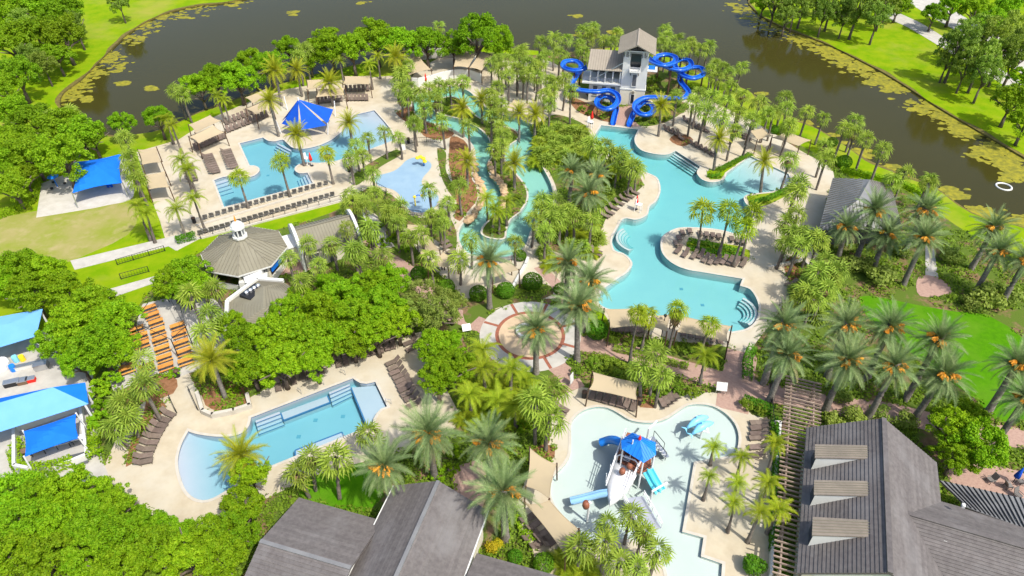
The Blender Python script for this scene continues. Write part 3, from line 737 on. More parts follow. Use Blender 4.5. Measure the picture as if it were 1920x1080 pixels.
# ---- slide tower with its gallery wing
TF = Frame((23.66, 129.2), R(-10))
def slide_tower():
    T = thing('slide_tower', 'tall white slide tower with grey gable roof and low gallery wing', 'tower', TF.w(0, 0), TF.a)
    W, D = 4.9, 6.4
    m = MB(); m.box(TF.w(0, D / 2, 1.6), (W, D, 3.2), TF.a); part(T, 'base_wall', m, 'cream_wall')
    m = MB(); m.box(TF.w(0, D / 2, 3.3), (W + 0.16, D + 0.16, 0.22), TF.a); part(T, 'string_course', m, 'white')
    m = MB(); m.box(TF.w(0, D / 2, 5.3), (W - 0.1, D - 0.1, 3.9), TF.a); part(T, 'wall', m, 'white')
    for sx in (-1, 1):                                # side piers either side of the upper opening
        m = MB(); m.box(TF.w(sx * 1.72, 0.5, 8.4), (1.35, 0.95, 2.4), TF.a); part(T, 'pier', m, 'white')
        for dx in (-0.35, 0.35):
            m = MB(); c = TF.w(sx * 1.72 + dx, 0.30, 0)
            m.lathe([(0.17, 9.6), (0.13, 9.7), (0.12, 10.5), (0.2, 10.62), (0.2, 10.75)], (c.x, c.y, 0), 8); part(T, 'column', m, 'white', True)
    m = MB(); m.box(TF.w(0, D - 0.6, 8.4), (W - 0.1, 0.9, 2.4), TF.a); part(T, 'back_wall', m, 'white')
    m = MB(); m.box(TF.w(0, 1.6, 8.5), (2.0, 0.2, 2.5), TF.a); part(T, 'interior_shade', m, 'glass_dark')  # dark panel stands in for the shade inside the upper opening
    for sx in (-1, 1):
        m = MB(); m.box(TF.w(sx * (W / 2 - 0.35), D - 1.2, 8.9), (0.5, 0.5, 3.4), TF.a); part(T, 'rear_post', m, 'white')
        m = MB(); m.box(TF.w(sx * (W / 2 - 0.3), D / 2, 7.75), (0.12, D - 2.4, 1.0), TF.a); part(T, 'parapet', m, 'white')
    m = MB(); m.box(TF.w(0, D / 2, 10.85), (W + 0.3, D + 0.2, 0.22), TF.a); part(T, 'roof_beam', m, 'white')
    m = MB(); m.box(TF.w(0, -0.55, 7.2), (2.1, 1.2, 0.16), TF.a); b = part(T, 'balcony', m, 'white')
    for (x0, y0, x1, y1) in ((-1.0, -1.1, 1.0, -1.1), (-1.0, -1.1, -1.0, 0), (1.0, -1.1, 1.0, 0)):
        for z in (7.5, 7.8, 8.1):
            m = MB(); m.bar(TF.w(x0, y0, z), TF.w(x1, y1, z), 0.05); sub(b, T, 'rail', m, 'white_paint')
    for x in (-0.75, 0.75):
        m = MB(); m.bar(TF.w(x, -0.05, 6.2), TF.w(x, -0.9, 7.1), 0.14); sub(b, T, 'bracket', m, 'dark_metal')
    for (z, h, w, mm, nm) in ((5.2, 2.3, 0.75, 'shutter', 'window'), (1.35, 1.9, 0.6, 'glass_dark', 'window')):
        m = MB(); m.box(TF.w(0.1, -0.04, z), (w, 0.12, h), TF.a); o = part(T, nm, m, mm)
        m = MB()
        for sx in (-1, 1): m.box(TF.w(0.1 + sx * (w / 2 + 0.08), -0.06, z), (0.14, 0.12, h + 0.3), TF.a)
        for sz in (-1, 1): m.box(TF.w(0.1, -0.06, z + sz * (h / 2 + 0.08)), (w + 0.02, 0.12, 0.14), TF.a)
        sub(o, T, 'frame', m, 'white')
    m = MB()                                          # round medallion on the front wall
    c0 = TF.w(0.1, -0.06, 2.75); nf = (TF.w(0, -1, 0) - TF.w(0, 0, 0))
    m.tube([c0 + nf * 0.0, c0 + nf * 0.12], 0.42, 16); part(T, 'medallion', m, 'cream_wall')
    m = MB(); m.tube([c0 + nf * 0.1, c0 + nf * 0.15], 0.30, 16); part(T, 'medallion_disc', m, 'grey_roof')
    # roof
    xr, yb, yf, ze, zr = 3.55, D + 1.3, -1.35, 10.75, 12.5
    for sx in (-1, 1):
        e0, e1, r0, r1 = TF.w(sx * xr, yf, ze), TF.w(sx * xr, yb, ze), TF.w(0, yf, zr), TF.w(0, yb, zr)
        m = MB(); m.slab([e0, e1, r1, r0], 0.14); s = part(T, 'roof_slope', m, 'tan_roof')
        seams(s, T, e0, e1, r0, r1, 16, 'grey_roof_seam', 0.05, 0.05)
    m = MB(); m.bar(TF.w(0, yf, zr + 0.04), TF.w(0, yb, zr + 0.04), 0.3, 0.12); part(T, 'ridge_cap', m, 'tan_roof')
    m = MB()
    for t in (-1, -0.5, 0, 0.5, 1): m.bar(TF.w(t * 2.4, 0.1, 10.9), TF.w(t * 0.4, 0.1, 12.1), 0.12)
    m.bar(TF.w(-2.8, 0.1, 10.95), TF.w(2.8, 0.1, 10.95), 0.16); part(T, 'gable_truss', m, 'dark_metal')
    # gallery wing: solid lower storey, open upper storey with columns and lean-to roof
    x0, x1, yw0, yw1 = -8.6, -2.45, 0.7, 5.6
    xm, wx = (x0 + x1) / 2, x1 - x0
    m = MB(); m.box(TF.w(xm, (yw0 + yw1) / 2, 1.95), (wx, yw1 - yw0, 3.9), TF.a); part(T, 'wing_wall', m, 'white')
    for i in range(3):
        x = x0 + 1.25 + i * 1.75
        m = MB(); m.box(TF.w(x, yw0 - 0.03, 2.3), (0.85, 0.12, 1.9), TF.a); o = part(T, 'window', m, 'shutter')
        m = MB(); m.box(TF.w(x, yw0 - 0.05, 1.28), (1.1, 0.18, 0.12), TF.a); sub(o, T, 'sill', m, 'white')
    m = MB(); m.box(TF.w(xm - 0.7, (yw0 + yw1) / 2 - 0.3, 4.05), (wx + 1.4, yw1 - yw0 + 0.9, 0.3), TF.a); part(T, 'gallery_floor', m, 'white')
    for i in range(5):
        x = x0 - 0.0 + 0.15 + i * (wx - 0.35) / 4
        for y in (yw0 - 0.35, yw1 - 0.3):
            m = MB(); m.box(TF.w(x, y, 5.6), (0.24, 0.24, 2.8), TF.a); part(T, 'gallery_column', m, 'white')
    m = MB()
    for z in (4.5, 4.8, 5.1):
        m.bar(TF.w(x0 - 1.3, yw0 - 0.5, z), TF.w(x1, yw0 - 0.5, z), 0.04); m.bar(TF.w(x0 - 1.35, yw0 - 0.5, z), TF.w(x0 - 1.35, yw1, z), 0.04)
    for i in range(15): m.bar(TF.w(x0 - 1.3 + i * 0.53, yw0 - 0.5, 4.2), TF.w(x0 - 1.3 + i * 0.53, yw0 - 0.5, 5.15), 0.035)
    part(T, 'gallery_railing', m, 'steel')
    m = MB(); m.box(TF.w(xm, yw1 - 0.1, 5.6), (wx, 0.15, 2.8), TF.a); part(T, 'gallery_back', m, 'shutter')
    e0, e1, r0, r1 = TF.w(x0 - 0.5, yw0 - 1.0, 6.9), TF.w(x1 + 0.02, yw0 - 1.0, 6.9), TF.w(x0 - 0.5, yw1 + 0.3, 8.6), TF.w(x1 + 0.02, yw1 + 0.3, 8.6)
    m = MB(); m.slab([e0, e1, r1, r0], 0.16); s = part(T, 'wing_roof', m, 'tan_roof')
    seams(s, T, e0, e1, r0, r1, 14, 'grey_roof_seam', 0.05, 0.05)
    m = MB(); m.box(TF.w(2.45 + 0.9, 2.6, 6.6), (1.9, 2.4, 0.16), TF.a); pl = part(T, 'launch_platform', m, 'white')
    m = MB(); m.box(TF.w(3.2, 2.2, 7.1), (1.3, 0.1, 0.8), TF.a); sub(pl, T, 'gate', m, 'metal_blue')
    # long stay cable bar from tower to gallery corner
    m = MB(); m.bar(TF.w(-2.4, 0.1, 8.4), TF.w(-7.6, 0.0, 5.0), 0.1); part(T, 'stay_bar', m, 'steel')
slide_tower()

# ---- octagonal pavilion with cupola
def octagon_pavilion():
    C = Vector((-36.7, 76.3, 0)); T = thing('octagonal_pavilion', 'octagonal pavilion with brown ribbed roof and white cupola', 'pavilion', C)
    Rr, ze, za = 5.75, 3.4, 5.6
    ang = [R(188 + 45 * k) for k in range(8)]
    ve = [C + Vector((Rr * math.cos(a), Rr * math.sin(a), ze)) for a in ang]
    vt = [C + Vector((0.75 * math.cos(a), 0.75 * math.sin(a), za)) for a in ang]
    for k in range(8):
        j = (k + 1) % 8
        m = MB(); m.slab([ve[k], ve[j], vt[j], vt[k]], 0.12); s = part(T, 'roof_face', m, 'grey_roof')
        # standing seams run straight up the face and die on the hips
        e = ve[j] - ve[k]; mid_e, mid_t = (ve[k] + ve[j]) / 2, (vt[k] + vt[j]) / 2; up = mid_t - mid_e
        for i in range(-4, 5):
            f = i / 9.0; a = mid_e + e * f; top = 1.0 - max(0, abs(f) - 0.065) / 0.435
            if top < 0.08: continue
            b = a + up * min(1, top)
            n = e.cross(up).normalized(); n = -n if n.z < 0 else n
            mb = MB(); z = up.normalized(); x = n.cross(z); mb.box((a + b) / 2 + n * 0.03, (0.06, 0.08, (b - a).length), rot=Matrix((x, n, z)).transposed())
            sub(s, T, 'roof_seam', mb, 'grey_roof_seam')
        m = MB(); m.bar(ve[k] + Vector((0, 0, 0.05)), vt[k] + Vector((0, 0, 0.05)), 0.14, 0.08); part(T, 'hip_cap', m, 'grey_roof_seam')
        m = MB(); m.bar(ve[k] - Vector((0, 0, 0.12)), ve[j] - Vector((0, 0, 0.12)), 0.12, 0.2); part(T, 'fascia', m, 'white')
        wk, wj = C + (ve[k] - C) * 0.86, C + (ve[j] - C) * 0.86
        if k in (1, 2, 3):
            m = MB(); m.bar((wk.x, wk.y, 0), (wk.x, wk.y, 3.35), 0.3); part(T, 'column', m, 'cream_wall')
            m = MB(); m.bar((wk.x, wk.y, 0.55), (wj.x, wj.y, 0.55), 0.16, 1.0); part(T, 'counter', m, 'white')
        else:
            m = MB(); d = wj - wk; m.box(((wk.x + wj.x) / 2, (wk.y + wj.y) / 2, 1.65), (d.length, 0.2, 3.3), math.atan2(d.y, d.x)); part(T, 'wall', m, 'cream_wall')
    a, b = C + (ve[3] - C) * 0.95, C + (ve[4] - C) * 0.95
    m = MB(); d = b - a; m.box(((a.x + b.x) / 2, (a.y + b.y) / 2, 2.55), (d.length * 0.95, 0.12, 0.9), math.atan2(d.y, d.x)); part(T, 'awning', m, 'sail_blue_bright')
    # cupola
    def octa(r, z0, z1, nm, mm, r2=None):
        m = MB(); m.lathe([(r, z0), (r2 or r, z1)], C, 8); return part(T, nm, m, mm)
    octa(1.05, za - 0.35, za + 0.1, 'cupola_curb', 'grey_roof'); octa(1.0, za + 0.1, za + 0.35, 'cupola_base', 'white')
    for k in range(8):
        q = C + Vector((0.72 * math.cos(ang[k]), 0.72 * math.sin(ang[k]), 0)); m = MB(); m.lathe([(0.11, za + 0.35), (0.10, za + 1.55)], q, 6); part(T, 'cupola_column', m, 'white')
    octa(0.5, za + 0.35, za + 1.5, 'cupola_core', 'shutter'); octa(0.98, za + 1.55, za + 1.8, 'cupola_cornice', 'white')
    m = MB(); m.lathe([(0.9, za + 1.8), (0.8, za + 2.1), (0.5, za + 2.4), (0.12, za + 2.6)], C, 12); part(T, 'cupola_dome', m, 'white')
    m = MB(); m.lathe([(0.14, za + 2.55), (0.16, za + 2.75), (0.03, za + 3.5)], C, 8); part(T, 'finial', m, 'orange_cone')
octagon_pavilion()

def gable_walls(T, fr, x0, x1, y0, y1, h, m, axis='x', rz=None):
    mb = MB(); mb.box(fr.w((x0 + x1) / 2, (y0 + y1) / 2, h / 2), (x1 - x0, y1 - y0, h), fr.a); return part(T, 'wall', mb, m)
# ---- restroom building with stepped white parapets
def restroom():
    fr = Frame((-30.3, 79.2), R(27)); L = 8.0
    T = thing('restroom_building', 'long tan-roofed restroom building with curved white end parapets', 'building', fr.w(L / 2, 0), fr.a)
    gable_walls(T, fr, 0.2, L - 0.2, -3.1, 3.1, 2.9, 'cream_wall')
    for s in (-1, 1):
        e0, e1, r0, r1 = fr.w(0.1, s * 3.5, 3.0), fr.w(L - 0.1, s * 3.5, 3.0), fr.w(0.1, 0, 4.7), fr.w(L - 0.1, 0, 4.7)
        m = MB(); m.slab([e0, e1, r1, r0], 0.12); sl = part(T, 'roof_slope', m, 'grey_roof')
        seams(sl, T, e0, e1, r0, r1, 18, 'grey_roof_seam', 0.06, 0.07)
    m = MB(); m.bar(fr.w(0, 0, 4.74), fr.w(L, 0, 4.74), 0.3, 0.1); part(T, 'ridge_cap', m, 'grey_roof_seam')
    for x in (-0.15, L + 0.15):
        n = 10; prof = [(-3.7 + 7.4 * i / n, 3.2 + 2.0 * math.sin(math.pi * i / n) ** 0.8) for i in range(n + 1)]
        m = MB(); vs = []; 
        for dx in (-0.2, 0.2): vs += [fr.w(x + dx, y, 0) for (y, z) in prof] + [fr.w(x + dx, y, z) for (y, z) in prof]
        k = n + 1; fs = []
        for i in range(n):
            fs += [(i, i + 1, k + i + 1, k + i), (2 * k + i, 3 * k + i, 3 * k + i + 1, 2 * k + i + 1), (k + i, k + i + 1, 3 * k + i + 1, 3 * k + i)]
        fs += [(0, k, 3 * k, 2 * k), (k - 1, 3 * k - 1, 4 * k - 1, 2 * k - 1)]
        m.add(vs, fs); part(T, 'parapet', m, 'white')
    for x in (1.6, 4.0, 6.4):
        m = MB(); m.box(fr.w(x, -3.12, 1.1), (0.95, 0.1, 2.1), fr.a); o = part(T, 'door', m, 'shutter')
        m = MB(); m.box(fr.w(x + 0.35, -3.19, 1.05), (0.06, 0.06, 0.2), fr.a); sub(o, T, 'handle', m, 'steel')
    m = MB(); m.box(fr.w(-1.3, 0.6, 1.3), (2.0, 3.2, 2.6), fr.a); part(T, 'link_block', m, 'cream_wall')
    m = MB(); m.box(fr.w(-1.3, 0.6, 2.68), (2.2, 3.4, 0.14), fr.a); part(T, 'link_roof', m, 'white')
restroom()
# ---- grill building with hip roof, white parapet and roof well
def grill():
    F = [(-35.6, 65.5), (-33.1, 69.9), (-29.6, 69.5), (-25.8, 66.5), (-27.5, 60.5), (-34.0, 60.0)]
    T = thing('grill_building', 'brown hip-roofed kitchen building with white parapet behind the grove', 'building', (-31, 65, 0))
    m = MB(); m.prism(F, 0, 3.2); part(T, 'wall', m, 'cream_wall')
    r0, r1 = Vector((-31.3, 67.2, 4.5)), Vector((-30.2, 63.0, 4.5))
    P = [Vector((x, y, 3.25)) for x, y in F]
    faces = [(P[0], P[1], r0, r1), (P[1], P[2], r0, r0), (P[2], P[3], r1, r0), (P[3], P[4], r1, r1), (P[4], P[5], r1, r1), (P[5], P[0], r1, r1)]
    for (a, b, c, d) in faces:
        poly = [a, b, c] if (c - d).length < 0.01 else [a, b, c, d]
        m = MB(); m.slab(poly, 0.12); s = part(T, 'roof_face', m, 'grey_roof')
        mid = (c + d) / 2
        for i in range(1, 12):
            t = i / 12; mb = MB(); mb.bar(a.lerp(d, t) + Vector((0, 0, 0.03)), b.lerp(c, t) + Vector((0, 0, 0.03)), 0.05, 0.05); sub(s, T, 'roof_seam', mb, 'grey_roof_seam')
    for i in (0, 1, 5):
        a, b = P[i], P[(i + 1) % 6]; m = MB(); m.bar((a.x, a.y, 3.45), (b.x, b.y, 3.45), 0.45, 0.5); part(T, 'parapet', m, 'white')
    m = MB(); m.box((-32.6, 66.6, 3.95), (1.9, 2.6, 0.5), R(-30)); o = part(T, 'roof_well', m, 'dark_metal')
    for k in range(4):
        m = MB(); m.lathe([(0.2, 4.1), (0.2, 4.5), (0.3, 4.6), (0.1, 4.75)], (-33.1 + 0.35 * k, 66.0 + 0.45 * k, 0), 8); sub(o, T, 'vent', m, 'steel')
grill()
def ac_unit():
    c = G(474, 512, 2.6); T = thing('air_conditioner', 'white rooftop air conditioner with two round fans before the octagonal roof', 'air conditioner', (c.x, c.y, 2.2), R(12))
    fr = Frame((c.x, c.y), R(12))
    m = MB(); m.box(fr.w(0, 0, 1.1), (3.6, 2.6, 2.2), fr.a); part(T, 'plinth', m, 'white')
    m = MB(); m.box(fr.w(0, 0.3, 2.75), (2.6, 1.4, 1.1), fr.a); part(T, 'housing', m, 'white_paint')
    for x in (-0.62, 0.62):
        q = fr.w(x, 0.3, 0); m = MB(); m.lathe([(0.5, 3.3), (0.5, 3.36)], q, 16); o = part(T, 'fan_ring', m, 'white')
        m = MB(); m.lathe([(0.42, 3.36), (0.42, 3.375)], q, 16); sub(o, T, 'fan_grille', m, 'dark_metal')
    m = MB(); m.slab([fr.w(-1.2, -0.4, 3.2), fr.w(1.2, -0.4, 3.2), fr.w(0.9, -1.6, 2.3), fr.w(-0.9, -1.6, 2.3)], 0.1); part(T, 'hood', m, 'white_paint')
ac_unit()

# ---- dark tiled clubhouse roofs in the near left
def clubhouse_left():
    fr = Frame((-6.65, 36.9), R(-106.5))           # u runs from the far gable towards the viewer, v to the right
    T = thing('clubhouse_roofs', 'dark grey tiled clubhouse with crossing gables at the near edge', 'building', fr.w(8, 0), fr.a)
    # local: x along ridge (towards viewer), y: +y is to the right of view? sign chosen by the frame
    def gable(x0, x1, y0, yr, y1, ze, zr, n, hipx=0.0, wall='cream_wall'):
        sl = []
        for ye in (y0, y1):
            e0, e1, r0, r1 = fr.w(x0, ye, ze), fr.w(x1, ye, ze), fr.w(x0 + hipx, yr, zr), fr.w(x1, yr, zr)
            m = MB(); m.slab([e0, e1, r1, r0], 0.16); s = part(T, 'roof_slope', m, 'tile_roof'); courses(s, T, e0, e1, r0, r1, n, 'tile_roof')
            m = MB(); m.bar(e0, e1, 0.12, 0.22); part(T, 'gutter', m, 'white')
        m = MB(); m.bar(fr.w(x0 + hipx, yr, zr + 0.05), fr.w(x1, yr, zr + 0.05), 0.34, 0.16); part(T, 'ridge_cap', m, 'metal_roof')
    gable(0, 22, -4.7, 0, 4.7, 4.0, 6.7, 16)
    m = MB(); m.box(fr.w(11.3, 0, 2.0), (21.4, 8.6, 3.9), fr.a); part(T, 'wall', m, 'cream_wall')
    m = MB(); m.add([fr.w(0.3, -4.3, 3.9), fr.w(0.3, 4.3, 3.9), fr.w(0.3, 0, 6.4)], [(0, 1, 2)]); part(T, 'gable_wall', m, 'cream_wall')
    # left wing: its ridge runs across
    def cross(ya, yb, xe0, xr, xe1, ze, zr, n, hip=0.0):
        for xe in (xe0, xe1):
            e0, e1, r0, r1 = fr.w(xe, ya, ze), fr.w(xe, yb, ze), fr.w(xr, ya, zr), fr.w(xr, yb, zr)
            m = MB(); m.slab([e0, e1, r1, r0], 0.16); s = part(T, 'wing_slope', m, 'tile_roof'); courses(s, T, e0, e1, r0, r1, n, 'tile_roof')
        m = MB(); m.bar(fr.w(xr, ya, zr + 0.05), fr.w(xr, yb, zr + 0.05), 0.34, 0.16); part(T, 'wing_ridge_cap', m, 'metal_roof')
        m = MB(); m.box(fr.w((xe0 + xe1) / 2, (ya + yb) / 2, (ze - 0.2) / 2), (abs(xe1 - xe0) - 1.0, abs(yb - ya) - 0.6, ze - 0.2), fr.a); part(T, 'wing_wall', m, 'cream_wall')
    cross(-12.7, -4.2, 3.6, 9.3, 15.0, 3.8, 5.7, 18)
    cross(4.9, 12.8, 4.0, 10.2, 16.4, 3.5, 5.6, 18)
clubhouse_left()
# ---- right clubhouse with three shed dormers
RF = Frame((35.64, 43.02), R(-110.9))
def clubhouse_right():
    fr = RF
    T = thing('clubhouse', 'grey tiled clubhouse with three tan shed dormers at the near right', 'building', fr.w(8, 0), fr.a)
    L, hw, ze, zr = 16.6, 5.95, 4.0, 8.0
    sl = {}
    for s in (-1, 1):
        e0, e1, r0, r1 = fr.w(0, s * hw, ze), fr.w(L, s * hw, ze), fr.w(0, 0, zr), fr.w(L, 0, zr)
        m = MB(); m.slab([e0, e1, r1, r0], 0.16); o = part(T, 'roof_slope', m, 'tile_roof'); sl[s] = o; courses(o, T, e0, e1, r0, r1, 21, 'tile_roof', lap=0.075)
        m = MB(); m.bar(e0 - Vector((0, 0, 0.06)), e1 - Vector((0, 0, 0.06)), 0.14, 0.22); part(T, 'gutter', m, 'metal_roof')
    m = MB(); m.bar(fr.w(0, 0, zr + 0.06), fr.w(L, 0, zr + 0.06), 0.42, 0.18); part(T, 'ridge_cap', m, 'tile_roof')
    m = MB(); m.box(fr.w(L / 2, 0, 2), (L - 0.8, 2 * hw - 1.0, 3.9), fr.a); part(T, 'wall', m, 'cream_wall')
    for x, nm in ((0.35, 'gable_wall'), (L - 0.35, 'gable_wall')):
        m = MB(); m.add([fr.w(x, -hw + 0.4, 3.9), fr.w(x, hw - 0.4, 3.9), fr.w(x, 0, zr - 0.35)], [(0, 1, 2)]); part(T, nm, m, 'white')
    # dormers, given by the surveyed corners of their roofs
    sgn = -1 if (fr.w(0, -1, 0) - fr.w(0, 0, 0)).x < 0 else 1
    for (pl, pr, ql, qr) in (((1528, 833), (1642, 835), (1528, 858), (1642, 860)), ((1526.5, 900), (1644, 902), (1526, 927), (1644, 930)), ((1524, 969), (1647, 976), (1522.5, 1003), (1647, 1007))):
        zl, zrr = 6.35, 7.35
        A, B, C_, D_ = G(*pl, zl), G(*pr, zrr), G(*qr, zrr), G(*ql, zl)
        d = thing_part = MB(); d.slab([A, B, C_, D_], 0.14); o = part(T, 'dormer_roof', d, 'dormer_roof')
        for i in range(1, 6):
            mb = MB(); a, b = A.lerp(D_, i / 6), B.lerp(C_, i / 6); mb.bar(a + Vector((0, 0, 0.03)), b + Vector((0, 0, 0.03)), 0.05, 0.05); sub(o, T, 'roof_seam', mb, 'grey_roof_seam')
        def rz(p):       # height of the main slope under p
            v = fr.o - Vector((p.x, p.y, 0)); c, s_ = math.cos(fr.a), math.sin(fr.a); y = -( -v.x * -s_ + -v.y * c) if False else ((p.x - fr.o.x) * -s_ + (p.y - fr.o.y) * c)
            return zr - (zr - ze) * abs(y) / hw
        inset = 0.25
        def ins(p, q, f): return p.lerp(q, f)
        a1, d1 = A.lerp(D_, 0.06).lerp(B, 0.03), D_.lerp(A, 0.06).lerp(C_, 0.03)
        b1, c1 = B.lerp(C_, 0.06), C_.lerp(B, 0.06)
        for (p, q, nm) in ((a1, b1, 'dormer_cheek'), (d1, c1, 'dormer_cheek')):
            mb = MB(); base = Vector((p.x, p.y, rz(p) + 0.03))
            mb.add([p - Vector((0, 0, 0.13)), q - Vector((0, 0, 0.13)), Vector((q.x, q.y, rz(q) - 0.1)), base], [(0, 1, 2, 3)]); sub(o, T, nm, mb, 'white')
        mb = MB(); mb.add([a1 - Vector((0, 0, 0.13)), d1 - Vector((0, 0, 0.13)), Vector((d1.x, d1.y, rz(d1))), Vector((a1.x, a1.y, rz(a1)))], [(0, 1, 2, 3)]); sub(o, T, 'dormer_window', mb, 'glass_dark')
    # rear wing, ridge across
    s2 = 1 if (fr.w(0, 1, 0) - fr.w(0, 0, 0)).x > 0 else -1
    xr, ya, yb = 9.1, 0.8, 16.0
    for xe in (4.6, 13.8):
        e0, e1, r0, r1 = fr.w(xe, s2 * 3.2, 3.9), fr.w(xe, s2 * yb, 3.9), fr.w(xr, s2 * 2.2, 6.5), fr.w(xr, s2 * yb, 6.5)
        m = MB(); m.slab([e0, e1, r1, r0], 0.16); o = part(T, 'wing_slope', m, 'tile_roof'); courses(o, T, e0, e1, r0, r1, 18, 'tile_roof', lap=0.075)
    m = MB(); m.bar(fr.w(xr, s2 * 2.2, 6.55), fr.w(xr, s2 * yb, 6.55), 0.4, 0.16); part(T, 'wing_ridge_cap', m, 'tile_roof')
    m = MB(); m.box(fr.w(xr, s2 * 10.5, 1.9), (8.4, 10.5, 3.7), fr.a); part(T, 'wing_wall', m, 'cream_wall')
    e0, e1, r0, r1 = G(1760, 900, 3.3), G(1935, 938, 3.3), G(1812, 950, 4.3), G(1960, 1005, 4.3)
    m = MB(); m.slab([e0, e1, r1, r0], 0.1); o = part(T, 'porch_roof', m, 'metal_roof'); seams(o, T, e0, e1, r0, r1, 16, 'dark_metal', 0.07, 0.1)
    for px, py in ((1716, 1008), (1805, 950), (1832, 1023), (1770, 1015)):
        c = G(px, py, 5.6); m = MB(); m.box((c.x, c.y, 5.75), (0.35, 0.25, 0.3), fr.a); part(T, 'roof_vent', m, 'white')
clubhouse_right()
# ---- grey metal pavilion by the lake
def lake_pavilion():
    C4 = [Vector((50.3, 94.5, 4)), Vector((58.5, 92.3, 4)), Vector((55.2, 80.6, 4)), Vector((43.2, 80.2, 4))]
    T = thing('lake_pavilion', 'grey metal-roofed pavilion beside the lake behind silver palms', 'pavilion', (51, 87, 0))
    r0, r1 = Vector((53.3, 89.6, 6.6)), Vector((49.6, 84.2, 6.6))
    F = [(C4[0], C4[1], r0, r0), (C4[1], C4[2], r1, r0), (C4[2], C4[3], r1, r1), (C4[3], C4[0], r0, r1)]
    for a, b, c, d in F:
        m = MB(); m.slab([a, b, c] if (c - d).length < 0.01 else [a, b, c, d], 0.14); s = part(T, 'roof_face', m, 'metal_roof')
        for i in range(1, 22):
            t = i / 22; up = (c + d) / 2
            q = a.lerp(b, t); e = b - a; l = e.length; hgt = (up - (a + b) / 2)
            # seam runs up the slope until it meets the hip
            fa, fb = (d - a).dot(e) / l / l, (c - a).dot(e) / l / l
            k = 1.0 if fa <= t <= fb else (t / fa if t < fa else (1 - t) / (1 - fb))
            perp = (d - a) - e * fa
            mb = MB(); mb.bar(q + Vector((0, 0, 0.04)), q + perp * min(1, max(0.02, k)) + Vector((0, 0, 0.04)), 0.06, 0.07); sub(s, T, 'roof_seam', mb, 'grey_roof_seam')
    for p in C4:
        q = p.lerp(Vector((51, 87, 4)), 0.1); m = MB(); m.bar((q.x, q.y, 0), (q.x, q.y, 3.95), 0.35); part(T, 'column', m, 'wood_brown')
    m = MB(); m.prism([(p.lerp(Vector((51, 87, 4)), 0.3).x, p.lerp(Vector((51, 87, 4)), 0.3).y) for p in C4], 0, 3.6); part(T, 'wall', m, 'shutter')
lake_pavilion()
# ---- pergola beside the right clubhouse
def pergola():
    d = Vector((-0.335, -0.942, 0)); n = Vector((0.942, -0.335, 0)); A = Vector((31.0, 53.3, 0)); L = 25.0; wd = 3.1
    T = thing('pergola', 'long brown slatted pergola running beside the right clubhouse', 'pergola', A + d * 12 + n * 1.5)
    for off in (0.35, wd - 0.35):
        m = MB(); a = A + n * off; m.bar(a + Vector((0, 0, 2.75)), a + d * L + Vector((0, 0, 2.75)), 0.14, 0.24); part(T, 'beam', m, 'pergola_wood')
        for k in range(7):
            q = a + d * (0.6 + k * 3.9); m = MB(); m.bar((q.x, q.y, 0), (q.x, q.y, 2.65), 0.22); part(T, 'post', m, 'pergola_wood')
    k = 0; x = 0.15
    while x < L:
        q = A + d * x; m = MB(); a, b = q - n * 0.35, q + n * (wd + 0.35)
        m.bar(a + Vector((0, 0, 2.99)), b + Vector((0, 0, 2.99)), 0.09, 0.2); part(T, 'slat', m, 'pergola_wood'); x += 0.53
pergola()
def long_box_wall(pts, h, w, name, label, m, cat='wall', group='white walls'):
    P = [P3(p) for p in pts]; T = thing(name, label, cat, P[0], 0.0, group); T['kind'] = 'thing'
    for i in range(len(P) - 1):
        mb = MB(); d = P[i + 1] - P[i]; mb.box(((P[i].x + P[i + 1].x) / 2, (P[i].y + P[i + 1].y) / 2, h / 2), (d.length + w * 0.45, w, h), math.atan2(d.y, d.x)); part(T, 'panel', mb, m)
    return T
long_box_wall([(764, 162), (785, 163), (808, 158), (835, 150), (860, 146), (885, 148), (902, 155)], 1.9, 0.3, 'cabana_wall', 'curved white cabana wall above the head of the river', 'white')
long_box_wall([(755, 128), (768, 118), (790, 112), (820, 109), (850, 108)], 2.2, 0.3, 'back_wall', 'grey rear cabana wall by the lakeside trees', 'walk')
long_box_wall([(1448, 800), (1460, 800), (1452, 900), (1442, 1085)], 0.9, 0.25, 'fence_wall', 'low pale wall between splash deck and pergola', 'white')
long_box_wall([(35, 815), (36, 885), (60, 890)], 1.3, 0.3, 'yard_wall', 'white wall on the left of small blue canopy yard', 'white')
long_box_wall([(36, 808), (155, 768), (168, 860), (110, 884)], 0.9, 0.3, 'yard_wall', 'white wall around the back of the small blue canopy yard', 'white')
long_box_wall([(372, 742), (382, 775), (400, 783), (440, 775), (470, 765), (465, 745)], 0.7, 0.4, 'planter_wall', 'angular cream wall of the raised palm planter by blue pool', 'coping')
long_box_wall([(1520, 505), (1505, 490), (1440, 505)], 0.5, 0.35, 'planter_wall', 'low cream wall around deck planter near the grey pavilion', 'coping')
long_box_wall([(379, 447), (645, 376)], 0.25, 0.3, 'retaining_wall', 'long low cream wall behind the lower grey chair row', 'coping')
long_box_wall([(370, 425), (622, 352)], 0.35, 0.25, 'retaining_wall', 'long low cream wall between the two grey chair rows', 'coping')
long_box_wall([(960, 545), (985, 500), (990, 488)], 0.6, 0.35, 'planter_wall', 'short white wall beside the round shrubs above the plaza', 'white')
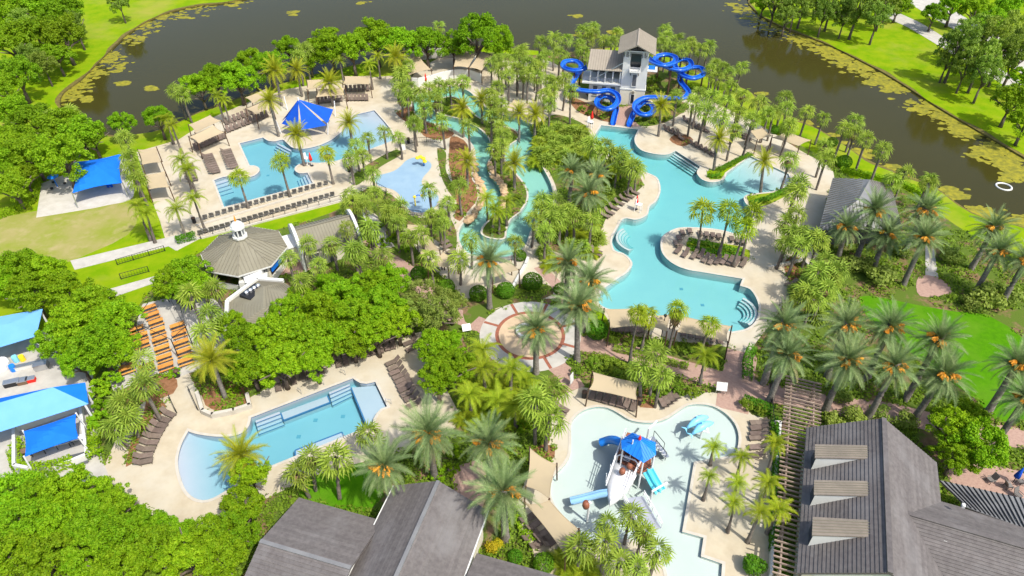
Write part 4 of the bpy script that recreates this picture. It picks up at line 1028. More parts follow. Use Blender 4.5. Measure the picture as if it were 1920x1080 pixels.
# rocks beside the river
def rocks():
    r = random.Random(11); pts = []
    for c, n in ((((890, 300), (893, 330), (906, 350), (909, 370), (903, 385), (888, 408), (874, 420)), 3), (((920, 310), (930, 332), (945, 350), (948, 370), (945, 390), (920, 420)), 3)):
        for i in range(len(c) - 1):
            for k in range(n): t = k / n; pts.append((c[i][0] * (1 - t) + c[i + 1][0] * t - 2, c[i][1] * (1 - t) + c[i + 1][1] * t))
    pts = sorted(pts, key=lambda p: p[1])
    for i, p in enumerate(pts):
        C = G(*p); me = bpy.data.meshes.new('boulder'); bm = bmesh.new(); bmesh.ops.create_icosphere(bm, subdivisions=2, radius=1)
        for v in bm.verts: v.co *= r.uniform(0.8, 1.15)
        bm.to_mesh(me); bm.free(); me.materials.append(MAT['rock'])
        o = link('boulder', me); o.location = (C.x, C.y, 0.15); o.scale = (r.uniform(0.5, 0.95), r.uniform(0.45, 0.8), r.uniform(0.3, 0.55)); o.rotation_euler = (0, 0, r.uniform(0, 6))
        tag(o, f'{ordw(i + 1)} tan boulder edging the lazy river, counting from its far end', 'boulder', 'river boulders')
rocks()

# ================================================================== slides, sails, play things
def spline3(P, step=0.25):
    out = []
    n = len(P)
    for i in range(n - 1):
        a, b, c, d = P[max(i - 1, 0)], P[i], P[i + 1], P[min(i + 2, n - 1)]
        k = max(2, int((c - b).length / step))
        for j in range(k):
            t = j / k; t2, t3 = t * t, t * t * t
            out.append(0.5 * ((2 * b) + (c - a) * t + (2 * a - 5 * b + 4 * c - d) * t2 + (3 * b - a - 3 * c + d) * t3))
    out.append(P[-1]); return out
def flume_mesh(path, rad, lo=-108, hi=108, n=10, th=0.07, bank=0.0):
    vs, fs = [], []; m = len(path); up = Vector((0, 0, 1))
    for i, p in enumerate(path):
        t = (path[min(i + 1, m - 1)] - path[max(i - 1, 0)]).normalized(); s = t.cross(up)
        s = s.normalized() if s.length > 1e-4 else Vector((1, 0, 0)); u = s.cross(t).normalized()
        for r in (rad, rad + th):
            for k in range(n + 1):
                a = R(lo + (hi - lo) * k / n)
                vs.append(p + (s * math.sin(a) - u * math.cos(a)) * r + u * rad)
    w = 2 * (n + 1)
    for i in range(m - 1):
        for k in range(n):
            a = i * w + k; fs.append((a, a + 1, a + w + 1, a + w))
            b = a + n + 1; fs.append((b, b + w, b + w + 1, b + 1))
        for k in (0, n):
            a = i * w + k; b = a + n + 1; fs.append((a, a + w, b + w, b))
    return vs, fs
def slide(label, pts, rad, m, posts, supports='bronze', name='water_slide', lo=-108, hi=108):
    P = [G(x, y, z) for (x, y, z) in pts]; path = spline3(P)
    T = thing(name, label, 'water slide', (P[0].x, P[0].y, 0), 0.0, 'slides')
    mb = MB(); v, f = flume_mesh(path, rad, lo, hi); mb.add(v, f); part(T, 'flume', mb, m, True)
    cum = [0.0]
    for i in range(1, len(path)): cum.append(cum[-1] + (path[i] - path[i - 1]).length)
    nj = int(cum[-1] / 3.0)
    for j in range(1, nj):                                  # bolted joint flanges
        i = min(range(len(path)), key=lambda q: abs(cum[q] - j * 3.0))
        seg = path[max(0, i - 0):i + 2]
        if len(seg) < 2: continue
        d = (seg[1] - seg[0]).normalized() * 0.05
        mb = MB(); v, f = flume_mesh([seg[0] - d, seg[0] + d], rad - 0.0, lo, hi, th=0.14); mb.add(v, f); part(T, 'flange', mb, m)
    for t in posts:
        i = min(len(path) - 1, int(t * len(path))); p = path[i]
        mb = MB(); mb.tube([(p.x, p.y, -0.1), (p.x, p.y, p.z - 0.02)], 0.17 if p.z > 3 else 0.1, 8); part(T, 'post', mb, supports)
    return T
slide('blue open slide looping off the gallery wing on the left of the tower',
      [(1103, 128, 5.2), (1090, 134, 5.0), (1072, 135, 4.8), (1056, 129, 4.65), (1060, 119, 4.5), (1078, 118, 4.35), (1089, 126, 4.15), (1087, 138, 3.8), (1079, 149, 3.5), (1073, 160, 3.2), (1078, 170, 3.0), (1098, 174, 2.9), (1122, 175, 2.8), (1140, 173, 2.65), (1155, 180, 2.5), (1159, 192, 2.3), (1150, 204, 2.1), (1135, 208, 1.9), (1121, 202, 1.75), (1119, 193, 1.6), (1128, 185, 1.4), (1142, 186, 1.2), (1152, 196, 0.95), (1155, 208, 0.7), (1152, 221, 0.4), (1149, 235, 0.06)],
      0.47, 'slide_blue', (0.06, 0.14, 0.24, 0.38, 0.5, 0.6, 0.72, 0.84))
slide('blue open slide with three stacked loops on the right of the tower',
      [(1214, 112, 6.5), (1226, 121, 6.35), (1245, 126, 6.2), (1263, 121, 6.05), (1265, 111, 5.95), (1250, 106, 5.85), (1233, 109, 5.7), (1229, 118, 5.5), (1245, 127, 5.3), (1263, 133, 5.1), (1281, 134, 4.95), (1295, 127, 4.85), (1291, 117, 4.7), (1276, 115, 4.6), (1265, 122, 4.5), (1268, 133, 4.3), (1281, 145, 4.1), (1301, 150, 3.95), (1319, 142, 3.85), (1313, 131, 3.75), (1296, 130, 3.6), (1282, 136, 3.4), (1275, 146, 3.2), (1276, 158, 2.9), (1284, 168, 2.7), (1290, 178, 2.5), (1282, 187, 2.4), (1260, 188, 2.3), (1233, 186, 2.2), (1210, 187, 2.05), (1194, 195, 1.85), (1190, 207, 1.65), (1200, 217, 1.45), (1216, 218, 1.3), (1225, 210, 1.15), (1219, 199, 1.05), (1206, 196, 0.95), (1196, 204, 0.8), (1189, 214, 0.6), (1184, 225, 0.35), (1179, 238, 0.06)],
      0.47, 'slide_blue', (0.07, 0.15, 0.22, 0.3, 0.4, 0.48, 0.57, 0.68, 0.78, 0.87))

# ------------------------------------------------------------------ fabric shades
def sail(label, corners, hs, m='sail_beige', sag=0.10, edge=0.10, poles=True, name='shade_sail', group='beige shade sails', pm='bronze', ridge=None, nn=10):
    """four-corner fabric: corners given as surveyed at their own heights; edges curve in, middle sags or peaks"""
    C = [G(c[0], c[1], h) for c, h in zip(corners, hs)]
    ctr = sum(C, Vector()) / 4
    T = thing(name, label, 'shade canopy', (ctr.x, ctr.y, 0), 0.0, group)
    vs, fs = [], []
    for i in range(nn + 1):
        for j in range(nn + 1):
            u, v = i / nn, j / nn
            p = C[0] * ((1 - u) * (1 - v)) + C[1] * (u * (1 - v)) + C[2] * (u * v) + C[3] * ((1 - u) * v)
            e = (1 - 4 * u * (1 - u)) * 0  # plain bilinear, then pull the edges in
            ku, kv = 4 * u * (1 - u), 4 * v * (1 - v)
            pull = edge * ((1 - kv) * ku + (1 - ku) * kv)
            p = p.lerp(Vector((ctr.x, ctr.y, p.z)), pull)
            if ridge: p.z += ridge * max(0, 1 - 2 * max(abs(u - 0.5), abs(v - 0.5))) 
            else: p.z -= sag * ku * kv
            vs.append(p)
    for i in range(nn):
        for j in range(nn):
            a = i * (nn + 1) + j; fs.append((a, a + 1, a + nn + 2, a + nn + 1))
    mb = MB(); mb.add(vs, fs); o = part(T, 'canopy', mb, m, ridge is None)
    b = MB()
    def border(ids):
        b.tube([vs[k] for k in ids], 0.035, 5)
    border([j for j in range(nn + 1)]); border([nn * (nn + 1) + j for j in range(nn + 1)]); border([i * (nn + 1) for i in range(nn + 1)]); border([i * (nn + 1) + nn for i in range(nn + 1)])
    sub(o, T, 'hem', b, m)
    if poles:
        for c in C:
            d = Vector((c.x - ctr.x, c.y - ctr.y, 0)).normalized() * 0.25
            mb = MB(); mb.tube([(c.x + d.x, c.y + d.y, 0), (c.x + d.x * 0.3, c.y + d.y * 0.3, c.z + 0.15)], 0.085, 7); part(T, 'pole', mb, pm)
    return T
SAILS = [
 ('beige sail at the left end of the curved cabana wall', [(755, 111), (784, 103), (808, 130), (766, 141)], (3.0, 3.6, 2.7, 3.2)),
 ('beige sail over the middle of the curved cabana wall', [(854, 93), (899, 95), (878, 127), (851, 125)], (3.2, 3.8, 2.9, 3.3)),
 ('beige sail at the right end of the curved cabana wall', [(901, 96), (926, 101), (903, 133), (880, 127)], (3.2, 3.6, 2.9, 3.3)),
 ('far beige sail over loungers above the beach-entry deck', [(646, 143), (695, 142), (693, 158), (643, 157)], (3.3, 3.0, 2.9, 3.2)),
 ('near beige sail over loungers behind the star sails', [(594, 167), (646, 165), (646, 178), (593, 182)], (3.3, 3.0, 2.9, 3.2)),
 ('small far beige sail behind the tall feather palms', [(575, 150), (607, 148), (606, 164), (576, 168)], (3.1, 3.1, 2.8, 2.9)),
 ('beige sail end tucked beneath lakeside trees', [(460, 183), (500, 166), (506, 180), (474, 194)], (3.1, 3.0, 2.8, 2.9)),
 ('beige sail just below the one tucked beneath lakeside trees', [(462, 204), (500, 187), (509, 199), (480, 215)], (3.1, 3.0, 2.8, 2.9)),
 ('far one of two long beige sails by the lounger blocks', [(354, 234), (394, 216), (414, 226), (366, 249)], (3.0, 3.3, 2.8, 2.9)),
 ('near one of two long beige sails by the lounger blocks', [(355, 257), (401, 235), (420, 248), (372, 269)], (3.0, 3.3, 2.8, 2.9)),
 ('upper of two square beige canopies beside the playground', [(259, 281), (293, 277), (302, 304), (267, 309)], (2.9, 2.9, 2.7, 2.7)),
 ('lower of two square beige canopies beside the playground', [(272, 329), (309, 321), (317, 351), (279, 355)], (2.9, 2.9, 2.7, 2.7)),
 ('small beige sail at the far head of the river', [(963, 187), (1003, 198), (991, 205), (950, 200)], (2.8, 3.1, 2.6, 2.8)),
 ('flat beige canopy below the toddler splash pad', [(764, 421), (803, 422), (794, 439), (760, 433)], (2.9, 2.9, 2.7, 2.7)),
 ('tapered beige sail between splash pad and round shrubs', [(782, 439), (802, 441), (824, 470), (789, 477)], (3.2, 2.8, 3.2, 2.6)),
 ('kite-shaped beige sail nearest the round shrubs', [(831, 473), (855, 486), (840, 502), (804, 497)], (3.3, 2.7, 3.2, 2.6)),
 ('beige sail behind the silver palm above the plaza', [(922, 498), (958, 488), (972, 506), (925, 520)], (3.2, 2.8, 3.1, 2.7)),
 ('beige sail at the left of the lagoon near shore', [(1134, 580), (1211, 576), (1216, 611), (1144, 615)], (3.2, 3.0, 2.7, 3.0)),
 ('beige sail in the middle of the lagoon near shore', [(1224, 592), (1259, 589), (1250, 622), (1220, 612)], (3.2, 2.7, 3.0, 2.7)),
 ('long beige sail at the right of the lagoon near shore', [(1273, 591), (1371, 612), (1364, 641), (1270, 622)], (3.3, 2.9, 2.8, 3.0)),
 ('beige sail over loungers at the top of the splash pool', [(1112, 698), (1199, 718), (1194, 750), (1105, 730)], (3.0, 3.0, 2.7, 2.8)),
 ('upper beige sail on the left bank of splash pool', [(994, 841), (1043, 871), (1030, 935), (987, 912)], (3.3, 2.8, 3.3, 2.8)),
 ('lower beige sail on the left bank of splash pool', [(1030, 938), (1084, 992), (1060, 1040), (986, 945)], (3.3, 2.8, 3.2, 2.8)),
 ('beige sail on the lakeside deck near the beach end', [(1448, 258), (1475, 246), (1520, 263), (1498, 274)], (2.9, 3.2, 2.9, 2.8)),
 ('small beige sail corner left of lakeside deck sail', [(1405, 245), (1430, 240), (1447, 255), (1420, 262)], (2.9, 3.1, 2.8, 2.8)),
]
for lab, c, h in SAILS: sail(lab, c, h)
sail('big bright blue four-sided canopy over the sand playground', [(138, 304), (229, 288), (229, 343), (136, 362)], (3.0, 3.0, 2.6, 2.6), 'sail_blue_bright', edge=0.12, group='blue canopies', pm='steel', ridge=1.4, nn=8)
sail('small bright blue peaked canopy in the white-walled yard', [(45, 809), (142, 777), (147, 821), (47, 856)], (3.0, 3.0, 2.7, 2.7), 'sail_blue_bright', edge=0.06, group='blue canopies', pm='white_paint', ridge=0.7, nn=8)
def ridge_canopy(label, A, B, C_, D_, r0, r1, ze, zr, m='sail_light_blue', m2='sail_blue_bright'):
    """long ridged fabric roof: far eave A-B, near eave D-C, ridge r0-r1"""
    a, b, c, d = (G(*p, ze) for p in (A, B, C_, D_)); p0, p1 = G(*r0, zr), G(*r1, zr)
    ctr = (a + b + c + d) / 4; T = thing('fabric_roof', label, 'canopy', (ctr.x, ctr.y, 0), 0.0, 'light blue fabric roofs')
    for poly, mm in (([a, b, p1, p0], m2), ([b, c, p1], m2 if m2 != m else m), ([c, d, p0, p1], m), ([d, a, p0], m)):
        mb = MB(); mb.slab(poly, 0.05); part(T, 'canopy_panel', mb, mm)
    for p in (a, b, c, d):
        q = p.lerp(ctr, 0.06); mb = MB(); mb.tube([(q.x, q.y, 0), (q.x, q.y, ze - 0.05)], 0.12, 6); part(T, 'pole', mb, 'white_paint')
ridge_canopy('pale blue fabric roof at the left edge behind the yard trees', (-90, 610), (80, 579), (68, 630), (-90, 678), (-70, 625), (20, 606), 3.4, 3.6, 'sail_light_blue', 'sail_light_blue')
ridge_canopy('long pale blue fabric roof with darker far slope in the service yard', (-90, 765), (160, 717), (166, 757), (-90, 838), (-60, 772), (99, 726), 3.4, 4.4)
def star_sails():
    base = G(572, 247); T = thing('star_canopy', 'star of four royal blue triangular sails on a tall white mast', 'shade canopy', base, 0.0, 'blue canopies')
    top = G(567, 187, 6.2); top = Vector((base.x, base.y, 6.4))
    tris = [((528, 232), 2.2, (561, 242), 2.3), ((565, 244), 2.0, (612, 235), 2.2), ((625, 205), 2.8, (614, 232), 2.3), ((558, 203), 2.6, (528, 227), 2.2)]
    for (p, hp, q, hq) in tris:
        A, B = G(*p, hp), G(*q, hq); n = 8; vs, fs = [], []
        for i in range(n + 1):
            for j in range(n + 1):
                u, v = i / n, j / n
                pt = top.lerp(A.lerp(B, v), u); mid = (top + A + B) / 3
                pull = 0.05 * (4 * u * (1 - u)) * abs(2 * v - 1) + 0.12 * (4 * v * (1 - v)) * (u > 0.99)
                pt = pt.lerp(top.lerp((A + B) / 2, u), pull); vs.append(pt)
        for i in range(n):
            for j in range(n): a = i * (n + 1) + j; fs.append((a, a + 1, a + n + 2, a + n + 1))
        mb = MB(); mb.add(vs, fs); part(T, 'sail', mb, 'sail_blue', True)
    mb = MB(); mb.tube([(base.x, base.y, 0), (base.x, base.y, 6.7)], [0.22, 0.14], 8); part(T, 'mast', mb, 'white_paint')
    for (p, z) in (((524, 251), 2.6), ((631, 217), 3.0), ((618, 253), 2.4), ((560, 262), 2.2), ((538, 205), 2.7)):
        q = G(*p); mb = MB(); d = (Vector((q.x, q.y, 0)) - Vector((base.x, base.y, 0))).normalized() * 0.35; mb.tube([(q.x - d.x, q.y - d.y, 0), (q.x + d.x * 0.2, q.y + d.y * 0.2, z)], 0.1, 7); part(T, 'pole', mb, 'white_paint')
star_sails()

# ------------------------------------------------------------------ play boat
def play_boat():
    S, Bw = G(1190, 848, 0), G(1143, 948, 1.5); Bw.z = 0; S.z = 0
    O = (S + Bw) / 2; ax = (S - Bw).normalized(); ang = math.atan2(ax.y, ax.x); fr = Frame(O, ang)   # x towards stern, y to port
    T = thing('play_boat', 'white play boat with blue ribbed canopy in the splash pool', 'play structure', O, ang, 'play features')
    def loc(p): d = Vector((p.x, p.y, 0)) - fr.o; c, s = math.cos(ang), math.sin(ang); return Vector((d.x * c + d.y * s, -d.x * s + d.y * c, p.z))
    bow = loc(G(1143, 948, 1.5)).x
    L = 4.9; vs, fs = [], []; nx, nr = 10, 8
    for i in range(nx + 1):
        t = i / nx; x = bow + L * t; w = 1.3 * (1 - (1 - t) ** 2.2) ** 0.8; zk = 0.1 + 1.1 * (1 - t) ** 3; zd = 1.75 + 0.35 * (1 - t)
        for k in range(nr + 1):
            a = math.pi * k / nr; y = w * math.cos(a) * (1.0 if True else 0)
            z = zd - (zd - zk) * math.sin(a) ** 0.7 if 0 < k < nr else zd
            vs.append(fr.w(x, y, z))
        vs.append(fr.w(x, 0, zd + 0.28 * math.sin(math.pi * min(1, t * 0.9 + 0.1))))
    w_ = nr + 2
    for i in range(nx):
        for k in range(nr): a = i * w_ + k; fs.append((a, a + w_, a + w_ + 1, a + 1))
        a = i * w_; fs += [(a, a + nr + 1, a + w_ + nr + 1, a + w_), (a + nr, a + w_ + nr, a + w_ + nr + 1, a + nr + 1)]
    mb = MB(); mb.add(vs, fs); part(T, 'hull', mb, 'boat_white', True)
    x0 = bow + L
    m = MB(); m.box(fr.w(x0 + 1.5, 0, 1.0), (3.2, 2.3, 0.14), ang); part(T, 'lower_deck', m, 'play_brown')
    m = MB(); m.box(fr.w(x0 + 1.9, -0.1, 2.15), (3.6, 2.6, 0.14), ang); part(T, 'deck', m, 'play_brown')
    m = MB(); m.box(fr.w(x0 + 0.15, 0, 1.5), (0.12, 2.2, 1.0), ang); part(T, 'windshield', m, 'glass_dark')
    m = MB(); m.box(fr.w(x0 + 0.5, 0.15, 1.7), (0.7, 0.8, 1.1), ang); part(T, 'console', m, 'boat_white')
    for (xa, za, ww) in ((x0 - 0.1, 3.0, 1.05), (x0 + 1.5, 4.0, 1.25)):     # white arches over the deck
        m = MB(); m.tube([fr.w(xa, -ww, 1.2), fr.w(xa + 0.1, -ww, za - 0.25), fr.w(xa + 0.15, -ww + 0.25, za), fr.w(xa + 0.15, ww - 0.25, za), fr.w(xa + 0.1, ww, za - 0.25), fr.w(xa, ww, 1.2)], 0.08, 8); part(T, 'arch', m, 'white_paint', True)
    for s in (-1, 1):
        for z in (2.3, 2.7, 3.1):
            m = MB(); m.tube([fr.w(bow + 1.6, s * 1.0, z - 0.3), fr.w(x0, s * 1.2, z), fr.w(x0 + 3.4, s * 1.35, z)], 0.05, 6); part(T, 'rail', m, 'white_paint')
        for k in range(6):
            m = MB(); x = bow + 2.2 + k * 1.15; m.tube([fr.w(x, s * 1.2, 1.2), fr.w(x, s * 1.25, 3.1)], 0.045, 6); part(T, 'rail_post', m, 'white_paint')
    for (px, py) in ((1183, 845), (1197, 857), (1188, 862), (1166, 851), (1167, 883), (1181, 873)):
        c = G(px, py, 2.7); m = MB(); m.lathe([(0.22, 2.25), (0.32, 2.45), (0.32, 2.75), (0.24, 2.98)], (c.x, c.y, 0), 10); o = part(T, 'barrel', m, 'play_brown', True)
        m = MB(); m.lathe([(0.33, 2.5), (0.33, 2.56)], (c.x, c.y, 0), 10); sub(o, T, 'hoop', m, 'dark_metal')
    # ribbed blue canopy
    ze, za = 4.3, 5.5; apex = G(1199, 826, za)
    q = [G(*p, ze) for p in ((1185.5, 811), (1229, 829), (1230, 853), (1207, 868), (1165.5, 842), (1164.5, 825.5))]
    cx = sum(q, Vector()) / 6; apex = Vector((cx.x, cx.y, za))
    for k in range(6):
        a, b = q[k], q[(k + 1) % 6]; m = MB(); m.slab([a, b, apex], 0.08); o = part(T, 'canopy_panel', m, 'metal_blue')
        for i in range(1, 6):
            f = i / 6; pa = a.lerp(b, f); tt = 1 - abs(2 * f - 1); pb = pa + (apex - (a + b) / 2) * tt
            mb = MB(); mb.bar(pa + Vector((0, 0, 0.03)), pb + Vector((0, 0, 0.03)), 0.06, 0.06); sub(o, T, 'rib', mb, 'metal_blue')
        m = MB(); p = a.lerp(cx, 0.08); m.tube([(p.x, p.y, 0), (p.x, p.y, ze)], 0.09, 7); part(T, 'post', m, 'white_paint')
    m = MB(); m.prism([(p.lerp(cx, 0.1).x, p.lerp(cx, 0.1).y) for p in q], 2.05, 2.2); part(T, 'upper_platform', m, 'play_brown')
    m = MB()
    for k in range(6):
        a, b = q[k].lerp(cx, 0.09), q[(k + 1) % 6].lerp(cx, 0.09)
        for z in (2.6, 3.0): m.bar((a.x, a.y, z), (b.x, b.y, z), 0.05)
    part(T, 'platform_railing', m, 'dark_metal')
    m = MB(); m.tube([G(1180, 865, 2.2), Vector((G(1180, 865, 2.2).x, G(1180, 865, 2.2).y, 5.6))], 0.06, 6); part(T, 'mast', m, 'white_paint')
    m = MB(); m.lathe([(0.12, za - 0.1), (0.16, za + 0.15), (0.02, za + 0.6)], (cx.x, cx.y, 0), 8); part(T, 'finial', m, 'red')
    # three slides of the boat
    def chute(path, rad, m_, lo, hi, nm='slide'):
        P = [G(*p) for p in path]; v, f = flume_mesh(spline3(P, 0.2), rad, lo, hi, th=0.05); mb = MB(); mb.add(v, f); return part(T, nm, mb, m_, True)
    chute([(1172, 838, 2.2), (1162, 834, 2.1), (1150, 831, 1.4), (1140, 832, 0.7), (1130, 834, 0.3)], 0.40, 'metal_blue', -180, 180, 'tube_slide')
    for dx in (0, 8):
        chute([(1206 + dx, 882 - dx * 0.5, 2.1), (1212 + dx, 893 - dx * 0.5, 1.6), (1221 + dx, 909 - dx * 0.5, 0.9), (1232 + dx, 925 - dx * 0.5, 0.35)], 0.33, 'slide_cyan', -95, 95, 'open_slide')
    chute([(1142, 928, 1.5), (1125, 930, 1.2), (1105, 935, 0.8), (1085, 940, 0.5), (1072, 943, 0.3)], 0.36, 'slide_pale', -180, 180, 'tube_slide')
    # gangway with rails and net floor
    g = [G(*p, 1.0) for p in ((1168, 935), (1206, 930))]; h = [G(*p, 0.4) for p in ((1240, 990), (1205, 1002))]
    m = MB(); m.slab([g[0], g[1], h[0], h[1]], 0.08); part(T, 'gangway', m, 'steel')
    for a, b in ((g[1], h[0]), (g[0], h[1])):
        m = MB(); m.bar(a + Vector((0, 0, 0.9)), b + Vector((0, 0, 0.9)), 0.06); m.bar(a + Vector((0, 0, 0.5)), b + Vector((0, 0, 0.5)), 0.05)
        for k in range(5): q_ = a.lerp(b, k / 4); m.bar(q_, q_ + Vector((0, 0, 0.9)), 0.05)
        part(T, 'gangway_railing', m, 'white_paint')
    st = [G(1226, 830, 1.6), G(1246, 850, 0.4)]
    for k in range(5):
        p = st[0].lerp(st[1], k / 4); m = MB(); m.box((p.x, p.y, 1.9 - 0.38 * k), (0.5, 1.1, 0.08), 0.3); part(T, 'stair_tread', m, 'steel')
    for s in (-0.6, 0.6):
        m = MB(); m.bar(st[0] + Vector((0, s, 1.2)), st[1] + Vector((0, s, 0.9)), 0.05); m.bar(st[1] + Vector((0, s, -0.4)), st[1] + Vector((0, s, 0.9)), 0.05); m.bar(st[0] + Vector((0, s, -1.0)), st[0] + Vector((0, s, 1.2)), 0.05); part(T, 'stair_rail', m, 'dark_metal')
play_boat()
def spray_poles():
    for lab, b, top, arm, bucket in (('white pole with tipping brown barrel beside the boat bow', (1101, 976), 3.2, (-0.1, 0.0), True), ('bent white spray pole above the boat canopy', (1212, 828), 2.2, (0.9, 0.7), False), ('bent white spray pole beside the gangway', (1218, 945), 2.2, (1.5, 0.7), False)):
        q = G(*b); T = thing('spray_pole', lab, 'spray pole', (q.x, q.y, -0.3), 0.0, 'play features')
        m = MB(); m.tube([(q.x, q.y, -0.3), (q.x, q.y, top)] + ([] if bucket else [(q.x + arm[0], q.y + arm[1], top + 0.4)]), 0.11, 8); part(T, 'pole', m, 'white_paint')
        if bucket:
            m = MB(); m.tube([(q.x - 0.5, q.y, top - 0.2), (q.x + 0.25, q.y, top - 0.2)], 0.07, 6); part(T, 'arm', m, 'white_paint')
            m = MB(); m.lathe([(0.25, top - 1.0), (0.36, top - 0.7), (0.36, top - 0.4), (0.27, top - 0.1)], (q.x - 0.3, q.y, 0), 10); part(T, 'barrel', m, 'play_brown', True)
spray_poles()
def sea_creatures():
    c = G(1300, 822); T = thing('dolphin_fountain', 'pair of pale blue leaping dolphins on a white spray frame', 'play feature', (c.x, c.y, -0.3), 0.0, 'play features')
    for (px, py, s) in ((1308, 791, 1), (1318, 802, 1)):
        q = G(px, py, 1.5); d = Vector((0.85, 0.5, 0)).normalized(); n = Vector((-d.y, d.x, 0))
        pts, rad = [], []
        for i in range(9):
            t = i / 8; pts.append(q + d * (t - 0.5) * 2.9 + Vector((0, 0, 0.45 * math.sin(math.pi * t) - 0.1))); rad.append(0.06 + 0.36 * math.sin(math.pi * min(1, t * 0.85 + 0.1)) ** 0.8 * (1 if t > 0.2 else 0.7))
        m = MB(); m.tube(pts, rad, 10); o = part(T, 'dolphin', m, 'sea_blue', True)
        tl = pts[0]; m = MB(); m.slab([tl, tl - d * 0.45 + n * 0.45, tl - d * 0.25, tl - d * 0.45 - n * 0.45], 0.06); sub(o, T, 'tail', m, 'sea_blue')
        mid = pts[4] + Vector((0, 0, 0.38)); m = MB(); m.slab([mid + d * 0.3, mid - d * 0.3, mid - d * 0.4 + Vector((0, 0.03, 0.4))], 0.06); sub(o, T, 'fin', m, 'sea_blue')
        for sg in (-1, 1):
            fl = pts[5]; m = MB(); m.slab([fl + n * sg * 0.3, fl + n * sg * 0.8 - d * 0.35 + Vector((0, 0, -0.15)), fl + n * sg * 0.3 - d * 0.35], 0.05); sub(o, T, 'flipper', m, 'white_paint')
        m = MB(); m.tube([(q.x, q.y, -0.3), (q.x, q.y, 1.5)], 0.1, 7); part(T, 'post', m, 'white_paint')
    a, b = G(1296, 800, 0.9), G(1330, 812, 0.9); m = MB(); m.tube([a, b], 0.09, 7); part(T, 'spray_bar', m, 'white_paint')
sea_creatures()
def pad_toys():
    q = G(795, 311); T = thing('flower_fountain', 'yellow flower fountain on the toddler splash pad', 'play feature', q, 0.0, 'play features')
    m = MB(); m.tube([q, (q.x, q.y, 1.3)], 0.12, 7); part(T, 'stem', m, 'metal_blue')
    for (dx, dy, z) in ((0, 0, 1.4), (-0.5, 0.2, 1.6), (-1.0, 0, 1.5), (0.25, -0.3, 1.0)):
        m = MB(); m.lathe([(0.1, z - 0.25), (0.42, z), (0.34, z + 0.2), (0.1, z + 0.25)], (q.x + dx, q.y + dy, 0), 9); part(T, 'bloom', m, 'yellow', True)
    m = MB(); m.tube([(q.x - 1.0, q.y, 1.3), (q.x - 0.5, q.y + 0.2, 1.45), (q.x, q.y, 1.1)], 0.08, 6); part(T, 'branch', m, 'yellow')
    q = G(779, 386); T = thing('spray_arch', 'tall yellow and purple spray post near the pad\'s lower edge', 'play feature', q, 0.0, 'play features')
    m = MB(); m.tube([q, (q.x, q.y, 1.6)], 0.1, 7); part(T, 'post', m, 'yellow')
    m = MB(); m.tube([(q.x, q.y, 1.6), (q.x + 0.5, q.y + 0.2, 1.9), (q.x + 1.1, q.y + 0.3, 1.7)], 0.09, 7); part(T, 'arm', m, 'slide_blue')
    for (dx, dy, z) in ((0, 0, 1.65), (1.1, 0.3, 1.7)):
        m = MB(); m.lathe([(0.1, z - 0.15), (0.3, z), (0.2, z + 0.18)], (q.x + dx, q.y + dy, 0), 8); part(T, 'nozzle', m, 'yellow', True)
pad_toys()

# ================================================================== furniture
def lounger_shapes():
    seat, back, frame = MB(), MB(), []
    seat.box((0.35, 0, 0.36), (1.25, 0.60, 0.06))
    c = Matrix.Rotation(R(42), 3, 'Y'); back.box((-0.56, 0, 0.60), (0.78, 0.60, 0.06), rot=c)
    legs = []
    for x in (-0.2, 0.85):
        for y in (-0.27, 0.27): m = MB(); m.box((x, y, 0.165), (0.06, 0.05, 0.33)); legs.append(m)
    fr = MB()
    for y in (-0.31, 0.31): fr.box((0.33, y, 0.34), (1.34, 0.045, 0.07))
    return seat, back, fr, legs
_s, _b, _f, _l = lounger_shapes()
ME_SEAT, ME_BACK, ME_FRAME = _s.mesh('seat', MAT['lounger']), _b.mesh('backrest', MAT['lounger']), _f.mesh('frame', MAT['lounger_frame'])
ME_LEG = [m.mesh('leg', MAT['lounger_frame']) for m in _l]
_all = MB()
for m in [_s, _b, _f] + _l: _all.add(m.v, m.f)
ME_LOUNGER = _all.mesh('sun_lounger', MAT['lounger'])
def chair_mesh():
    m = MB(); m.box((0.0, 0, 0.42), (0.62, 0.62, 0.06)); m.box((-0.36, 0, 0.78), (0.68, 0.62, 0.06), rot=Matrix.Rotation(R(68), 3, 'Y'))
    for x in (-0.26, 0.26):
        for y in (-0.28, 0.28): m.box((x, y, 0.2), (0.05, 0.05, 0.4))
    for y in (-0.33, 0.33): m.box((0, y, 0.62), (0.55, 0.06, 0.05))
    return m.mesh('pool_chair', MAT['chair_grey'])
ME_CHAIR = chair_mesh()
def ang_of(p, d):
    a, b = G(*p), G(p[0] + d[0], p[1] + d[1]); return math.atan2(b.y - a.y, b.x - a.x)
def put_lounger(p, ang, label, group, detail):
    C = G(*p); z = 0.035
    if not detail:
        o = link('sun_lounger', ME_LOUNGER); o.location = (C.x, C.y, z); o.rotation_euler = (0, 0, ang); return tag(o, label, 'sun lounger', group)
    T = empty('sun_lounger', (C.x, C.y, z), ang); tag(T, label, 'sun lounger', group)
    link('seat', ME_SEAT, T); link('backrest', ME_BACK, T); link('frame', ME_FRAME, T)
    for me in ME_LEG: link('leg', me, T)
    return T
